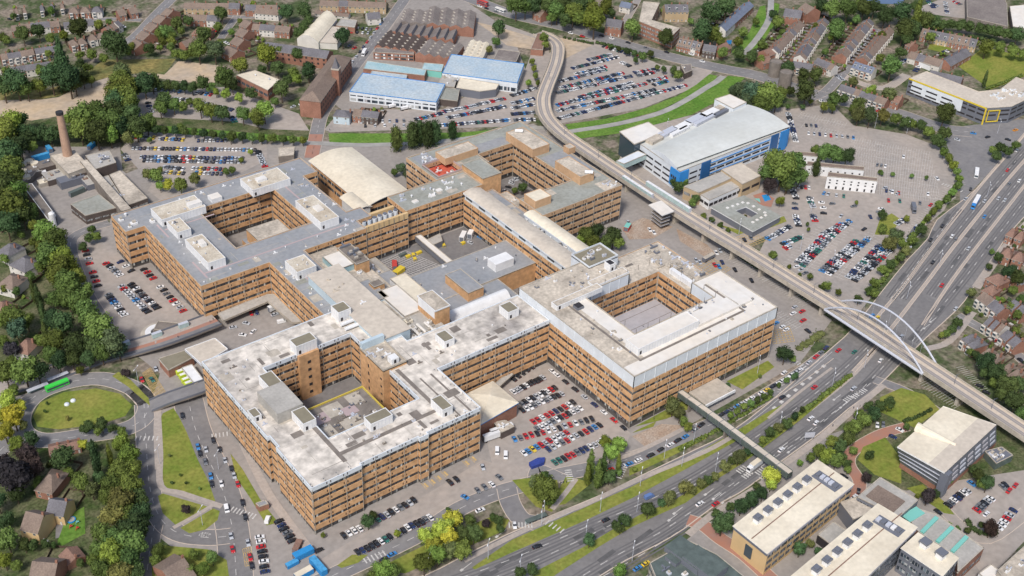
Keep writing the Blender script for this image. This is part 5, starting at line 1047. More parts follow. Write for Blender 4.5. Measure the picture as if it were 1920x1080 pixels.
bld('large pale blue roofed trade warehouse with vans parked in front', 'warehouse', [(655, 172), (818, 192), (835, 158), (680, 137)], 7.5, 'panel', 'blueroof', [(4.6, 5.4), (1, 3)], wm=WINB, items=0, rimmat='blue', group='blue roofed trade units')
bld('pale blue roofed warehouse right of the others, beside the bushes', 'warehouse', [(829, 137), (970, 156), (983, 120), (846, 102)], 8, 'panel', 'blueroof', [(1, 4)], wm=WINB, rimmat='blue', group='blue roofed trade units')
bld('small teal flat-roofed shop between the blue warehouses', 'shop', [(790, 130), (828, 135), (832, 121), (795, 118)], 5, 'teal', 'tealroof'); bld('cream flat-roofed showroom with rounded grey front', 'showroom', [(855, 165), (900, 172), (930, 168), (936, 158), (862, 146)], 6, 'metal_dark', 'creamroof')
bld('small dark brick shop block with flat grey roof beside the showroom', 'shop', [(824, 186), (858, 190), (862, 168), (828, 162)], 5, 'darkbrick', 'felt_green'); bld('mottled flat-roofed store between warehouses', 'store', [(820, 160), (852, 164), (860, 140), (832, 136)], 6, 'conc_dark', 'greyroof', items=8, seed=84)
bld('grey pitched workshop right of the pale curved one', 'workshop', [(925, 112), (968, 116), (976, 98), (935, 92)], 6, 'corrug', 'corrug'); bld('brick shed with rusty roof near the start of the viaduct', 'shed', [(995, 92), (1018, 94), (1022, 64), (1008, 62)], 5, 'redbrick', 'tile_red')
terrace((628, 205), (658, 208), 1, 10, 6, 2.5, 'paleblue', 'tile_grey', 'pale blue painted pub with grey roof at the corner', None, True, kind='pub', cat='pub'); terrace((664, 204), (712, 210), 3, 10, 5.5, 2.5, 'darkbrick', 'tile_grey', 'dark brick house right of the pale blue pub', 'dark houses by the pub')
bld('white and red brick block of flats in an L shape on the main road', 'apartment block', [(1198, 40), (1206, 3), (1237, 6), (1222, 38), (1275, 53), (1262, 66)], 12, 'redbrick', 'stained2', [(1.5, 3), (5, 6.5), (8.5, 10)], wm=WINW, bay=4)
bld('small dark industrial shed in the far car park corner', 'shed', [(1276, 122), (1296, 120), (1298, 132), (1284, 138)], 5, 'darkbrick', 'corrug', items=3, seed=85)
bld('large grey ribbed factory at the top right corner', 'factory', [(1813, 32), (1890, 50), (1888, 8), (1880, -10), (1812, -10)], 7, 'corrug', 'corrug', items=0); bld('white flat-roofed warehouse at the right end of the top edge', 'warehouse', [(1899, 50), (1935, 56), (1935, 8), (1893, 12)], 7, 'corrug', 'whiteroof')
for i, p in enumerate(((1451, 142), (1470, 162))):
    q = G(*p); b = MB(); b.cyl(q.x, q.y, 0, 11.5, 4.8, 4.8, 'conc_dark', 20); ring(b, [(q.x + 4.9 * math.cos(k * math.pi / 8), q.y + 4.9 * math.sin(k * math.pi / 8)) for k in range(16)], 11.2, 12.2, 'conc_dark', .01)
    b.build('silo', label='round concrete silo, %s of the two' % ('left and farther' if i == 0 else 'right and nearer'), cat='silo', group='concrete silos')
sc_ = bld('long grey school building with yellow roof edge and dark glazed corner', 'school', [(1705, 147), (1737, 134), (1835, 172), (1875, 168), (1905, 145), (1935, 156), (1935, 182), (1897, 200), (1850, 203)], 13, 'metal_dark', 'tanroof', [(2, 3.2), (6.5, 7.8), (9.8, 11)], wm=WIND, bay=7, rimmat='tanroof', items=0)
A_, B_, C_ = [Vector(p) for p in Wp([(1705, 147), (1850, 203), (1897, 200)], 13)]
b = MB(); d = (B_ - A_).normalized(); nn = Vector((d.y, -d.x)); nn = nn if nn.dot(Vector((CAM.x, CAM.y)) - A_) > 0 else -nn; m = (A_ + B_) / 2 + nn * .3; b.obox((m.x, m.y), d, (B_ - A_).length / 2, .3, 12.4, 13.4, 'yellow')
e_ = B_ + nn * .35; b.obox((e_.x, e_.y), d, .5, .3, 0, 13.4, 'yellow')
d2 = (C_ - B_).normalized(); n2 = Vector((d2.y, -d2.x)); n2 = n2 if n2.dot(Vector((CAM.x, CAM.y)) - B_) > 0 else -n2; L2 = (C_ - B_).length
for (u0, u1, z0, z1) in ((.1, .55, 10.6, 11.2), (.1, .55, 2, 2.6)): m = B_.lerp(C_, (u0 + u1) / 2) + n2 * .4; b.obox((m.x, m.y), d2, L2 * (u1 - u0) / 2, .3, z0, z1, 'yellow')
for u in (.1, .55): m = B_.lerp(C_, u) + n2 * .4; b.obox((m.x, m.y), d2, .3, .3, 2, 11.2, 'yellow')
att(b.build('yellow_frame'), sc_)
b = MB(); m = (A_ * .62 + B_ * .38) + nn * .25; b.obox((m.x, m.y), d, (B_ - A_).length * .33, .25, 3.4, 12.2, 'panel'); att(b.build('pale_facade'), sc_)
for k in range(3):
    for z0 in (4.6, 8.2): m = A_.lerp(B_, .12 + k * .2) + nn * .55; b = MB(); b.obox((m.x, m.y), d, 4.5, .1, z0, z0 + 1.1, 'dark'); att(b.build('window'), sc_)
q = G(1886, 178, 13); clutter(sc_, q.x - 12, q.x + 12, q.y - 8, q.y + 8, 13.2, 14, 86, ('white', 'panel'), s=1.3)
# --- small buildings around the hospital
pv = empty('pavilion', tuple(G(925, 765)), 0, 'square brick pavilion with cream pyramid roof beside the red cars', 'pavilion')
P = [Vector(p) for p in Wp([(875, 738), (924, 714), (973, 755), (900, 797)], 9)]; c = sum(P, Vector((0, 0))) / 4; b = MB(); r = MB()
b.prism([tuple(c + (p - c) * .94) for p in P], 0, 9, 'redbrick'); P = [Vector(p) for p in ccw([tuple(v) for v in P])]
for i in range(4): a_, b_ = P[i], P[(i + 1) % 4]; r.face([(a_.x, a_.y, 9), (b_.x, b_.y, 9), (c.x, c.y, 12.5)], 'creamroof'); r.face([(b_.x, b_.y, 8.5), (a_.x, a_.y, 8.5), (a_.x, a_.y, 9), (b_.x, b_.y, 9)][::-1], 'blue')
att(b.build('wall'), pv); att(r.build('roof'), pv)
bld('small flat-roofed annex with white box beside the pavilion', 'annex', [(925, 792), (948, 788), (965, 800), (940, 812)], 4, 'darkbrick', 'stained2', items=3, seed=87)
bld('long flat entrance canopy in the corner behind the car park', 'canopy', [(905, 738), (955, 697), (963, 702), (915, 745)], 4, 'conc_dark', 'greyroof', z0=3.2, name='canopy')
bld('cream flat canopy roof over the bus turning area beside the front block', 'canopy', [(346, 655), (403, 634), (428, 655), (378, 684)], 9, 'steel', 'tanroof', z0=7.8, name='canopy', rimmat='white')
bld('low brown brick store under the bus road beside the ambulances', 'building', [(298, 673), (352, 656), (363, 670), (316, 694)], 5, 'redbrick', 'felt_olive', over=.05)
bld('white canopy sheltering the row of ambulances', 'canopy', [(340, 690), (360, 683), (382, 712), (365, 721)], 4.2, 'white', 'white', z0=3.6, name='canopy')
cn = bld('pale L-shaped canopy around the drop-off yard', 'canopy', [(408, 588), (497, 552), (514, 552), (566, 604), (548, 606), (502, 566), (418, 602)], 5, 'conc', 'greyroof', z0=4.2, name='canopy')
bld('small brick hut with grey flat roof on the grass strip', 'hut', [(479, 944), (497, 938), (504, 945), (486, 951)], 3, 'redbrick', 'felt', name='hut')
bld('angular dark grey lean-to roof beside the round ramp', 'building', [(296, 602), (345, 607), (318, 622), (288, 618)], 3.2, 'conc_dark', 'conc_dark')
q = G(297, 628); b = MB(); o_ = empty('spiral_ramp', (q.x, q.y, 0), 0, 'round white spiral ramp beside the bus road', 'ramp')
for k in range(24):
    a, d = 2 * math.pi * k / 26, 2 * math.pi * (k + 1) / 26
    for r0, r1, m, z0, z1 in ((3.6, 6.6, 'white', .1, 2.6), (6.6, 9, 'conc', .1, 1.6)):
        b.hexa([(r0 * math.cos(a), r0 * math.sin(a), z0), (r1 * math.cos(a), r1 * math.sin(a), z0), (r1 * math.cos(d), r1 * math.sin(d), z0), (r0 * math.cos(d), r0 * math.sin(d), z0), (r0 * math.cos(a), r0 * math.sin(a), z1), (r1 * math.cos(a), r1 * math.sin(a), z1), (r1 * math.cos(d), r1 * math.sin(d), z1), (r0 * math.cos(d), r0 * math.sin(d), z1)], m)
b.build('ramp', o_)
# raised bus road and second bridge
def deck(name, label, px3, w_, th, top, cat='bridge', side_m='conc_dark', rail='metal_dark', rh=1.1):
    pts = smooth([G(x, y, z) for x, y, z in px3], 4); c = pts[len(pts) // 2]; root = empty(name, (c.x, c.y, 0), 0, label, cat); b = MB()
    A, B = side(pts, -w_ / 2), side(pts, w_ / 2)
    for i in range(len(pts) - 1):
        q = [A[i], A[i + 1], B[i + 1], B[i]]; b.hexa([(p.x, p.y, p.z - th) for p in q] + [tuple(p) for p in q], side_m, top)
    att(b.build('deck'), root); r = MB()
    for s_ in (-1, 1): wall_along(r, pts, s_ * (w_ / 2 - .15), .25, .0, rh, rail)
    att(r.build('parapet'), root); return root, pts
br1, p1 = deck('bus_bridge', 'raised bus road with red lane running up to the hospital entrance', [(-20, 738, 0.25), (100, 700, .3), (190, 668, .5), (240, 655, 2), (300, 637, 4.5), (350, 619, 5), (405, 598, 5)], 13, .9, 'pave')
b = MB(); ribbon(b, p1[8:], -2.5, .2, .03, 'redpath'); ribbon(b, p1[8:], -5.6, -2.5, .03, 'asphalt'); att(b.build('bus_lane'), br1)
b = MB(); ribbon(b, p1, 2.0, 6.2, .04, 'lot'); att(b.build('footway'), br1)
br2, p2 = deck('road_bridge', 'short road bridge between the roundabout and the front hospital block', [(282, 762, .3), (315, 748, 2.5), (350, 736, 4), (390, 722, 4.2)], 9, .9, 'asphalt')
for k in range(3): q = p1[12 + k * 4]; b = MB(); b.box(q.x - 2.6, q.x + 2.6, q.y + 2.5, q.y + 4.5, q.z, q.z + 2.6, 'glass_pale', 'steel'); b.build('bus_shelter', label='glazed bus shelter on the raised bus road, %s from the left' % ordn(k), cat='bus shelter', group='bus shelters on the bus road')
# podium in front of the north-west block
sheet('plaza', [(385, 615), (440, 590), (560, 600), (470, 665), (400, 668)], 'lot_grey', .13)
# --- tram viaduct
VZ = 9.0
vpx = [(1008, 62, .6), (1030, 70, 2), (1045, 85, 4.5), (1044, 110, 7), (1036, 135, 8.5), (1024, 165, VZ), (1018, 190, VZ), (1026, 220, VZ), (1055, 250, VZ), (1105, 285, VZ), (1165, 325, VZ), (1240, 374, VZ), (1310, 418, VZ), (1400, 472, VZ), (1500, 534, VZ), (1600, 596, VZ), (1700, 662, VZ), (1800, 728, VZ), (1950, 828, VZ)]
via, vp = deck('tram_viaduct', 'long curving concrete tram viaduct with pale deck crossing the whole scene', vpx, 10.5, 1.6, 'deck', 'viaduct', 'conc', 'conc', 1.1)
b = MB()
for o_ in (-3.1, -1.7, 1.7, 3.1): ribbon(b, vp, o_ - .12, o_ + .12, .06, 'metal_dark')
ribbon(b, vp, -3.6, -1.2, .03, 'track'); ribbon(b, vp, 1.2, 3.6, .03, 'track'); att(b.build('track'), via)
def near(px, pts=vp, z=VZ):
    g = G(*px, z); i = min(range(len(pts)), key=lambda k: (pts[k] - g).length)
    a, c = (pts[i - 1], pts[min(i + 1, len(pts) - 1)]); t = (c - a).normalized(); k = (g - pts[i]).dot(t); return pts[i] + t * k, t
for px in ((1095, 279), (1135, 305), (1180, 335), (1271, 393), (1326, 427), (1379, 459), (1432, 492), (1491, 528), (1548, 563), (1738, 686), (1806, 731), (1870, 774), (1030, 230), (1022, 180), (1034, 140)):
    p, t = near(px); b = MB(); n_ = Vector((-t.y, t.x)); b.obox((p.x, p.y), (n_.x, n_.y), 2.6, .9, 0, VZ - 2.4, 'conc')
    q = [Vector((p.x, p.y)) + n_ * s1 * h + Vector((t.x, t.y)) * s2 * .9 for s1, s2, h in ((-1, -1, 1), (1, -1, 1), (1, 1, 1), (-1, 1, 1))]
    lo = [Vector((p.x, p.y)) + n_ * s1 * 2.6 + Vector((t.x, t.y)) * s2 * .9 for s1, s2 in ((-1, -1), (1, -1), (1, 1), (-1, 1))]; hi = [Vector((p.x, p.y)) + n_ * s1 * 4.4 + Vector((t.x, t.y)) * s2 * .9 for s1, s2 in ((-1, -1), (1, -1), (1, 1), (-1, 1))]
    f = [(v.x, v.y, VZ - 2.4) for v in lo] + [(v.x, v.y, VZ - 1.58) for v in hi]; b.hexa([f[1], f[0], f[3], f[2], f[5], f[4], f[7], f[6]], 'conc'); att(b.build('pier'), via)
for s_ in (-1, 1):                                     # the steel arches
    pa, ta = near((1558, 572)); pb, tb_ = near((1742, 692)); na = Vector((-ta.y, ta.x, 0)); a = pa + na * s_ * 5.9; c = pb + na * s_ * 5.9; b = MB(); prev = None; N_ = 24
    for k in range(N_ + 1):
        u = k / N_; p = a.lerp(c, u) + Vector((0, 0, 13.5 * 4 * u * (1 - u))) + Vector((0, 0, -.5))
        if prev is not None: b.bar(prev, p, .52, 'steel', 8)
        prev = p
    att(b.build('arch'), via)
    for k in range(2, N_ - 1, 2): u = k / N_; p = a.lerp(c, u); b = MB(); b.bar(p, p + Vector((0, 0, 13.5 * 4 * u * (1 - u) - .5)), .05, 'steel', 4); att(b.build('hanger'), via)
    b = MB(); b.bar(a + Vector((0, 0, -.9)), c + Vector((0, 0, -.9)), .8, 'steel', 8); att(b.build('tie_beam'), via)
for k in range(11):
    px = ((1030, 150), (1060, 252), (1125, 295), (1185, 336), (1330, 430), (1390, 465), (1450, 502), (1526, 549), (1608, 600), (1790, 720), (1860, 766))[k]; p, t = near(px); b = MB(); n_ = Vector((-t.y, t.x, 0)); q = p + n_ * 0
    b.bar(q, q + Vector((0, 0, 6.5)), .12, 'metal_dark', 6); b.bar(q + Vector((0, 0, 6)) - n_ * 2.6, q + Vector((0, 0, 6)) + n_ * 2.6, .07, 'metal_dark', 5)
    b.build('catenary_mast', label='tram wire mast on the viaduct deck, %s from the top end' % ordn(k), cat='mast', group='tram wire masts')
st = empty('tram_stop', tuple(near((1230, 368))[0]), 0, 'elevated tram stop with long pale glass shelters on both platforms', 'tram stop')
st.location.z = 0
for (a_, c_, o_) in (((1178, 333), (1232, 369), -4.1), ((1204, 350), (1285, 402), 4.1)):
    p, t = near(a_); q, t2 = near(c_); n_ = Vector((-t.y, t.x, 0)); m = (p + q) / 2 + n_ * o_; b = MB(); b.obox((m.x, m.y), (q - p), (q - p).length / 2, 1.0, VZ, VZ + 3, 'glass_pale', 'white')
    for k in range(9): v = p.lerp(q, k / 8) + n_ * o_; b.obox((v.x, v.y), (q - p), .1, 1.05, VZ, VZ + 3.1, 'steel')
    att(b.build('shelter'), st)
lt = empty('lift_tower', tuple(G(1238, 440)), 0, 'concrete stair and lift tower with white flat roof beside the tram stop', 'tower')
P = ccw(Wp([(1216, 384), (1240, 376), (1264, 396), (1242, 404)], 12.5)); c = Vector((sum(p[0] for p in P) / 4, sum(p[1] for p in P) / 4)); b = MB(); b.prism(P, 12, 12.6, 'white', 'whiteroof', True); att(b.build('roof'), lt); b = MB(); b.prism([tuple(c + (Vector(p) - c) * .35) for p in P], 0, 12, 'conc_dark'); att(b.build('shaft'), lt)
for z0 in (3, 5.5, 8, 10.5): b = MB(); b.prism([tuple(c + (Vector(p) - c) * .75) for p in P], z0, z0 + .4, 'steel', 'conc_dark', True); att(b.build('landing'), lt)
# --- green footbridge
fbz = 8.0; fbd, fp = deck('footbridge', 'long straight green footbridge over the dual carriageway', [(1272, 731, fbz), (1340, 780, fbz), (1410, 832, fbz), (1482, 886, fbz)], 3.6, 3.0, 'tanroof', 'footbridge', 'greendark', 'greendark', .25)
for k in range(1, 10):
    p = fp[0].lerp(fp[-1], k / 10); d = fp[-1] - fp[0]; b = MB(); b.obox((p.x, p.y), d, .12, 1.85, fbz - 3.05, fbz + .06, 'metal_dark'); att(b.build('rib'), fbd)
for u in (.12, .45, .62, .93): p = fp[0].lerp(fp[-1], u); b = MB(); b.obox((p.x, p.y), (fp[-1] - fp[0]), .5, .9, 0, fbz - 3, 'conc_dark'); att(b.build('pier'), fbd)
# --- campus buildings, bottom right
ca = 'campus buildings at bottom right'
def longhall(px, z, label, seed, wall='yellowstone', wm=WINB, hatchpos=(.12, .3), ncowl=6):
    r_ = bld(label, 'university building', px, z, wall, 'creamroof', [(2, 4), (6, 8), (10, 12)], over=.03, rimmat='white', rim=0, wm=wm, bay=4.5, minl=32, name='university_building')
    pq = [Vector(p) for p in Wp(px, z)]; strip(r_, pq[3], pq[2], .4, .6, 3, 9.5, 'glass', 'window', .3); strip(r_, pq[3], pq[2], 0, 1, z - 2.2, z - .3, 'metal_dark', 'eave', .3); strip(r_, pq[2], pq[1], 0, 1, z - 1.6, z - .3, 'lilac', 'eave', .3)
    q = [Vector(p) for p in Wp(px, z)]
    def Q(u, v): return q[0].lerp(q[3], u).lerp(q[1].lerp(q[2], u), v)
    d = q[3] - q[0]; b = MB(); m = Q(hatchpos[0], .55); b.obox((m.x, m.y), (q[1] - q[0]), (q[1] - q[0]).length * .33, 3, z, z + .25, 'metal_dark'); att(b.build('roof_plant'), r_)
    for k in range(5): m = Q(hatchpos[0], .3 + k * .12); b = MB(); b.obox((m.x, m.y), d, 1.3, .9, z + .2, z + 1.3, random.choice(['steel', 'white', 'metal_dark'])); att(b.build('cooling_unit'), r_)
    b = MB(); m = Q(.5, .5); b.obox((m.x, m.y), d, d.length * .5, .25, z + .04, z + .12, 'tile_red'); att(b.build('ridge_strip'), r_)
    for k in range(ncowl):
        m = Q(.26 + k * (.7 / ncowl), .27); b = MB(); b.obox((m.x, m.y), d, 1.5, 1.3, z, z + 2.6, 'white'); b.obox((m.x, m.y), d, 1.9, 1.6, z + 2.6, z + 3.3, 'metal_dark'); b.obox((m.x, m.y), d, 1.2, 1.0, z + 3.3, z + 4, 'metal_dark'); att(b.build('ventilation_cowl'), r_)
    return r_
longhall([(1532, 864), (1599, 909), (1440, 1036), (1377, 985)], 14, 'yellow stone university building with long cream roof and dark ventilation cowls', 91)
longhall([(1645, 946), (1718, 990), (1590, 1115), (1470, 1092)], 15, 'second long cream-roofed university building with sloping white cowls', 92, 'metal_dark', hatchpos=(.13, .3))
r_ = bld('short cream-roofed university wing with two ventilation cowls', 'university building', [(1722, 999), (1797, 1046), (1767, 1080), (1690, 1028)], 14, 'metal_dark', 'creamroof', [(2, 4), (6, 8), (10, 12)], over=.03, rimmat='white', rim=0, wm=WINB, name='university_building')
for px in ((1733, 1025), (1763, 1045)): q = G(*px, 14); b = MB(); b.box(q.x - 1.6, q.x + 1.6, q.y - 1.6, q.y + 1.6, 14, 16.8, 'white', 'metal_dark'); b.box(q.x - 2, q.x + 2, q.y - 2, q.y + 2, 16.8, 17.6, 'metal_dark'); att(b.build('ventilation_cowl'), r_)
bld('pale flat-roofed lecture block with brown slatted roof panel', 'university building', [(1650, 895), (1722, 938), (1684, 972), (1607, 932)], 10, 'metal_dark', 'greyroof', [(3, 5), (6.5, 8.5)], wm=WINB, name='university_building')
q = G(1660, 936, 10); b = MB(); b.obox((q.x, q.y), (G(1680, 948) - G(1650, 930)), 7, 5, 10, 10.6, 'tile_brown'); b.build('slatted_panel', label='brown slatted rooflight panel lying on the pale lecture block', cat='rooflight')
bld('glass and metal atrium with curved grey roof between the university wings', 'atrium', [(1575, 942), (1612, 930), (1640, 958), (1600, 975)], 8, 'metal_dark', 'stained2', name='atrium')
bld('sunken square grey roof between the two long university buildings', 'building', [(1533, 1003), (1563, 978), (1588, 996), (1558, 1022)], 5, 'dark', 'greyroof')
tr_ = bld('flat beige-roofed workshop with three turquoise roof strips', 'workshop', [(1700, 968), (1715, 952), (1757, 965), (1845, 1028), (1795, 1075), (1795, 1045), (1722, 998)], 8, 'redbrick', 'greyroof', [(2, 4)], wm=WINB)
for (a_, c_) in (((1728, 1000), (1756, 972)), ((1757, 1018), (1785, 990)), ((1785, 1036), (1812, 1008))): p, q = G(*a_, 8), G(*c_, 8); m = (p + q) / 2; b = MB(); b.obox((m.x, m.y), q - p, (q - p).length / 2, .9, 8, 9, 'teal'); att(b.build('rooflight'), tr_)
p = G(1712, 965, 8); b = MB(); b.obox((p.x, p.y), G(1735, 955) - G(1710, 970), 5, 2.5, 8, 8.4, 'teal'); att(b.build('rooflight'), tr_)
an = empty('university_building', tuple(G(1770, 860)), 0, 'angular university building with folded cream roof, sloping glass front and red base', 'university building')
T_ = Wp([(1682, 838), (1768, 762), (1868, 797), (1771, 887)], 17); Bt = Wp([(1688, 868), (1778, 796), (1868, 829), (1768, 920)], 3)
b = MB(); b.hexa([(*p, 3) for p in [Bt[0], Bt[3], Bt[2], Bt[1]]] + [(*p, 17) for p in [T_[0], T_[3], T_[2], T_[1]]], 'metal_dark', 'tanroof'); att(b.build('glazed_body'), an); b = MB(); b.prism([tuple(Vector(p)) for p in Bt], 0, 3, 'redbrick'); att(b.build('base'), an)
q = [Vector((*p, 17.05)) for p in T_]; b = MB(); up = Vector((0, 0, 1.3)); m0, m3 = q[0].lerp(q[3], .66), q[1].lerp(q[2], .66)
b.face([q[0], m0 + up * .2, m3 + up * .2, q[1]], 'creamroof'); b.face([m0 + up * .2, q[3], q[2], m3 + up * .2], 'tanroof')
for a_, c_, e_ in ((q[0], m0, .2), (m0, q[3], .2), (q[1], m3, .2), (m3, q[2], .2)): b.face([a_ - up * .4, c_ - up * .4, c_ + up * .2, a_ + up * .2], 'white')
s0, s1 = q[0].lerp(q[1], .45) , q[3].lerp(q[2], .45).lerp(q[0].lerp(q[1], .45), .25); dd = (s1 - s0); sn = Vector((-dd.y, dd.x, 0)).normalized()
for k in range(6):
    a0, a1 = math.pi * k / 6, math.pi * (k + 1) / 6; r0, r1 = (sn * math.cos(a0) * 3 + Vector((0, 0, 2.6 * math.sin(a0)))), (sn * math.cos(a1) * 3 + Vector((0, 0, 2.6 * math.sin(a1)))); st_ = s0 - dd * .05
    b.face([st_ + r0, s1 + r0 * .3, s1 + r1 * .3, st_ + r1], 'creamroof'); b.face([st_ + r0, st_ + r1, st_], 'white')
att(b.build('folded_roof'), an)
for k in range(3):
    z0 = 6 + k * 3.4; u = (z0 - 3) / 14; a_ = Vector(Bt[0]).lerp(Vector(T_[0]), u); c_ = Vector(Bt[3]).lerp(Vector(T_[3]), u); m = (a_ + c_) / 2; d = c_ - a_; b = MB(); b.obox((m.x, m.y), d, d.length / 2, .25, z0, z0 + .3, 'steel'); att(b.build('louvre'), an)
for k in range(7):
    for z0 in (5, 8.6, 12.2): u = (z0 - 1.5) / 14; a_ = Vector(Bt[3]).lerp(Vector(T_[3]), u); c_ = Vector(Bt[2]).lerp(Vector(T_[2]), u); m = a_.lerp(c_, (k + .5) / 7); b = MB(); b.obox((m.x, m.y), c_ - a_, 2.2, .3, z0, z0 + 1.3, 'lilac' if k % 2 else 'steel'); att(b.build('wall_panel'), an)
u = .5; a_ = Vector(Bt[3]).lerp(Vector(T_[3]), .5); b = MB(); b.obox((a_.x, a_.y), Vector(T_[2]) - Vector(T_[3]), 1.9, 1.9, 3, 16.3, 'metal_dark'); att(b.build('glass_corner'), an)
bld('plant compound with cooling fans beside the angular building', 'plant compound', [(1846, 846), (1878, 838), (1900, 854), (1868, 870)], 4, 'greendark', 'metal_dark', items=8, seed=93, name='plant_compound')
gv = bld('dark green flat-roofed office at the bottom edge with louvred roof plant', 'office building', [(1218, 1056), (1292, 1014), (1345, 1040), (1400, 1085), (1240, 1110)], 13, 'conc', 'greendark', [(2, 4), (6, 8), (10, 12)], wm=WINB, bay=3.5)
for (px, r_2, h) in (((1290, 1045), (9, 5), 3), ((1320, 1065), (8, 5), 4), ((1265, 1050), (3, 3), 2)): q = G(*px, 13); b = MB(); b.obox((q.x, q.y), G(1345, 1060) - G(1290, 1020), r_2[0], r_2[1], 13, 13 + h, 'metal_dark', 'greendark'); att(b.build('roof_plant'), gv)
q = G(1270, 1052, 13); clutter(gv, q.x - 8, q.x + 14, q.y - 10, q.y + 6, 13.1, 12, 94, ('white', 'steel', 'metal_dark'))
bld('beige flat-roofed building cut by the bottom right corner', 'building', [(1870, 1070), (1925, 1020), (1960, 1060), (1900, 1110)], 9, 'conc', 'stained2', items=6, seed=95); bld('white flat-roofed block at the bottom right edge', 'building', [(1835, 1075), (1858, 1058), (1885, 1078), (1860, 1100)], 6, 'white', 'whiteroof')
# --- service yard
cont((740, 500), 0, 60, 7, 3, 2.6, 'redmetal', 'red skip in the service yard', 'skip'); cont((748, 512), 0, 20, 8, 4, 2.8, 'yellow', 'large yellow skip beside the red one', 'skip')
for i, (x, y, L) in enumerate(((765, 483, 5), (775, 480, 4), (785, 476, 6), (778, 488, 4), (868, 458, 4), (832, 462, 4))): cont((x, y), 0, 70 if i % 2 else 5, L * .7, 1.9, 1.6, 'yellow', ('small yellow bin in the service yard, %s from the left' % ordn(i)), 'bin', 'waste_bin', group='yellow bins in the service yard')
cont((755, 480), 0, 5, 5, 2.2, 1.8, 'greendark', 'green bin at the wall of the service yard', 'bin', 'waste_bin'); cont((868, 448), 0, 40, 8, 3.2, 3.6, 'white', 'white portable cabin in the service yard', 'cabin', 'cabin'); cont((882, 444), 0, 40, 6, 3.2, 3.6, 'white', 'second white portable cabin beside the first', 'cabin', 'cabin')
bld('white-roofed covered conveyor bridge across the service yard', 'walkway', [(778, 443), (789, 440), (852, 492), (841, 497)], 6, 'metal_dark', 'whiteroof', z0=2.5, name='covered_walkway'); bld('pale open-sided shelter beside the yard walkway', 'shelter', [(800, 450), (825, 438), (830, 452), (812, 460)], 4, 'metal_dark', 'greyroof', name='shelter')
# --- skips and containers at the front
cont((569, 1042), 0, 0, 9, 3.2, 3, 'skipblue', 'bright blue container, nearest the brick corner at the bottom', 'container', mt='skipblue'); cont((597, 1066), 0, -88, 11, 3.2, 3.2, 'skipblue', 'long bright blue container, lowest of the group', 'container'); cont((558, 1028), 0, 42, 7, 3, 2.4, 'tile_red', 'rust-red topped skip beside the blue containers', 'skip')
cont((548, 1060), 0, 2, 6, 2.5, 2, 'skipblue', 'small blue bin left of the blue containers', 'bin', 'waste_bin'); cont((570, 1080), 0, 3, 8, 3, 3, 'skipblue', 'blue container with cream lid at the bottom edge', 'container', mt='creamroof')
cont((927, 822), 0, -8, 13, 2.6, 4, 'white', 'long white lorry trailer beside the pavilion', 'trailer', 'lorry_trailer', wheels=True); cont((940, 812), 0, -8, 13, 2.6, 4, 'white', 'white lorry trailer parked behind the first', 'trailer', 'lorry_trailer', wheels=True)
cont((518, 580), 0, 5, 10, 2.8, 3.6, 'white', 'white lorry trailer in the drop-off yard', 'trailer', 'lorry_trailer', wheels=True); cont((1328, 487), 0, 5, 9, 2.6, 3, 'metal_dark', 'dark trailer with pale roof under the viaduct', 'trailer', 'lorry_trailer', mt='conc', wheels=True)
q = G(1006, 871); b = MB(); b.prism([(q.x - 4, q.y - 1.4), (q.x + 2.6, q.y - 2.4), (q.x + 5, q.y), (q.x + 2, q.y + 1.8), (q.x - 3.4, q.y + 1.6)], 0, 2.0, 'skipblue'); M['tarp'] = mat('tarp', (.04, .07, .30), .7, var=.3, scale=.6); o = b.build('tarpaulin', label='deep blue tarpaulin over a stack at the corner of the main car park', cat='tarpaulin'); o.data.materials[0] = M['tarp']
cont((1176, 430), 0, 30, 6, 3, 3, 'redmetal', 'pink and green site cabin on the building plot', 'cabin', 'cabin', mt='teal')
# playground
sheet('play_surface', [(1412, 366), (1432, 360), (1452, 372), (1446, 388), (1424, 384)], 'redpath', .2); sheet('play_surface', [(1428, 366), (1440, 364), (1446, 374), (1434, 378)], 'skipblue', .21); sheet('play_surface', [(1414, 372), (1424, 372), (1426, 380)], 'teal', .212)
pg_ = sheet('playground', [(125, 968), (158, 950), (160, 1000), (108, 1028), (108, 1015)], 'bank', .19); sheet('playground', [(105, 972), (122, 966), (120, 1005), (104, 1010)], 'asphalt_dark', .186)
b = MB(); q = G(134, 976); b.cyl(q.x, q.y, 0, .7, 2, 2, 'skipblue', 14); b.cyl(q.x, q.y, .7, .8, 1.5, 1.5, 'water', 14); b.build('paddling_pool', label='round blue pool on the playground lawn', cat='pool')
for i, (x, y, m) in enumerate(((134, 990, 'redmetal'), (146, 982, 'teal'), (146, 993, 'redmetal'))): q = G(x, y); b = MB(); b.bar((q.x - 1, q.y, 0), (q.x, q.y, 2.2), .12, m); b.bar((q.x + 1, q.y, 0), (q.x, q.y, 2.2), .12, m); b.box(q.x - .6, q.x + .6, q.y - .4, q.y + .4, 1.2, 1.5, m); b.build('play_frame', label='%s play frame on the playground lawn' % ['left red', 'turquoise', 'lower red'][i], cat='play frame')
q = G(133, 756); b = MB(); 
for dx, dy in ((-2, 0), (1.5, 1)): b.cyl(q.x + dx, q.y + dy, 0, .7, 1.4, 1.2, 'panel', 9); b.cyl(q.x + dx, q.y + dy, .7, 1.1, 1.2, .5, 'panel', 9)
b.build('sculpture', label='white rounded sculpture on the roundabout lawn', cat='sculpture')
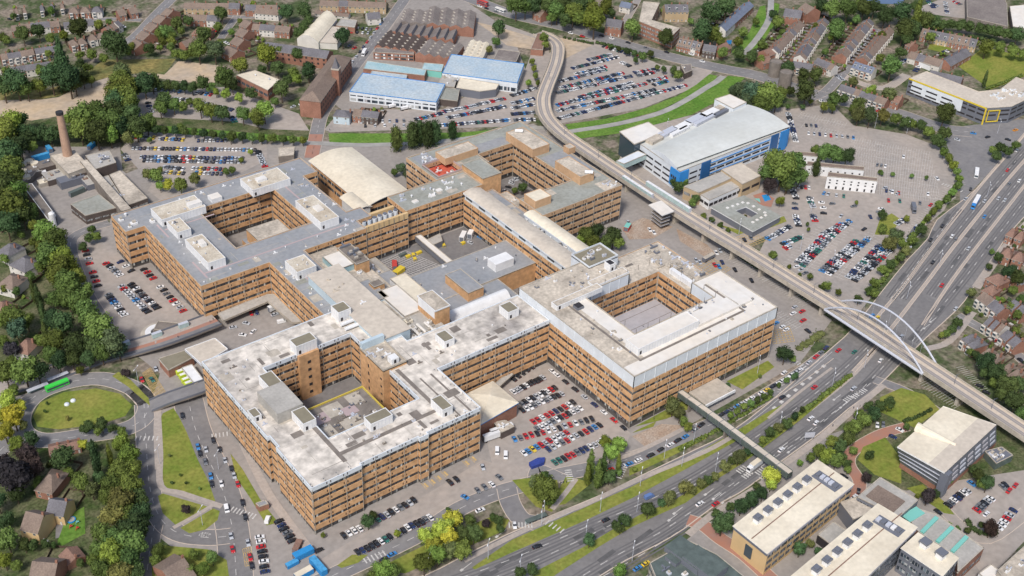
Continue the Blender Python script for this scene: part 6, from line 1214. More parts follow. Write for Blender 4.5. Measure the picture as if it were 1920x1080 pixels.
# ================================================================== TREES
def crown_mesh(seed, blobs, n, size, squash=1.0, core=.72):
    rnd = random.Random(seed); v, f = [], []
    for (bx, by, bz, br) in blobs:                      # rough inner mass so the crown is not see-through everywhere
        bm = bmesh.new(); bmesh.ops.create_icosphere(bm, subdivisions=2, radius=br * core); i = len(v)
        for q in bm.verts: s = rnd.uniform(.86, 1.14); v.append((bx + q.co.x * s, by + q.co.y * s, bz + q.co.z * s * squash))
        f += [tuple(i + w.index for w in fc.verts) for fc in bm.faces]; bm.free()
    tot = sum(b[3] ** 2 for b in blobs)
    for (bx, by, bz, br) in blobs:
        for _ in range(int(n * br * br / tot)):
            d = Vector((rnd.gauss(0, 1), rnd.gauss(0, 1), rnd.gauss(0, 1) + .25)).normalized(); r = br * (rnd.uniform(.74, 1.08) if rnd.random() < .9 else rnd.uniform(1.05, 1.25))
            c = Vector((bx + d.x * r, by + d.y * r, bz + d.z * r * squash)); nrm = (d + Vector((rnd.gauss(0, .5), rnd.gauss(0, .5), rnd.gauss(0, .5)))).normalized()
            u = nrm.orthogonal().normalized(); u.rotate(Matrix.Rotation(rnd.uniform(0, 6.28), 3, nrm)); w = nrm.cross(u); s = size * rnd.uniform(.6, 1.3); i = len(v)
            v += [tuple(c + u * s), tuple(c + w * s * .8), tuple(c - u * s * .9), tuple(c - w * s * .7)]; f.append((i, i + 1, i + 2, i + 3))
    me = bpy.data.meshes.new('crown'); me.from_pydata(v, [], f); me.materials.append(M['leaf']); me.update(); return me
def blobset(seed, k):
    rnd = random.Random(seed); B = [(0, 0, 0, .72)]
    for i in range(k): a = rnd.uniform(0, 6.28); e = rnd.uniform(-.5, .9); r = rnd.uniform(.35, .62); B.append((math.cos(a) * r * math.cos(e), math.sin(a) * r * math.cos(e), math.sin(e) * .62, rnd.uniform(.28, .46)))
    return B
CR = {'round': [crown_mesh(s, blobset(s, 9), 1500, .075) for s in (1, 2, 3, 4, 5)],
      'tall': [crown_mesh(s, [(0, 0, -.9, .42), (.06, 0, -.45, .5), (-.05, .05, 0, .46), (.04, -.04, .45, .37), (0, 0, .85, .25), (0, 0, 1.15, .13)], 1500, .065) for s in (11, 12)],
      'oval': [crown_mesh(s, [(0, 0, -.45, .72), (.1, 0, 0, .74), (-.12, .1, .3, .6), (.1, -.1, .55, .42)], 1500, .07) for s in (13, 14)],
      'cone': [crown_mesh(s, [(0, 0, -.7, .75), (.1, 0, -.25, .6), (-.05, .05, .2, .46), (0, 0, .6, .32), (0, 0, .95, .18)], 1500, .075) for s in (15, 16)],
      'bush': [crown_mesh(s, blobset(s, 7), 700, .11, .8) for s in (21, 22, 23)]}
b = MB(); b.cyl(0, 0, 0, .55, .055, .038, 'bark', 7); b.cyl(0, 0, .55, 1.0, .038, .018, 'bark', 7)
for a in range(4): b.bar((0, 0, .45 + a * .07), (.22 * math.cos(a * 1.7), .22 * math.sin(a * 1.7), .75 + a * .05), .016, 'bark', 5)
TRUNK = b.build('trunk', mesh_only=True)
GREENS = {'g': (.122, .168, .04), 'd': (.062, .095, .032), 'l': (.17, .24, .045), 'y': (.34, .36, .05), 'p': (.045, .035, .035), 'o': (.13, .145, .05), 'b': (.075, .11, .055)}
GN = {'g': 'leafy green', 'd': 'dark green', 'l': 'bright green', 'y': 'yellow', 'p': 'dark purple', 'o': 'olive green', 'b': 'blue-green'}
trnd = random.Random(99); TLAB = {}; TS = []
def tree(x, y, r, k='g', shape='round', zone='', hz=1.0): TS.append((r * mpp(x, y), x, y, r, k, shape, zone, hz))
FEW = {}; SMB = {}
def plant(x, y, r, k, shape, zone, hz, thing_=True):
    """x, y: middle of the crown in the photo, r its half width, all in photo pixels"""
    rm = r * mpp(x, y) * (1.42 if 'belt' in zone or 'wood' in zone else 1.22); sh = {'round': .95, 'tall': 2.3, 'oval': 1.5, 'cone': 1.5, 'bush': .8}[shape]; h = rm * 1.05 * sh * hz; zc = h * .95 + rm * (.55 if shape == 'round' else .05 if shape == 'bush' else .25)
    c = G(x, y, zc); rz = trnd.uniform(0, 6.28); zs = rm * sh * hz / {'round': .95, 'tall': 1.3, 'oval': .95, 'cone': 1.15, 'bush': .8}[shape]
    base = GREENS[k]; v = trnd.uniform(.6, 1.45); w = trnd.uniform(-.22, .2); col = (base[0] * v * (1 + w), base[1] * v, base[2] * v * (1 - w)); me = trnd.choice(CR[shape])
    if thing_:
        nm = 'bush' if shape == 'bush' else 'conifer' if shape in ('cone', 'oval') else 'poplar' if shape == 'tall' else 'shrub' if r < 8.6 else 'broadleaf_tree'
        root = empty(nm, (c.x, c.y, 0), rz); o = inst('crown', me, root, (0, 0, zc), 0, (rm, rm * trnd.uniform(.85, 1.1), zs)); o.color = (*col, 1)
        if shape != 'bush' or rm > 2.5: inst('trunk', TRUNK, root, (0, 0, 0), 0, (rm * 1.1, rm * 1.1, zc))
        TLAB.setdefault((zone, GN[k], {'bush': 'bush', 'cone': 'conifer', 'oval': 'conifer', 'tall': 'column-shaped tree', 'round': 'shrub' if r < 8.6 else 'tree'}[shape]), []).append((x, y, root)); return
    vv, ff = SMB.setdefault(k, ([], [])); i = len(vv); cs, sn = math.cos(rz) * rm, math.sin(rz) * rm
    if me.name not in FEW: FEW[me.name] = [(q.co.x, q.co.y, q.co.z) for q in me.vertices], [tuple(p.vertices) for p in me.polygons]
    V_, F_ = FEW[me.name]; vv += [(c.x + cs * a - sn * b, c.y + sn * a + cs * b, zc + zs * d) for a, b, d in V_]; ff += [tuple(i + q for q in f) for j, f in enumerate(F_) if len(f) == 3 or j % 2]
def CRV():
    me = CR['bush'][0]
    if 'crv' not in FEW: FEW['crv'] = [tuple(q.co) for q in me.vertices], [tuple(p.vertices) for j, p in enumerate(me.polygons) if len(p.vertices) == 3 or j % 3 == 0]
    return FEW['crv']
def trees(zone, s):
    for t in s.replace('\n', ' ').split(';'):
        a = t.split()
        if not a: continue
        x, y, r = float(a[0]), float(a[1]), float(a[2]); k = a[3][0] if len(a) > 3 else 'g'; sh = {'t': 'tall', 'c': 'cone', 'u': 'bush', 'v': 'oval'}.get(a[3][1:2] if len(a) > 3 else '', 'round')
        tree(x, y, r, k, sh, zone)
trees('in the gardens at top left', '''42 62 13 d;72 58 12 d;148 52 17 d;185 46 8;150 103 9;172 102 10;195 108 9;150 119 8 d;165 126 9;215 83 23 d;238 95 9;95 72 9;120 66 8 l;25 30 6;96 20 7 l;5 70 8;90 100 6;300 90 6 l;12 75 7;280 90 10 d;245 88 8;205 42 6;75 128 7;
330 42 11 d;310 58 12;300 64 10;322 66 9;353 38 10 d;415 25 12 d;410 50 9;382 66 15 d;372 92 16;402 92 16 b;305 79 8;322 78 8;345 104 9;330 100 9;360 100 9;320 88 7;434 60 6 l;450 40 5;388 60 8;475 8 6 l;340 58 7;365 88 8;412 82 8''')
trees('around the tall pointed tree', '''95 142 20 d;128 145 22 d;108 128 16 d;140 155 14 d;160 142 9;155 145 12 d;80 135 11;30 150 21 d;5 160 18 d;50 165 14;72 160 12;170 150 8;15 135 11''')
tree(115, 116, 17, 'd', 'cone', 'standing up above all others', 1.5)
trees('in the belt right of the sandy track', '''225 150 15;240 160 15;215 170 17;230 182 18;218 192 17 d;240 190 17;215 205 16 d;245 212 15 d;270 155 15 d;285 152 12 d;230 135 14 o;380 155 11 d;405 172 6 l;300 160 8 d;315 160 8 d;330 161 8 d;345 161 8 d;360 163 8 d;255 165 10 d;395 163 7''')
trees('around the office car park', '''305 190 14 d;325 195 12;300 202 12;345 200 10;375 198 14;395 206 14;415 212 13 d;422 175 10 l;448 183 9 l;450 122 14;420 143 18;435 157 12 d;455 213 13;480 217 13;470 175 11 d;495 205 16 l;484 224 13;515 190 8;527 165 16 d;520 126 12 d;550 136 10;578 131 14 d;555 147 10 l;500 101 18 l;527 96 10;557 102 11 d;490 130 9 d;540 150 9 d;312 180 7;355 190 7''')
trees('by the barrel-roofed hall', '537 21 13 d;571 20 14 d;578 38 11 d;570 50 11 d;560 62 10 d;642 67 14 d')
trees('near the industrial sheds', '935 52 13 d;930 78 8;917 92 7 o;1020 70 9;1023 84 7;998 115 6;1001 128 6;1004 142 6;992 155 6 l;1008 155 5')
trees('in the wood along the top edge', '''968 8 15;985 12 12;1000 6 14 d;1030 8 14 d;1045 20 13;1058 10 14 d;1075 22 14;1090 12 14 d;1085 34 11;1110 18 13;1060 38 11 d;1035 32 8;1115 36 18 l;1135 12 12;1145 22 9 d;1105 4 10;1187 52 13;1248 69 12 d;1335 23 17 d;1362 12 15 d;1316 56 17 d;1338 64 12;1352 78 8;1385 101 9 d;1355 98 8;1410 106 10 d;1430 84 8;1395 60 8;1385 78 8;1418 40 6;1428 112 7;1295 40 5;1460 40 10;1450 28 7 d''')
trees('by the top car park', '1262 132 8 d;1272 141 9;1245 130 6 d;1205 106 7;1192 112 6;1175 96 6 d;1190 100 6 d;1160 91 5 d;1145 87 5;1220 100 6 d;1232 126 5 d')
trees('behind the blue and white building', '1390 170 16 b;1415 172 20 b;1440 177 22 g;1400 186 14 b;1430 195 17;1456 187 14;1375 172 11 b;1465 175 12')
trees('in the gardens of the terraced streets', '''1540 12 12 d;1562 15 15;1590 15 17;1567 55 17;1560 68 8 l;1620 14 14 d;1640 12 13 d;1660 28 15 d;1690 20 17 d;1695 55 17 d;1712 53 13 d;1720 28 12 gt;1735 36 14 d;1700 72 11 d;1478 127 12 d;1508 142 13 d;1530 138 14 d;1512 170 19 d;1482 170 8 d;1548 97 7;1580 92 6;1610 7 10;1672 123 17;1690 98 11 d;1650 108 8;1655 66 8;1605 35 8;1530 50 7;1518 88 6;1467 60 6;1462 72 6;1700 35 9 b;1745 68 9''')
trees('along the street below the dark terrace', '1600 153 9 o;1632 170 11 l;1668 176 12 o;1610 195 12 d;1565 188 14;1584 186 9 d;1560 200 9;1600 205 8;1545 200 8')
trees('in the row along the railway', '1750 40 12 d;1765 46 10 d;1785 45 10 d;1802 47 10 d;1820 50 10 d;1838 53 10 d;1856 57 10 d;1873 60 11 d;1890 62 11 d;1908 65 12 d;1715 12 9 d;1850 86 13;1875 90 10;1900 96 10;1918 100 9;1830 80 6;1848 147 6 dt')
trees('at the upper edge of the east car park', '1610 214 13 o;1632 216 14 o;1655 216 12 o;1680 223 11;1697 229 11 d;1712 233 9;1727 236 10 d;1742 248 10;1755 262 11 d;1770 250 12 d;1772 211 16 d;1765 268 9 d;1478 200 5;1520 190 5;1505 200 5 d')
trees('in the round-edged hedge of the east car park', '1770 285 8 l;1780 297 8;1788 310 8 l;1795 322 7;1799 335 7 l;1796 348 7;1786 360 7 l;1775 373 7;1760 385 8;1750 396 7;1875 277 10 d;1890 283 9 d;1905 272 8;1868 293 9 d;1862 282 7')
trees('left of the white buildings', '1468 312 28;1450 300 20;1490 308 22;1440 322 18;1480 330 20;1443 346 13 p;1475 345 13 d;1500 330 14;1532 310 10 dc;1545 285 15;1565 290 15;1588 291 14 d;1530 282 10')
trees('in the lower east car park', '1655 402 9 d;1680 442 14 o;1668 455 13 o;1655 428 8;1690 455 10;1728 430 11 d;1712 450 9;1700 470 9 o;1670 495 9 d;1655 505 9;1640 530 9;1690 483 8 d;1640 550 8;1700 410 6;1740 410 6;1450 478 8;1500 515 4;1520 518 6 d;1550 535 9;1480 500 4;1540 540 6 d;1572 548 6;1650 322 4;1674 327 4;1710 330 4;1737 333 4;1514 420 4 d;1516 430 4;1606 380 4;1653 325 4;1610 560 8 d;1630 545 8')
trees('between the tram stop and the nursery', '1272 350 11 d;1264 340 9 d;1282 342 8;1304 372 8 d;1298 380 7;1320 405 6;1335 412 6;1350 422 6;1365 432 5;1372 400 5;1398 405 3 o;1463 376 8 l')
trees('beside the hospital link wing', '1098 440 16;1118 432 15 d;1150 442 15 d;1112 456 14;1135 456 14 d;1088 452 11 l;1160 455 11;1128 470 9;980 352 10 d;965 357 6;752 315 10 b;762 325 8 b;740 322 7')
trees('in the dark row by the river', '743 259 13 dv;773 252 14 dv;787 248 13 dv;801 250 14 dv;815 247 13 dv;848 243 10 dv')
trees('in the wood beside the boiler house', '''155 217 18;180 212 17;205 226 18;150 240 16;180 245 18 d;222 236 15 d;206 252 13 l;255 236 15 d;275 228 13;258 250 9 l;20 228 18 l;5 250 20;38 224 12 d;130 222 9;240 260 10 o;45 252 13 d;62 250 12 d;78 250 12 d;94 251 12 d;110 250 11 d;128 248 11 d;15 288 20 d;38 272 14 d;22 318 20;8 345 20 d;30 358 17 l;20 385 22;42 400 16 d;12 418 18 d;58 398 12;50 262 12 d;30 300 12 d;60 275 9;-5 300 16;-5 400 18;40 378 14 d;62 422 8''')
trees('at the edge of the north-west car park', '278 325 11 o;292 330 12;315 346 11 y;338 346 13;365 335 11 o;300 348 8 l;424 322 7;436 318 7;452 300 5 l;338 240 9;432 258 8;280 262 5;165 446 9 d;180 443 9;155 462 9 d;172 430 7;470 285 5 l;490 262 5;300 318 6')
trees('along the river hedge', '275 240 9 d;292 243 8 d;310 244 8 d;328 244 8 d;346 246 8 d;364 247 8 d;382 250 8 d;400 252 8 d;418 254 8 d;436 254 8 d;454 256 8 d;472 258 8;490 258 8;510 258 9;530 260 8;550 262 8;568 263 7')
trees('in the belt beside the curving west road', '''85 438 18 l;102 452 18;92 478 19;115 484 18 l;108 508 20;130 500 17 l;125 530 20;142 522 14;160 545 12;150 562 18;165 588 22;186 618 23;210 640 20 b;128 560 16;120 606 18 d;142 648 18 d;172 650 16 d;190 660 14;222 655 13 b;80 465 12;75 430 9''')
trees('in the gardens left of the tree belt', '''72 560 10 dt;80 590 9 dt;62 545 8 dt;25 590 17;30 615 16 b;100 640 18;98 600 15 d;85 628 9 dt;20 655 12 p;45 692 20;70 694 16 d;10 698 17;110 676 14 d;135 672 13 d;25 730 9;95 665 14;5 640 10;20 680 10;165 672 12 d;10 540 7;30 545 7;58 518 8;75 500 9;40 440 6;62 452 7;8 485 7;0 600 11;50 600 12;105 560 13;75 640 10''')
trees('left of the roundabout', '12 752 17 y;25 778 20 y;8 808 16 y;45 798 9 o;38 760 10 y;2 780 14 y')
trees('on the roundabout verges', '237 700 9 p;150 693 8;88 756 3 d;84 771 3;126 784 4 o;168 798 11 d;190 795 12 d;184 808 9 g;212 802 10 d;228 808 9;160 805 10 d')
trees('in the gardens at bottom left', '''60 822 14 d;30 832 14 l;50 852 18 p;25 890 30 p;62 876 18 p;5 870 18 p;118 857 21 d;155 833 9 y;178 858 15 dt;172 838 10 d;205 852 10 gt;150 905 17;172 918 14 o;10 975 14 d;14 1012 20;45 1020 12 d;62 1022 10 d;8 1050 14 l;30 1060 10;85 1020 9 d;100 1022 6;-5 940 16 d;150 1055 8 d;128 885 9;95 870 8 d;70 905 10;185 895 12 d;30 925 14 d''')
trees('in the dense belt beside the left road', '''225 828 13 l;242 852 16 l;250 880 15;225 885 18;212 908 17;245 912 18;200 930 14;225 942 20 o;255 935 15 d;262 962 17 d;238 965 16;212 968 18 o;250 990 20 d;192 1000 17;218 1010 18;245 1020 20;208 1038 20 l;245 1048 18;184 1030 14;192 1068 18;225 1075 18 o;255 1075 14 d;175 1050 10;262 1000 12 d;235 1058 12''')
trees('on the green beside the left road', '348 955 9 p;322 905 3 d;349 905 3 d;374 916 3;338 890 3;318 854 3 o;296 1030 12;290 1050 10;362 1040 10;398 1045 12;380 1066 12 l;355 1068 10')
trees('on the verge at the front of the hospital', '''690 976 13 d;700 965 8 d;605 1003 5;745 1000 7 l;800 1005 17 y;828 990 19 y;850 972 16 y;812 1022 15 y;842 1005 16 y;870 1000 15 d;882 975 12 d;888 1000 16 d;865 1030 17;820 1040 18 l;795 1056 18;845 1030 16 o;718 1068 17 l;738 1070 12;700 1080 12;912 982 9 p;935 975 10 d;938 992 9 d;923 970 7;840 955 5;862 968 6 l''')
trees('beside the slip road', '1020 918 25 g;1005 905 14 o;1030 935 14 l;1022 898 14 g;1108 868 13 gt;1122 888 13 gt;1102 888 10 gt;1132 872 12 gt;1160 868 9 gt;1145 848 15 l;1162 832 14 l;1135 828 12 l;1142 892 13 d;1125 905 9 d;1160 885 7;1190 880 5;1262 760 15 o;1275 775 13 o;1283 790 10;1252 748 10 o;1290 800 8')
trees('on the median of the dual carriageway', '1105 1012 12 d;1155 985 10 d;1172 974 12 d;1163 992 8 d;1215 956 13 d;1255 933 13 o;1240 942 8 d;1285 912 13 o;1298 918 9 o;1315 905 10 o;1327 900 9 d;1340 893 9 o;1358 874 11 o;1385 856 13 o;1372 863 8 d;1400 848 8 d;975 1073 11 d;998 1068 12 d;1445 810 10 d;1460 800 9 o;1475 795 10 d;1490 780 7 d;1505 768 6 d;1430 825 7')
trees('along the kerb of the dual carriageway', '1162 1070 14 l;1355 978 20 d;1342 962 9 d;1390 948 14 d;1410 936 14 d;1430 925 12 d;1370 950 9 d;1448 893 17 y;1446 906 12 y;1420 912 8 d')
trees('on the bank above the university', '1535 845 12;1552 852 14 l;1568 862 13;1575 838 14 d;1592 822 13 d;1560 828 12;1545 862 10;1520 858 10;1578 855 10 d;1588 868 9 d;1605 800 13;1622 788 13;1640 775 13 d;1628 760 9 d;1650 760 10 d;1668 755 11 d;1610 775 9;1590 800 10;1665 762 8;1590 880 7;1500 868 6 l;1600 845 8')
trees('around the angular university building', '1630 852 9 d;1625 895 10 p;1740 930 13 p;1835 893 12 d;1852 905 13 d;1842 908 10;1825 880 9 d;1812 872 7 d;1858 990 13 p;1500 1028 13 d;1520 1020 9 o;1775 985 8;1795 992 6;1755 925 8 d;1765 912 7;1780 900 7;1790 890 6;1720 930 5;1700 800 6;1535 1035 8 d;1840 985 6 d;1815 995 6 d')
trees('by the E-shaped lawn of the east block', '1472 662 15 d;1485 672 7;1365 722 5 d;1425 705 4;1335 728 4;1320 757 5 d;1366 736 6 d')
trees('in the strip beside the parked taxis', '1395 762 7;1408 756 7;1420 750 7 d;1382 770 7;1370 778 7 l;1432 743 6;1445 735 6;1490 705 7 d;1475 712 6;1460 722 5')
trees('in the gardens right of the arch bridge', '''1795 605 10 d;1785 618 9 d;1775 625 7;1815 581 7;1765 628 6;1848 678 16 d;1868 698 16 d;1888 722 18 d;1905 752 18 d;1878 738 14 d;1918 775 14;1830 665 8 d;1895 575 9;1908 590 9;1880 580 7 y;1820 660 7;1822 548 8 o;1905 620 7;1900 700 8 d;1845 700 10 d;1915 720 12 d;1862 718 9;1872 482 9 d;1892 508 12 d;1908 520 13 d;1855 500 6 d;1900 545 9;1915 560 8;1870 560 5 l;1840 590 4;1920 480 7;1812 632 5 l;1860 472 5''')
NT = {'s': 0, 't': 0}
for t in sorted(TS, key=lambda t: -t[3]):
    q = 's' if t[3] < 8.6 else 't'; ok = t[5] != 'round' or NT[q] < 298
    if t[5] == 'round': NT[q] += 1
    plant(*t[1:], thing_=ok)
FN = MB()
for (c, bk, w_, d, q) in GARD:                                   # back gardens: shrubs, fences, sheds and patios
    t = Vector((bk.y, -bk.x, 0)); p = c + bk * (d / 2 + 6)
    for u in (-1, 1): e_ = p + t * u * w_ / 2; FN.obox((e_.x, e_.y), bk, 5, .06, 0, 1.5, 'bark')
    e_ = p + bk * 5; FN.obox((e_.x, e_.y), t, w_ / 2, .06, 0, 1.5, 'bark')
    if q > .45: e_ = p + bk * 3 + t * (q - .7) * w_ * .8; FN.obox((e_.x, e_.y), t, 1.2, .9, 0, 2.1, 'tile_brown', 'greyroof' if q > .7 else 'tile_red')
    for k in range(2):
        if trnd.random() < .75:
            e_ = p + bk * trnd.uniform(-2, 9) + t * trnd.uniform(-.45, .45) * w_; V_, F_ = CRV(); rm = trnd.uniform(.9, 2.2); vv, ff = SMB.setdefault(trnd.choice('gdlob'), ([], [])); i = len(vv)
            vv += [(e_.x + a * rm, e_.y + b * rm, rm * .9 + f * rm) for a, b, f in V_]; ff += [tuple(i + z_ for z_ in f) for f in F_]
FN.build('garden_fences', kind='stuff', label='wooden garden fences and small sheds behind the rows of houses', cat='fences')
me = bpy.data.meshes.new('small_trees'); vv, ff, mm = [], [], []
for j, (k, (V_, F_)) in enumerate(SMB.items()):
    m = mat('leaf_' + k, tuple(c * 1.25 for c in GREENS[k]), .9, .1, scale=.07, col2=tuple(c * .65 for c in GREENS[k]), fine=.2); me.materials.append(m); i = len(vv); vv += V_; ff += [tuple(q + i for q in f) for f in F_]; mm += [j] * len(F_)
me.from_pydata(vv, [], ff); me.polygons.foreach_set('material_index', mm); me.update(); o = bpy.data.objects.new('small_trees', me); COL.objects.link(o); tag(o, 'smaller trees and shrubs filling the gaps between the single trees', 'trees', None, 'stuff')
for (zone, col_, kind), L in TLAB.items():
    L.sort(key=lambda t: (round(t[0] / 2), t[1]))
    for i, (x, y, o) in enumerate(L):
        o['label'] = ('%s %s %s' % (col_, kind, zone)) if len(L) == 1 else ('%s %s %s, %s from the left' % (col_, kind, zone, ordn(i)))
        o['category'] = 'bush' if kind == 'bush' else 'tree'
        if len(L) > 1: o['group'] = '%ss %s' % (kind, zone)
def hedge(label, px, w_, h_, seed=1, col_='g'):
    pts = path(px, 0, 3); c = pts[len(pts) // 2]; rnd = random.Random(seed); bl = []
    for i in range(len(pts) - 1):
        L = (pts[i + 1] - pts[i]).length; n = max(1, int(L / (w_ * .7)))
        for k in range(n): p = pts[i].lerp(pts[i + 1], k / n) - c; bl.append((p.x + rnd.uniform(-.3, .3), p.y + rnd.uniform(-.3, .3), h_ * .5, w_ * .55 * rnd.uniform(.85, 1.15)))
    me = crown_mesh(seed, bl, len(bl) * 40, .42, h_ / w_); root = empty('hedge', (c.x, c.y, 0), 0, label, 'hedge'); o = inst('foliage', me, root); o.color = (*GREENS[col_], 1)
for i, (lab, px, w_, h_, c_) in enumerate((('low hedge down the median below the arch bridge', [(1405, 853), (1450, 815), (1500, 777), (1550, 738), (1597, 702)], 3.2, 1.6, 'g'), ('ragged hedge along the curved edge of the east car park', [(1800, 340), (1770, 380), (1745, 402), (1715, 440)], 3, 2, 'l'),
                                       ('overgrown strip between the kerb and the east car park', [(1712, 442), (1690, 480), (1655, 525), (1625, 560)], 5, 2.6, 'g'), ('clipped hedge on the lawn above the angular building', [(1695, 792), (1722, 782), (1748, 768)], 2, 1.6, 'd'), ('dense hedge around the purple tree in the university car park', [(1812, 980), (1830, 998), (1855, 1004), (1872, 998)], 3, 2, 'd'),
                                       ('brown-green hedge wedge beside the hospital car park and viaduct', [(1500, 655), (1525, 637), (1545, 622)], 6, 1.6, 'o'), ('hedge between the service road and the slip road', [(1275, 845), (1330, 815), (1390, 780), (1450, 742)], 2.5, 1.4, 'g'), ('long dark hedge by the railway at top right', [(1745, 60), (1800, 70), (1860, 80), (1915, 90)], 6, 4, 'd'),
                                       ('hedge beside the main road and the top car park', [(1120, 82), (1160, 92), (1200, 102), (1222, 104)], 4, 2.4, 'd'), ('green edge beside the viaduct ramp car park', [(1060, 72), (1085, 78), (1115, 84)], 3, 2, 'd'), ('hedge at the edge of the playing field', [(1850, 168), (1885, 155), (1918, 142)], 3, 2, 'g'), ('scrubby hedge above the playing field', [(1850, 82), (1880, 88), (1920, 98)], 6, 3, 'g'))):
    hedge(lab, px, w_, h_, 50 + i, c_)
# ================================================================== VEHICLES
def extr(b, prof, hw, m, inset=0.0, zi=9):
    """side profile (x, z) made into a body of half width hw, narrower above zi"""
    n = len(prof); W_ = [hw - (inset if z > zi else 0) for x, z in prof]
    for s in (-1, 1):
        f = [(x, s * w_, z) for (x, z), w_ in zip(prof, W_)]; b.face(f if s < 0 else f[::-1], m)
    for i in range(n):
        (x0, z0), (x1, z1) = prof[i], prof[(i + 1) % n]; w0, w1 = W_[i], W_[(i + 1) % n]; b.face([(x0, -w0, z0), (x0, w0, z0), (x1, w1, z1), (x1, -w1, z1)], m)
def wheel_me(r=.33, w_=.22): b = MB(); b.bar((0, -w_ / 2, 0), (0, w_ / 2, 0), r, 'tyre', 12); b.bar((0, -w_ / 2 - .01, 0), (0, w_ / 2 + .01, 0), r * .55, 'steel', 8); return b.build('wheel', mesh_only=True)
WH = wheel_me(); WHB = wheel_me(.5, .32)
b = MB(); extr(b, [(-2.15, .3), (2.15, .3), (2.18, .68), (1.95, .82), (1.05, .93), (-1.75, .98), (-2.12, .85), (-2.18, .6)], .89, 'paint', .1, .8)
b.hexa([(-1.05, -.68, 1.38), (.15, -.68, 1.38), (.15, .68, 1.38), (-1.05, .68, 1.38), (-1.0, -.62, 1.44), (.1, -.62, 1.44), (.1, .62, 1.44), (-1.0, .62, 1.44)], 'paint')
for s in (-1, 1): b.box(2.1, 2.2, s * .55 - .2, s * .55 + .2, .55, .72, 'headlight'); b.box(-2.22, -2.12, s * .62 - .14, s * .62 + .14, .6, .8, 'redmetal'); b.box(.75, .95, s * .98 - .06, s * .98 + .06, .9, 1.05, 'paint')
CAR_B = b.build('body', mesh_only=True)
b = MB(); b.hexa([(-1.72, -.8, .95), (1.02, -.8, .9), (1.02, .8, .9), (-1.72, .8, .95), (-1.15, -.68, 1.4), (.2, -.68, 1.4), (.2, .68, 1.4), (-1.15, .68, 1.4)], 'carglass'); CAR_G = b.build('windows', mesh_only=True)
b = MB(); extr(b, [(-2.4, .35), (2.4, .35), (2.42, .95), (1.75, 1.25), (1.15, 2.05), (-2.35, 2.1), (-2.45, .7)], .97, 'paint', .1, 1.3)
for s in (-1, 1): b.box(2.36, 2.45, s * .7 - .15, s * .7 + .15, .65, .85, 'headlight')
VAN_B = b.build('body', mesh_only=True)
b = MB(); b.hexa([(1.12, -.9, 1.3), (1.78, -.92, 1.26), (1.78, .92, 1.26), (1.12, .9, 1.3), (1.0, -.86, 1.98), (1.2, -.86, 1.98), (1.2, .86, 1.98), (1.0, .86, 1.98)], 'carglass'); VAN_G = b.build('windows', mesh_only=True)
CC = {'w': ('white', (.75, .75, .75)), 's': ('silver', (.46, .48, .51)), 'g': ('grey', (.16, .17, .185)), 'k': ('black', (.018, .018, .022)), 'b': ('blue', (.05, .22, .5)), 'n': ('navy blue', (.02, .035, .11)), 'r': ('red', (.5, .02, .025)), 't': ('dark green', (.03, .16, .13)), 'y': ('yellow', (.7, .5, .04)), 'o': ('orange', (.7, .28, .03)), 'v': ('white van', (.78, .78, .78)), 'B': ('blue van', (.12, .2, .42))}
CARS = []; crnd = random.Random(5)
def rowc(p0, p1, cs, desc, group, along=False, end='left'):
    """a row of parked cars between two photo points; cs = one colour letter per car"""
    A, B = G(*p0, .5), G(*p1, .5); t = (B - A).normalized(); n = len(cs); rz = math.atan2(t.y, t.x) + (0 if along else math.pi / 2)
    for i, c in enumerate(cs):
        if c == '.': continue
        p = A.lerp(B, (i / (n - 1)) if n > 1 else 0); j = crnd.uniform(-.25, .25); nn = Vector((math.cos(rz), math.sin(rz), 0))
        CARS.append([p.x + nn.x * j, p.y + nn.y * j, rz + crnd.uniform(-.03, .03) + (math.pi if crnd.random() < .4 else 0), c, desc, group, i, n, end])
def rnds(n, seed, pal='wwwssssskkkgggnnbrt'): r_ = random.Random(seed); return ''.join(r_.choice(pal) for _ in range(n))
def one(x, y, c, ang_px, label):
    p, q = G(x, y, .5), G(x + ang_px[0], y + ang_px[1], .5); rz = math.atan2(q.y - p.y, q.x - p.x); CARS.append([p.x, p.y, rz, c, label, None, 0, 1, ''])
FR = 'parked cars in front of the hospital'
rowc((708, 974), (776, 938), 'tnskwgksk', 'in the row against the front brick wall', FR); rowc((645, 1005), (674, 991), 'kwww', 'in the short row left of the wall tree', FR)
rowc((671, 1036), (806, 970), 'knkkkwtk.skwnkkgw', 'in the lower row facing the front road', FR); rowc((844, 905), (856, 899), 'kk', 'in the pair of black cars by the yellow bays', FR)
rowc((895, 919), (922, 908), 'ggw', 'in the trio right of the yellow bays', FR)
rowc((487, 1007), (497, 1072), 'wwrkkwkn', 'in the column at the bottom left yard', 'cars in the bottom left yard', end='top'); rowc((522, 978), (548, 1014), 'knkgkk', 'in the dark column beside the brick corner', 'cars in the bottom left yard', end='top')
rowc((962, 711), (996, 688), 'kkkkk', 'in the shaded row behind the canopy', 'cars in the main car park'); rowc((962, 735), (1018, 708), 'wsskwkkkks', 'in the second row of the main car park', 'cars in the main car park')
rowc((978, 757), (1040, 727), 'gkwkswkwrk', 'in the third row of the main car park', 'cars in the main car park'); rowc((979, 769), (1053, 738), 'kwwgswgskks', 'in the fourth row of the main car park', 'cars in the main car park')
rowc((1000, 791), (1075, 755), 'rrwrrnkrwk', 'in the red-filled fifth row of the main car park', 'cars in the main car park'); rowc((1007, 804), (1088, 766), 'gwwsgwkrkwsw', 'in the sixth row of the main car park', 'cars in the main car park')
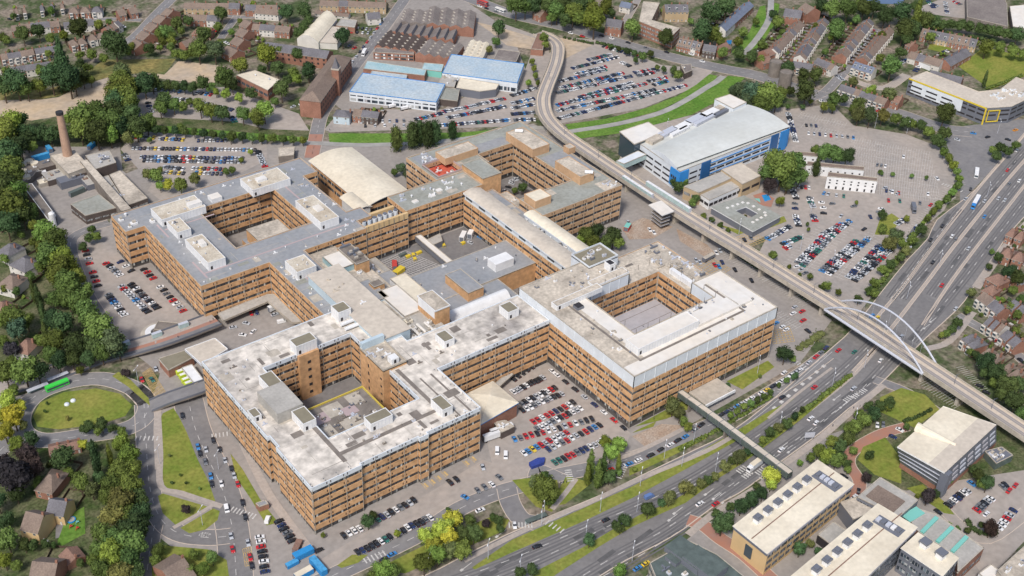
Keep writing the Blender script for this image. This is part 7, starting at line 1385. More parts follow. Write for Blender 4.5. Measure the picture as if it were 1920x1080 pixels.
rowc((965, 824), (1110, 786), 'bgrrkrwwksrwgkk'.replace('w', 'w'), 'in the seventh row of the main car park', 'cars in the main car park'); rowc((982, 850), (1062, 811), 'wbybrsrwwsr', 'in the eighth row of the main car park', 'cars in the main car park')
rowc((1027, 842), (1124, 797), 'nswgrwskrnbk', 'in the ninth row of the main car park', 'cars in the main car park'); rowc((1040, 867), (1140, 823), 'ttkrrgnnwswws', 'in the last row by the poplars', 'cars in the main car park')
rowc((1035, 696), (1170, 803), 'ww.k.k.s.n.w.r.k', 'in the line along the east block wall', 'cars along the east block', True)
NW_ = 'cars in the north-west car park'
rowc((199, 494), (226, 516), 'rksgsw', 'in the short diagonal row nearest the brick corner', NW_); rowc((226, 491), (246, 508), 'nwk', 'in the three parked close to the brick corner', NW_); rowc((270, 505), (287, 522), 'krkr', 'in the shade under the block corner', NW_)
rowc((160, 470), (183, 536), 'rksr.rkrk', 'in the outer curved column', NW_, end='top'); rowc((228, 537), (277, 585), 'srswssbswskk', 'in the middle double row, left side', NW_, end='top'); rowc((246, 533), (294, 578), 'kkwkgkskwkk', 'in the middle double row, right side', NW_, end='top')
rowc((203, 553), (233, 591), 'gknbswkww', 'in the column next to the hatched road', NW_, end='top'); rowc((301, 538), (343, 583), 'wkgkrwsr', 'in the column below the long brick wall', NW_, end='top')
SG = 'cars on the left street'
for (x, y, c, l) in ((371, 838, 'b', 'topmost in the left kerb line'), (375, 851, 'k', 'second in the left kerb line'), (385, 866, 'g', 'third in the left kerb line'), (395, 893, 'b', 'fourth in the left kerb line'), (397, 908, 'k', 'lowest in the left kerb line'), (386, 843, 's', 'driving behind the light blue one'), (400, 826, 'k', 'nearest the crossing under the brick block'), (412, 843, 'k', 'below the crossing at the right kerb'), (422, 863, 's', 'parked mid-way along the right kerb'),
                     (434, 879, 'k', 'parked above a silver pair at the right kerb'), (439, 892, 's', 'parked above the red one on the street'), (415, 907, 'w', 'driving down the middle of the left street'), (446, 908, 'r', 'parked at the right kerb of the left street'), (455, 943, 'k', 'just above the zebra crossing'), (460, 970, 'k', 'just below the zebra crossing'), (425, 955, 'v', 'waiting at the zebra crossing'), (433, 1005, 's', 'driving by the grass triangle'), (436, 1030, 'r', 'driving below the grass triangle'), (465, 1018, 's', 'parked by the yellow boxes'), (469, 1045, 'r', 'parked in the yellow box'), (472, 1061, 'k', 'lowest by the yellow box')):
    one(x, y, c, (3, 12), '%s on the left street' % l if 'street' not in l else l)
for (x, y, c, a, l) in ((342, 780, 'k', (2, 8), 'under the short road bridge'), (292, 692, 's', (3, 8), 'beside the brown store in the ambulance yard'), (285, 712, 't', (5, 6), 'on the yellow hatching of the ambulance yard'), (266, 712, 'r', (3, 8), 'parked at the fence of the ambulance yard'), (872, 932, 'b', (4, 2), 'alone in the bays by the front road'), (905, 876, 's', (2, 6), 'near the side entrance of the front block'), (936, 895, 'g', (5, 4), 'under a small tree near the front bays'), (932, 847, 'v', (0, 8), 'left of the two below the trailers'), (948, 855, 'v', (0, 8), 'right of the two below the trailers'), (502, 975, 'v', (3, -8), 'by the hut at the bottom left yard'), (598, 1032, 'k', (8, -4), 'on the paved forecourt at the brick corner'),
                        (735, 1040, 'b', (10, -5), 'driving on the front road near the crossing'), (720, 1049, 'k', (10, -5), 'behind the blue one on the front road'), (900, 957, 'w', (10, -4), 'entering the front road junction'), (965, 985, 'w', (1, 8), 'stopped at the zebra near the bus stop'), (1020, 735, 'w', (6, 5), 'loose at the top of the main car park'), (515, 590, 's', (8, -3), 'in the drop-off yard, lower left'), (462, 606, 's', (8, 2), 'in the drop-off yard near the canopy'), (437, 614, 's', (8, -2), 'leftmost in the drop-off yard'), (455, 628, 'w', (8, 1), 'lower in the drop-off yard'), (475, 622, 'w', (6, -6), 'beside the dark one in the drop-off yard'), (471, 588, 'r', (3, 8), 'under the canopy of the drop-off yard'), (481, 586, 'n', (3, 8), 'next to the red one under the canopy'), (528, 604, 'v', (8, -2), 'at the right of the drop-off yard'),
                        (1144, 881, 'r', (8, -4), 'on the service road behind the poplars'), (1166, 874, 'w', (8, -4), 'first after the poplars on the service road'), (1180, 870, 'b', (8, -4), 'second after the poplars on the service road'), (1197, 863, 'w', (8, -4), 'third after the poplars on the service road'), (1220, 854, 'k', (8, -4), 'lone on the service road before the footbridge'), (1239, 843, 'k', (8, -5), 'next on the service road kerb'), (1257, 834, 'w', (8, -5), 'at the service road kerb mid way'), (1271, 826, 'k', (8, -5), 'close to the footbridge on the service road'), (1285, 819, 'b', (8, -5), 'almost under the footbridge'), (1302, 806, 'g', (8, -5), 'just under the footbridge'), (1315, 797, 'k', (8, -6), 'right below the footbridge shadow')):
    one(x, y, c, a, l)
TX = 'cars waiting along the east frontage road'
rowc((1343, 783), (1437, 732), 'kkngbsww.wy', 'in the line past the footbridge', TX, True); rowc((1449, 725), (1500, 694), 'kwwwwsw', 'in the line of waiting taxis', TX, True)
for (x, y, c, l) in ((1517, 680, 's', 'at the service road exit'), (1530, 669, 'r', 'second from the service road exit'), (1539, 662, 'g', 'third from the service road exit'), (1549, 652, 'n', 'fourth from the service road exit'), (1470, 699, 'w', 'on the loop by the round bush')): one(x, y, c, (7, -6), l)
MR = 'on the dual carriageway'
for (x, y, c, a, l) in ((1007, 1025, 'k', (9, -3), 'farthest left'), (1136, 975, 'k', (9, -4), 'left of the median trees'), (1217, 932, 'B', (9, -4), 'passing the median trees'), (1312, 945, 'w', (9, -6), 'beside the red one'), (1342, 945, 'r', (9, -6), 'nearest the campus kerb'), (1572, 657, 'r', (8, -6), 'on the slip lane before the arch bridge'), (1602, 660, 't', (8, -6), 'light, just before the arch bridge'), (1651, 676, 'w', (6, -8), 'emerging from under the arch bridge'), (1527, 726, 'r', (8, -6), 'in the middle lane'), (1600, 729, 's', (7, -6), 'on the painted lane arrows'), (1467, 745, 'k', (8, -5), 'beside the grass verge'), (1520, 785, 'w', (8, -6), 'leading a pair near the median hedge'), (1530, 793, 'w', (6, -8), 'following in the pair near the median hedge'), (1465, 844, 'w', (8, -7), 'beside the footbridge end'),
                        (1635, 592, 'b', (6, -6), 'behind the arch'), (1645, 596, 'y', (6, -6), 'behind the arch, beside the blue one'), (1690, 631, 's', (6, -6), 'seen through the arch'), (1792, 579, 's', (6, -8), 'near the right-hand kerb above the arch'), (1767, 424, 'k', (6, -9), 'on the left slip, upper'), (1785, 443, 'w', (6, -9), 'leading a close pair'), (1792, 449, 'g', (6, -9), 'trailing a close pair'), (1745, 450, 'k', (6, -9), 'on the left slip, lower'), (1816, 466, 's', (6, -9), 'alone on the far carriageway'), (1749, 492, 'k', (6, -9), 'alone above the chevrons'), (1766, 535, 'r', (6, -9), 'right of the chevrons'), (1889, 319, 'r', (6, -9), 'upper near carriageway'), (1892, 345, 'g', (6, -9), 'below the lone red one'), (1911, 339, 'w', (6, -9), 'at the right edge'), (1906, 282, 'w', (6, -9), 'farthest up the road'), (1846, 377, 's', (6, -9), 'just past the blue lorry'), (1872, 372, 's', (6, -9), 'left of a silver pair'), (1884, 375, 's', (6, -9), 'right of a silver pair'), (1846, 406, 'b', (6, -9), 'below the blue lorry')):
    one(x, y, c, a, '%s %s' % (l, MR))
for (x, y, c, a, l) in ((1820, 355, 'k', (2, -9), 'at the junction below the bus'), (1811, 373, 's', (7, -5), 'turning onto the slip road by the bus'), (1869, 640, 'r', (7, 5), 'on the side street among the brick houses'), (1894, 660, 'w', (7, 5), 'on the side street below the red one'), (1914, 676, 'k', (7, 5), 'at the right edge of the side street'), (1837, 724, 'k', (8, 3), 'in the bays beneath the viaduct trees'), (1849, 736, 'k', (8, 3), 'lower in the bays beneath the viaduct trees'),
                        (1490, 576, 's', (7, -4), 'left of the red pair near the viaduct'), (1504, 584, 'r', (7, -4), 'upper of the red pair near the viaduct'), (1487, 588, 'w', (7, -4), 'below the silver one near the viaduct'), (1506, 601, 'r', (7, -4), 'lower of the red pair near the viaduct'), (1455, 606, 'b', (7, -4), 'against the white corner of the east block'), (1467, 613, 'w', (7, -4), 'upper of two at the east corner'), (1474, 618, 'w', (7, -4), 'lower of two at the east corner'), (1515, 621, 'k', (7, 5), 'at the tip of the hedge wedge'),
                        (1610, 921, 'k', (1, -8), 'beside the pale lecture block'), (1602, 932, 'w', (4, -4), 'below the black one at the lecture block'), (1582, 894, 'k', (8, 4), 'behind the long cream roof'), (1759, 960, 'k', (7, 5), 'near the turquoise roof strips'), (1849, 964, 'w', (5, -5), 'alone under the middle campus row'), (1900, 957, 'n', (8, 4), 'at the far right campus hedge'), (1880, 913, 'g', (7, 6), 'on the red bay of the campus car park'), (1885, 909, 'k', (7, 6), 'next to the grey one on the red bay'), (1892, 920, 'r', (5, -6), 'lower of two by the red bay'), (1904, 910, 'r', (5, -6), 'upper of two by the red bay'), (1822, 907, 'b', (7, 5), 'under the trees of the campus car park'), (1674, 819, 'n', (8, 3), 'on the red campus drive'), (1645, 797, 'w', (0, 6), 'in the round red parking place'), (1656, 796, 'g', (0, 6), 'beside the white one in the round parking place'), (1687, 806, 'w', (8, 4), 'near the big angular building'), (1195, 1066, 'b', (8, -5), 'behind the bottom green-roofed office'), (1211, 1057, 'y', (8, -5), 'beside the blue one behind the office'), (1635, 936, 'k', (7, 5), 'under the purple tree')):
    one(x, y, c, a, l)
CP = 'cars in the campus car park'
rowc((1777, 947), (1813, 920), 'kgwnkws', 'in the hedge side row of the campus car park', CP); rowc((1832, 957), (1857, 935), 'rggksw', 'in the middle row of the campus car park', CP); rowc((1873, 990), (1893, 966), 'wwwrs', 'in the right row of the campus car park', CP)
for (x, y, c, l) in ((1178, 417, 's', 'parked at the foot of the north block'), (1218, 431, 'w', 'left of two beside the lift tower'), (1226, 436, 'w', 'right of two beside the lift tower'), (1305, 488, 's', 'left in the group under the viaduct'), (1312, 492, 's', 'second in the group under the viaduct'), (1322, 486, 'k', 'third in the group under the viaduct'), (1332, 480, 'k', 'upper black one in the group under the viaduct'), (1343, 474, 'w', 'upper white one in the group under the viaduct'), (1350, 470, 's', 'topmost in the group under the viaduct'), (1340, 497, 'r', 'left of three by the viaduct pier'), (1348, 500, 'b', 'middle of three by the viaduct pier'), (1354, 492, 'n', 'right of three by the viaduct pier'), (1378, 506, 'k', 'alone left in the bays along the viaduct'), (1409, 526, 'k', 'alone right in the bays along the viaduct'), (1396, 450, 'k', 'left of the nursery corner'), (1408, 446, 'g', 'right of the nursery corner')):
    one(x, y, c, (4, 6), l)
for p0, p1, n_ in (((940, 365), (972, 330), 6), ((960, 340), (985, 325), 4), ((1365, 322), (1372, 330), 1), ((882, 455), (900, 445), 2)): rowc(p0, p1, rnds(n_, n_ * 7), 'in the north block courtyard', 'cars in the north block courtyard')
EC = 'cars in the east car park'
k_ = 0
for p0, p1, n_, al in (((1487, 357), (1492, 372), 5, 0), ((1490, 382), (1491, 391), 2, 0), ((1492, 405), (1497, 423), 6, 0), ((1517, 371), (1524, 388), 5, 0), ((1524, 404), (1528, 414), 4, 0), ((1540, 380), (1545, 400), 3, 0), ((1440, 448), (1480, 425), 11, 0), ((1468, 458), (1500, 445), 8, 0), ((1472, 465), (1480, 462), 3, 0), ((1495, 492), (1545, 442), 15, 0), ((1505, 498), (1552, 450), 14, 0), ((1552, 448), (1593, 415), 12, 0), ((1540, 442), (1578, 420), 9, 0), ((1541, 508), (1605, 452), 17, 0), ((1554, 514), (1628, 447), 20, 0), ((1590, 520), (1650, 460), 16, 0), ((1603, 526), (1670, 468), 18, 0), ((1622, 508), (1662, 458), 10, 0), ((1645, 470), (1668, 464), 4, 0),
                     ((1702, 452), (1722, 424), 8, 0), ((1682, 420), (1694, 412), 4, 0), ((1478, 213), (1492, 265), 16, 0), ((1512, 235), (1530, 236), 3, 0), ((1516, 250), (1600, 258), 9, 0), ((1660, 352), (1683, 364), 3, 0), ((1662, 358), (1685, 362), 3, 0), ((1645, 309), (1660, 312), 3, 0), ((1568, 366), (1582, 368), 2, 0), ((1545, 362), (1553, 364), 2, 0), ((1497, 350), (1517, 352), 4, 0), ((1494, 500), (1510, 512), 3, 0), ((1530, 545), (1580, 572), 6, 0), ((1577, 405), (1583, 407), 1, 0), ((1620, 430), (1622, 431), 1, 0), ((1561, 382), (1562, 383), 1, 0), ((1600, 387), (1601, 388), 1, 0), ((1632, 407), (1633, 407), 1, 0), ((1648, 398), (1652, 392), 2, 0), ((1545, 460), (1546, 461), 1, 0)):
    k_ += 1; rowc(p0, p1, rnds(n_, 200 + k_), 'in %s line of the east car park' % ordn(k_ - 1), EC, bool(al))
for (x, y, c, a, l) in ((1740, 364, 'v', (0, 7), 'parked alone by the curved edge of the east car park'), (1745, 384, 'r', (6, -6), 'driving past the curved bays'), (1666, 376, 'r', (1, 6), 'alone beside the long white building'), (1687, 377, 't', (1, 6), 'alone in the middle of the east car park'), (1725, 381, 'g', (0, 6), 'right of the green one'), (1694, 294, 'w', (0, 6), 'alone in the empty upper bays'), (1757, 335, 'w', (4, 4), 'near the zebra of the east car park'), (1825, 250, 'b', (6, 1), 'at the top right junction'), (1904, 244, 'o', (7, -2), 'at the top right junction beside the school'), (1852, 257, 'k', (7, -2), 'in the middle of the top right junction'), (1890, 262, 'k', (7, 2), 'lower in the top right junction')): one(x, y, c, a, l)
TC = 'cars in the top car park'
for i, (p0, p1, n_) in enumerate((((1132, 87), (1200, 107), 11), ((1074, 128), (1157, 107), 22), ((1103, 112), (1145, 102), 12), ((1050, 152), (1135, 131), 22), ((1080, 139), (1135, 125), 14), ((1050, 165), (1167, 137), 30), ((1045, 174), (1183, 143), 34), ((1110, 161), (1145, 148), 9), ((1087, 182), (1185, 155), 25), ((1045, 197), (1210, 157), 40), ((1065, 191), (1100, 183), 9), ((1045, 208), (1227, 168), 42), ((1048, 222), (1285, 160), 52), ((1190, 136), (1227, 130), 10), ((1196, 142), (1228, 135), 9), ((1216, 152), (1248, 145), 9), ((1226, 159), (1250, 152), 7), ((1166, 117), (1180, 124), 4), ((960, 179), (1004, 165), 12), ((960, 194), (1000, 185), 11), ((960, 203), (1000, 196), 11), ((960, 214), (1001, 211), 10), ((965, 225), (1002, 224), 9), ((780, 224), (830, 212), 13), ((830, 210), (895, 197), 17), ((900, 195), (945, 185), 12), ((838, 221), (947, 200), 27), ((880, 213), (940, 200), 15), ((825, 235), (955, 225), 32), ((677, 229), (757, 226), 7), ((685, 236), (757, 235), 5))):
    rowc(p0, p1, rnds(n_, 400 + i), 'in a far line of the top car park', TC)
rowc((632, 155), (720, 36), '.'.join(rnds(14, 77)), 'in the street line beside the mill', 'cars in the mill street', True); rowc((565, 195), (550, 200), 'ws', 'beside the mill end', 'cars in the mill street', True)
LC = 'cars in the north car park'
for i, (p0, p1, n_) in enumerate((((250, 278), (478, 281), 34), ((265, 294), (455, 297), 30), ((270, 301), (455, 304), 28), ((308, 313), (343, 317), 6), ((362, 315), (420, 318), 9), ((312, 323), (344, 325), 5), ((368, 324), (415, 326), 7), ((242, 257), (288, 258), 8), ((300, 260), (343, 262), 8), ((372, 264), (423, 263), 8), ((484, 284), (496, 312), 9), ((233, 290), (240, 300), 3))):
    rowc(p0, p1, rnds(n_, 600 + i, 'wwsssskkggnbrry'), 'in a line of the north car park', LC)
for i, (p0, p1, n_) in enumerate((((293, 168), (337, 172), 5), ((278, 193), (283, 210), 4), ((327, 185), (350, 187), 5), ((333, 193), (342, 198), 3), ((362, 192), (390, 195), 7), ((410, 200), (435, 206), 6), ((434, 220), (440, 228), 3), ((370, 174), (395, 178), 4), ((664, 52), (695, 55), 5), ((660, 60), (690, 62), 4), ((655, 86), (665, 90), 2))): rowc(p0, p1, rnds(n_, 700 + i), 'in the small office car park', 'cars at the mill offices')
for i, (p0, p1, n_) in enumerate((((1740, 2), (1750, 14), 5), ((1772, 5), (1776, 25), 6), ((1790, 3), (1800, 8), 4), ((1690, 118), (1702, 112), 5), ((1716, 133), (1725, 122), 4), ((1700, 86), (1706, 80), 3), ((1770, 98), (1775, 96), 2), ((1570, 142), (1580, 150), 4), ((1748, 8), (1758, 12), 4))): rowc(p0, p1, rnds(n_, 800 + i), 'near the almshouses', 'cars near the almshouses')
rowc((1590, 115), (1638, 58), '.'.join(rnds(9, 31)), 'in the terraced street', 'cars in the terraced street', True); rowc((1598, 105), (1646, 62), '.'.join(rnds(5, 32)), 'in the terraced street', 'cars in the terraced street', True)
for (x, y, c) in ((1017, 38, 'k'), (1057, 41, 'g'), (1070, 62, 'w'), (1092, 68, 'r'), (1128, 67, 'k'), (1147, 72, 'w'), (1178, 80, 'k'), (1211, 90, 'g'), (1250, 98, 'k'), (1297, 102, 'w'), (1317, 115, 'w'), (900, 12, 'w'), (912, 16, 'k'), (930, 22, 'g'), (1541, 190, 'w'), (1577, 128, 'w'), (1648, 209, 'r'), (1743, 250, 'w'), (1795, 262, 's'), (146, 31, 's'), (232, 50, 'w'), (18, 36, 'k'), (428, 82, 'w'), (424, 80, 'w'), (402, 58, 'r'), (82, 1014, 'w')): one(x, y, c, (8, 2.5), 'on a distant road')
def quality(c): return (Vector((c[0], c[1], 0)) - CAM).length
NAMED = [c for c in CARS if 'distant' not in c[4] and 'a far line' not in c[4] and c[4] != 'in a line of the north car park' and 'small office' not in c[4]]
NAMED.sort(key=quality); KEEP = NAMED[:330]; keep = {id(c) for c in KEEP}
CARN = {}
for c in KEEP:
    x, y, rz, k, desc, grp, i, n, end = c; van = k in 'vB'; root = empty('parked_van' if van else 'car', (x, y, .06), rz); cn_, rgb = CC[k]
    o = inst('body', VAN_B if van else CAR_B, root); o.color = (*rgb, 1); o2 = inst('windows', VAN_G if van else CAR_G, root)
    if quality(c) < 640 or van:
        for sx in (-1, 1):
            for sy in (-1, 1): inst('wheel', WH, root, (sx * (1.5 if van else 1.32), sy * .8, .33))
    s_ = .92 + crnd.random() * .14
    root.scale = (s_, 1, s_)
    kind = cn_ if van else cn_ + ' car'
    lab = ('%s %s, %s from %s' % (kind, desc, ordn(i), end)) if grp and n > 1 else '%s %s' % (kind, desc)
    CARN[lab] = CARN.get(lab, 0) + 1; tag(root, lab, 'van' if van else 'car', grp)
rest = MB()
for c in CARS:
    if id(c) in keep: continue
    x, y, rz, k = c[:4]; m = 'car_' + k
    if m not in M: M[m] = mat(m, CC[k][1], .35, .5)
    cs, sn = math.cos(rz), math.sin(rz)
    def T(p): return (x + cs * p[0] - sn * p[1], y + sn * p[0] + cs * p[1], p[2] + .06)
    rest.hexa([T(p) for p in ((-2.1, -.87, .25), (2.1, -.87, .25), (2.1, .87, .25), (-2.1, .87, .25), (-2.05, -.82, .95), (2.0, -.78, .82), (2.0, .78, .82), (-2.05, .82, .95))], m)
    rest.hexa([T(p) for p in ((-1.7, -.78, .9), (1.0, -.78, .85), (1.0, .78, .85), (-1.7, .78, .9), (-1.15, -.66, 1.4), (.2, -.66, 1.4), (.2, .66, 1.4), (-1.15, .66, 1.4))], 'carglass')
    rest.hexa([T(p) for p in ((-1.1, -.66, 1.38), (.15, -.66, 1.38), (.15, .66, 1.38), (-1.1, .66, 1.38), (-1.05, -.62, 1.45), (.1, -.62, 1.45), (.1, .62, 1.45), (-1.05, .62, 1.45))], m)
rest.build('distant_cars', kind='stuff', label='far-off parked cars filling the distant car parks and streets', cat='cars')
# vans, buses, lorries, ambulances
for i, (x, y) in enumerate(((342, 701), (347, 708), (352, 716), (357, 723))):
    p, q = G(x, y), G(x + 8, y - 3); root = empty('ambulance', (p.x, p.y, .06), math.atan2(q.y - p.y, q.x - p.x), 'yellow-green ambulance under the white canopy, %s from the top' % ordn(i), 'ambulance', 'parked ambulances')
    b = MB(); b.box(-3, 1.6, -1.05, 1.05, .4, 2.7, 'ambulance'); b.hexa([(1.6, -1.02, .4), (2.9, -1, .4), (2.9, 1, .4), (1.6, 1.02, .4), (1.6, -1.0, 2.3), (2.2, -.9, 1.4), (2.2, .9, 1.4), (1.6, 1.0, 2.3)], 'ambulance'); b.box(-2.4, .8, -.8, .8, 2.7, 2.8, 'white'); b.build('body', root)
    b = MB(); b.hexa([(1.7, -.9, 1.3), (2.35, -.88, 1.25), (2.35, .88, 1.25), (1.7, .9, 1.3), (1.6, -.85, 2.2), (1.75, -.85, 2.2), (1.75, .85, 2.2), (1.6, .85, 2.2)], 'carglass'); b.build('windscreen', root)
    b = MB(); b.box(1.2, 1.5, -.8, .8, 2.7, 2.95, 'blue'); b.build('light_bar', root)
    for sx in (-1.9, 1.9):
        for sy in (-.9, .9): inst('wheel', WH, root, (sx, sy, .36))
def bus(px, d, m, mt, label, L=11.5, h=3.0, dbl=False):
    p, q = G(*px), G(px[0] + d[0], px[1] + d[1]); root = empty('bus', (p.x, p.y, .08), math.atan2(q.y - p.y, q.x - p.x), label, 'bus'); h = 4.2 if dbl else h
    b = MB(); b.box(-L / 2, L / 2, -1.25, 1.25, .35, h, m, mt); b.box(-L / 2 + .3, L / 2 - .3, -1.1, 1.1, h, h + .08, mt); b.box(-L / 4, -L / 4 + 2, -.7, .7, h, h + .25, mt); b.box(L / 6, L / 6 + 1, -.5, .5, h, h + .2, mt); b.build('body', root)
    b = MB(); b.box(-L / 2 + .3, L / 2 - .3, -1.28, 1.28, 1.2, 2.2, 'glass'); b.box(L / 2, L / 2 + .04, -1.1, 1.1, 1.1, 2.4, 'glass')
    if dbl: b.box(-L / 2 + .3, L / 2 + .03, -1.28, 1.28, 2.8, 3.7, 'glass')
    b.build('windows', root)
    for sx in (-L / 2 + 2, L / 2 - 2.4):
        for sy in (-1.1, 1.1): inst('wheel', WHB, root, (sx, sy, .5))
bus((108, 727), (10, -4), 'limegreen', 'limegreen', 'bright green single-decker bus beside the roundabout lawn'); bus((1830, 328), (-1, 9), 'white', 'white', 'white bus waiting at the junction near the top right', 11); bus((905, 10), (8, 3), 'redmetal', 'redmetal', 'red double-decker bus on the main road at the top', 11, dbl=True)
bus((938, 22), (8, 3), 'white', 'render_white', 'white bus behind the red double-decker', 10)
def lorry(px, d, cab, box, top, label, L=8):
    p, q = G(*px), G(px[0] + d[0], px[1] + d[1]); root = empty('lorry', (p.x, p.y, .08), math.atan2(q.y - p.y, q.x - p.x), label, 'lorry')
    b = MB(); b.box(-L / 2, L / 2 - 2.2, -1.25, 1.25, 1.0, 3.9, box, top); b.box(-L / 2, L / 2 - 2.2, -1.0, 1.0, .6, 1.0, 'metal_dark'); b.build('cargo_box', root)
    b = MB(); b.hexa([(L / 2 - 2, -1.2, .5), (L / 2, -1.2, .5), (L / 2, 1.2, .5), (L / 2 - 2, 1.2, .5), (L / 2 - 2, -1.15, 3.1), (L / 2 - .4, -1.15, 3.1), (L / 2 - .4, 1.15, 3.1), (L / 2 - 2, 1.15, 3.1)], cab); c = b.build('cab', root)
    b = MB(); b.hexa([(L / 2 - .18, -1.05, 1.7), (L / 2 - .08, -1.05, 1.7), (L / 2 - .08, 1.05, 1.7), (L / 2 - .18, 1.05, 1.7), (L / 2 - .45, -1.0, 2.8), (L / 2 - .32, -1.0, 2.8), (L / 2 - .32, 1.0, 2.8), (L / 2 - .45, 1.0, 2.8)], 'carglass'); b.build('windscreen', c)
    for sx in (-L / 2 + 1.2, -L / 2 + 2.5, L / 2 - 1.2):
        for sy in (-1.05, 1.05): inst('wheel', WHB, root, (sx, sy, .5))
lorry((1414, 878), (-8, 6), 'white', 'panel', 'creamroof', 'white lorry with pale yellow-green roof driving below the footbridge', 10); lorry((1828, 384), (-5, 9), 'blue', 'blue', 'white', 'long blue lorry with white roof on the dual carriageway', 15); lorry((683, 103), (-4, 6), 'white', 'white', 'white', 'white lorry on the street beside the black factory', 8)
for i, (x, y) in enumerate(((735, 202), (758, 206), (772, 203))): cont((x, y), 0, -5, 6, 2.3, 2.6, 'white', 'white delivery van in front of the blue roofed warehouse, %s from the left' % ordn(i), 'van', 'delivery_van', wheels=True, group='delivery vans at the warehouse')
lorry((1712, 395), (2, 8), 'metal_dark', 'metal_dark', 'metal_dark', 'dark box lorry parked in the east car park', 9)
# ================================================================== STREET LAMPS, BUS SHELTERS, PEOPLE
b = MB(); b.cyl(0, 0, 0, 10, .13, .08, 'steel', 6); LP = b.build('pole', mesh_only=True)
b = MB(); b.bar((-1.8, 0, 10.3), (1.8, 0, 10.3), .07, 'steel', 5); b.bar((0, 0, 9.8), (0, 0, 10.3), .08, 'steel', 5); LA = b.build('arm', mesh_only=True)
b = MB(); b.box(-.5, .5, -.18, .18, 10.15, 10.4, 'white'); LH = b.build('lamp_head', mesh_only=True)
LN = sorted(((1194, 960), (1341, 885), (1460, 807), (1560, 724), (1098, 1012), (975, 1078), (1125, 960), (1200, 912), (1278, 875), (1020, 965), (1185, 1052), (1300, 830), (915, 1048), (1015, 985), (806, 1070), (1420, 700), (1700, 560), (1760, 500), (1850, 370), (1620, 690), (1655, 635), (1330, 560), (1245, 860), (1600, 800), (380, 985), (300, 870), (410, 880), (260, 720), (1385, 440), (1500, 470), (1560, 500), (1700, 250), (1640, 240), (1520, 400), (1250, 250), (1870, 250), (1780, 215)))
for i, (x, y) in enumerate(LN):
    p = G(x, y); root = empty('street_lamp', (p.x, p.y, 0), R(40), 'tall steel twin-headed street lamp, %s counting across the scene from the left' % ordn(i), 'street lamp', 'steel street lamps')
    inst('pole', LP, root); inst('arm', LA, root); inst('lamp_head', LH, root, (-1.9, 0, 0)); inst('lamp_head', LH, root, (1.9, 0, 0))
for i, (x, y, l) in enumerate(((1005, 978, 'green-framed bus shelter on the island by the zebra crossings'), (72, 733, 'dark bus shelter left of the green bus'), (110, 712, 'grey bus shelter behind the green bus'))):
    p = G(x, y); q = G(x + 10, y - 4); root = empty('bus_shelter', (p.x, p.y, 0), math.atan2(q.y - p.y, q.x - p.x), l, 'bus shelter'); b = MB(); b.box(-5, 5, .9, 1.1, .2, 2.3, 'glass_pale'); b.build('glass_wall', root); b = MB(); b.box(-5.3, 5.3, -1.1, 1.3, 2.35, 2.5, 'greendark' if i == 0 else 'steel'); b.build('roof', root)
    for k in range(4): b = MB(); b.box(-4.9 + k * 3.2, -4.75 + k * 3.2, .85, 1.15, 0, 2.35, 'steel'); b.build('post', root)
me = bpy.data.meshes.new('person'); bm = bmesh.new()
vs_ = [bm.verts.new(p) for p in ((0, 0, .95), (0, 0, 1.2), (0, 0, 1.45), (0, 0, 1.55), (0, 0, 1.72), (0, .19, 1.42), (.03, .26, 1.15), (.1, .27, .9), (0, -.19, 1.42), (-.03, -.26, 1.15), (.05, -.27, .9), (.02, .1, .88), (.08, .11, .48), (.12, .11, .06), (.22, .12, .04), (.02, -.1, .88), (-.06, -.11, .48), (-.14, -.11, .06), (-.04, -.12, .04))]
for a, c in ((0, 1), (1, 2), (2, 3), (3, 4), (2, 5), (5, 6), (6, 7), (2, 8), (8, 9), (9, 10), (0, 11), (11, 12), (12, 13), (13, 14), (0, 15), (15, 16), (16, 17), (17, 18)): bm.edges.new((vs_[a], vs_[c]))
bm.to_mesh(me); bm.free(); po = bpy.data.objects.new('person', me); COL.objects.link(po); po.modifiers.new('skin', 'SKIN')
for i, r_ in enumerate((.15, .15, .15, .055, .11, .065, .05, .035, .065, .05, .035, .09, .065, .045, .04, .09, .065, .045, .04)): me.skin_vertices[0].data[i].radius = (r_, r_)
me.skin_vertices[0].data[0].use_root = True; po.modifiers.new('sub', 'SUBSURF').levels = 1
bpy.context.view_layer.update(); dg = bpy.context.evaluated_depsgraph_get(); pm = bpy.data.meshes.new_from_object(po.evaluated_get(dg)); bpy.data.objects.remove(po); pm.materials.clear()
for n_ in ('cloth', 'skin'): pm.materials.append(M[n_])
for p in pm.polygons: p.material_index = 1 if p.center.z > 1.54 or (abs(p.center.y) > .22 and p.center.z < .98) else 0
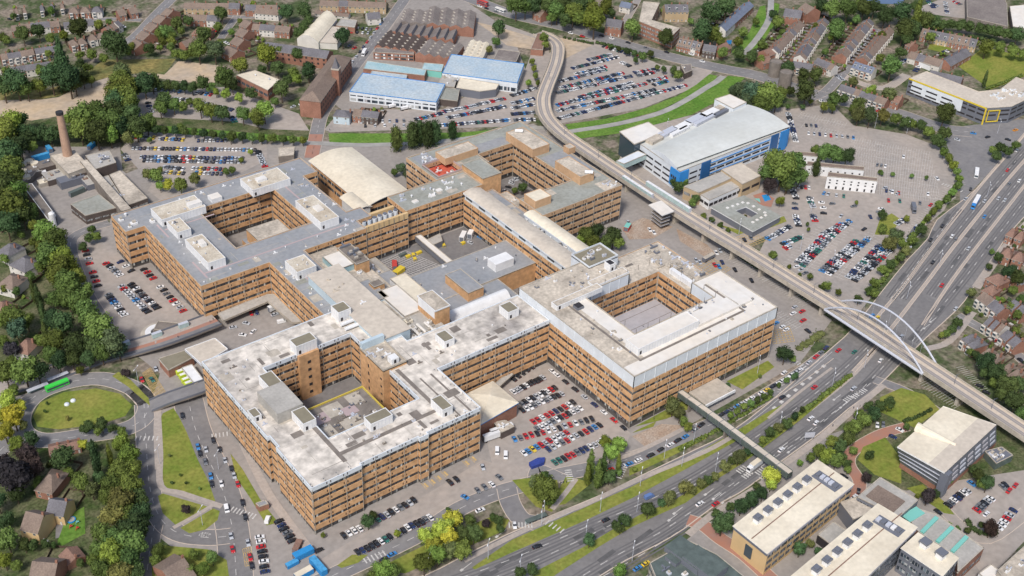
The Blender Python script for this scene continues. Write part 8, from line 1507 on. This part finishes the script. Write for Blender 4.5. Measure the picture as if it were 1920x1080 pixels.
for i, (x, y, z_, l) in enumerate(((1051, 908, 0, 'person in dark clothes standing on the footpath beside the big round tree'), (1056, 907, 0, 'second person of the small group by the big round tree'), (1062, 906, 0, 'third person of the small group by the big round tree'), (1600, 767, 0, 'person walking on the pavement past the lane arrows'), (1612, 764, 0, 'person on the pavement just right of another walker'), (1561, 800, 0, 'person alone on the pavement above the university'), (400, 601, 5, 'person waiting where the raised bus road meets the brick block'), (394, 605, 5, 'second person waiting on the raised bus road'), (334, 634, 4.6, 'person walking on the raised bus road'), (1226, 787, 0, 'person standing beside the bare earth at the east block'), (618, 245, 0, 'person walking near the red bridge surface'))):
    p = G(x, y, z_); inst('person', pm, None, (p.x, p.y, z_ + .12), i * 1.3, label=l, cat='person')
# signs
def textob(name, s, loc, rz, size, m, parent, tilt=math.pi / 2):
    cu = bpy.data.curves.new(name, 'FONT'); cu.body = s; cu.size = size; cu.extrude = .02; cu.align_x = 'CENTER'; cu.align_y = 'CENTER'; o = bpy.data.objects.new(name, cu); o.location = loc; o.rotation_euler = (tilt, 0, rz); COL.objects.link(o); cu.materials.append(M[m])
    if parent: o.parent = parent
for (x, y, s, ang, sz) in ((1484, 712, 'BUS', 38, 3.2), (1466, 728, 'LANE', 38, 3.2), (385, 1003, 'KEEP', -90 + 38, 2.0), (380, 1006, 'LEFT', -90 + 38, 2.0), (283, 938, 'SLOW', 10, 1.6)):
    p = G(x, y, .2); cu = bpy.data.curves.new('road_lettering', 'FONT'); cu.body = s; cu.size = sz; cu.align_x = 'CENTER'; o = bpy.data.objects.new('road_lettering', cu); o.location = (p.x, p.y, .2); o.rotation_euler = (0, 0, R(ang)); cu.materials.append(M['mark']); COL.objects.link(o); tag(o, kind='structure')
for i, (x, y, w_, l) in enumerate(((1516, 826, 5, 'large grey-backed road sign at the university kerb'), (1702, 475, 3, 'pale road sign on the outer edge of the east car park'), (1366, 87, 4, 'blue sign board by the canal bridge'))):
    p = G(x, y); root = empty('road_sign', (p.x, p.y, 0), R(-30), l, 'road sign'); b = MB(); b.box(-w_ / 2, w_ / 2, -.06, .06, 2.0, 5.2, 'steel' if i < 2 else 'blue'); b.build('board', root)
    for s_ in (-1, 1): b = MB(); b.box(s_ * w_ * .35 - .08, s_ * w_ * .35 + .08, .06, .2, 0, 5.2, 'steel'); b.build('post', root)
KERBS.build('kerb', kind='structure'); MARKS.build('road_markings', kind='structure')
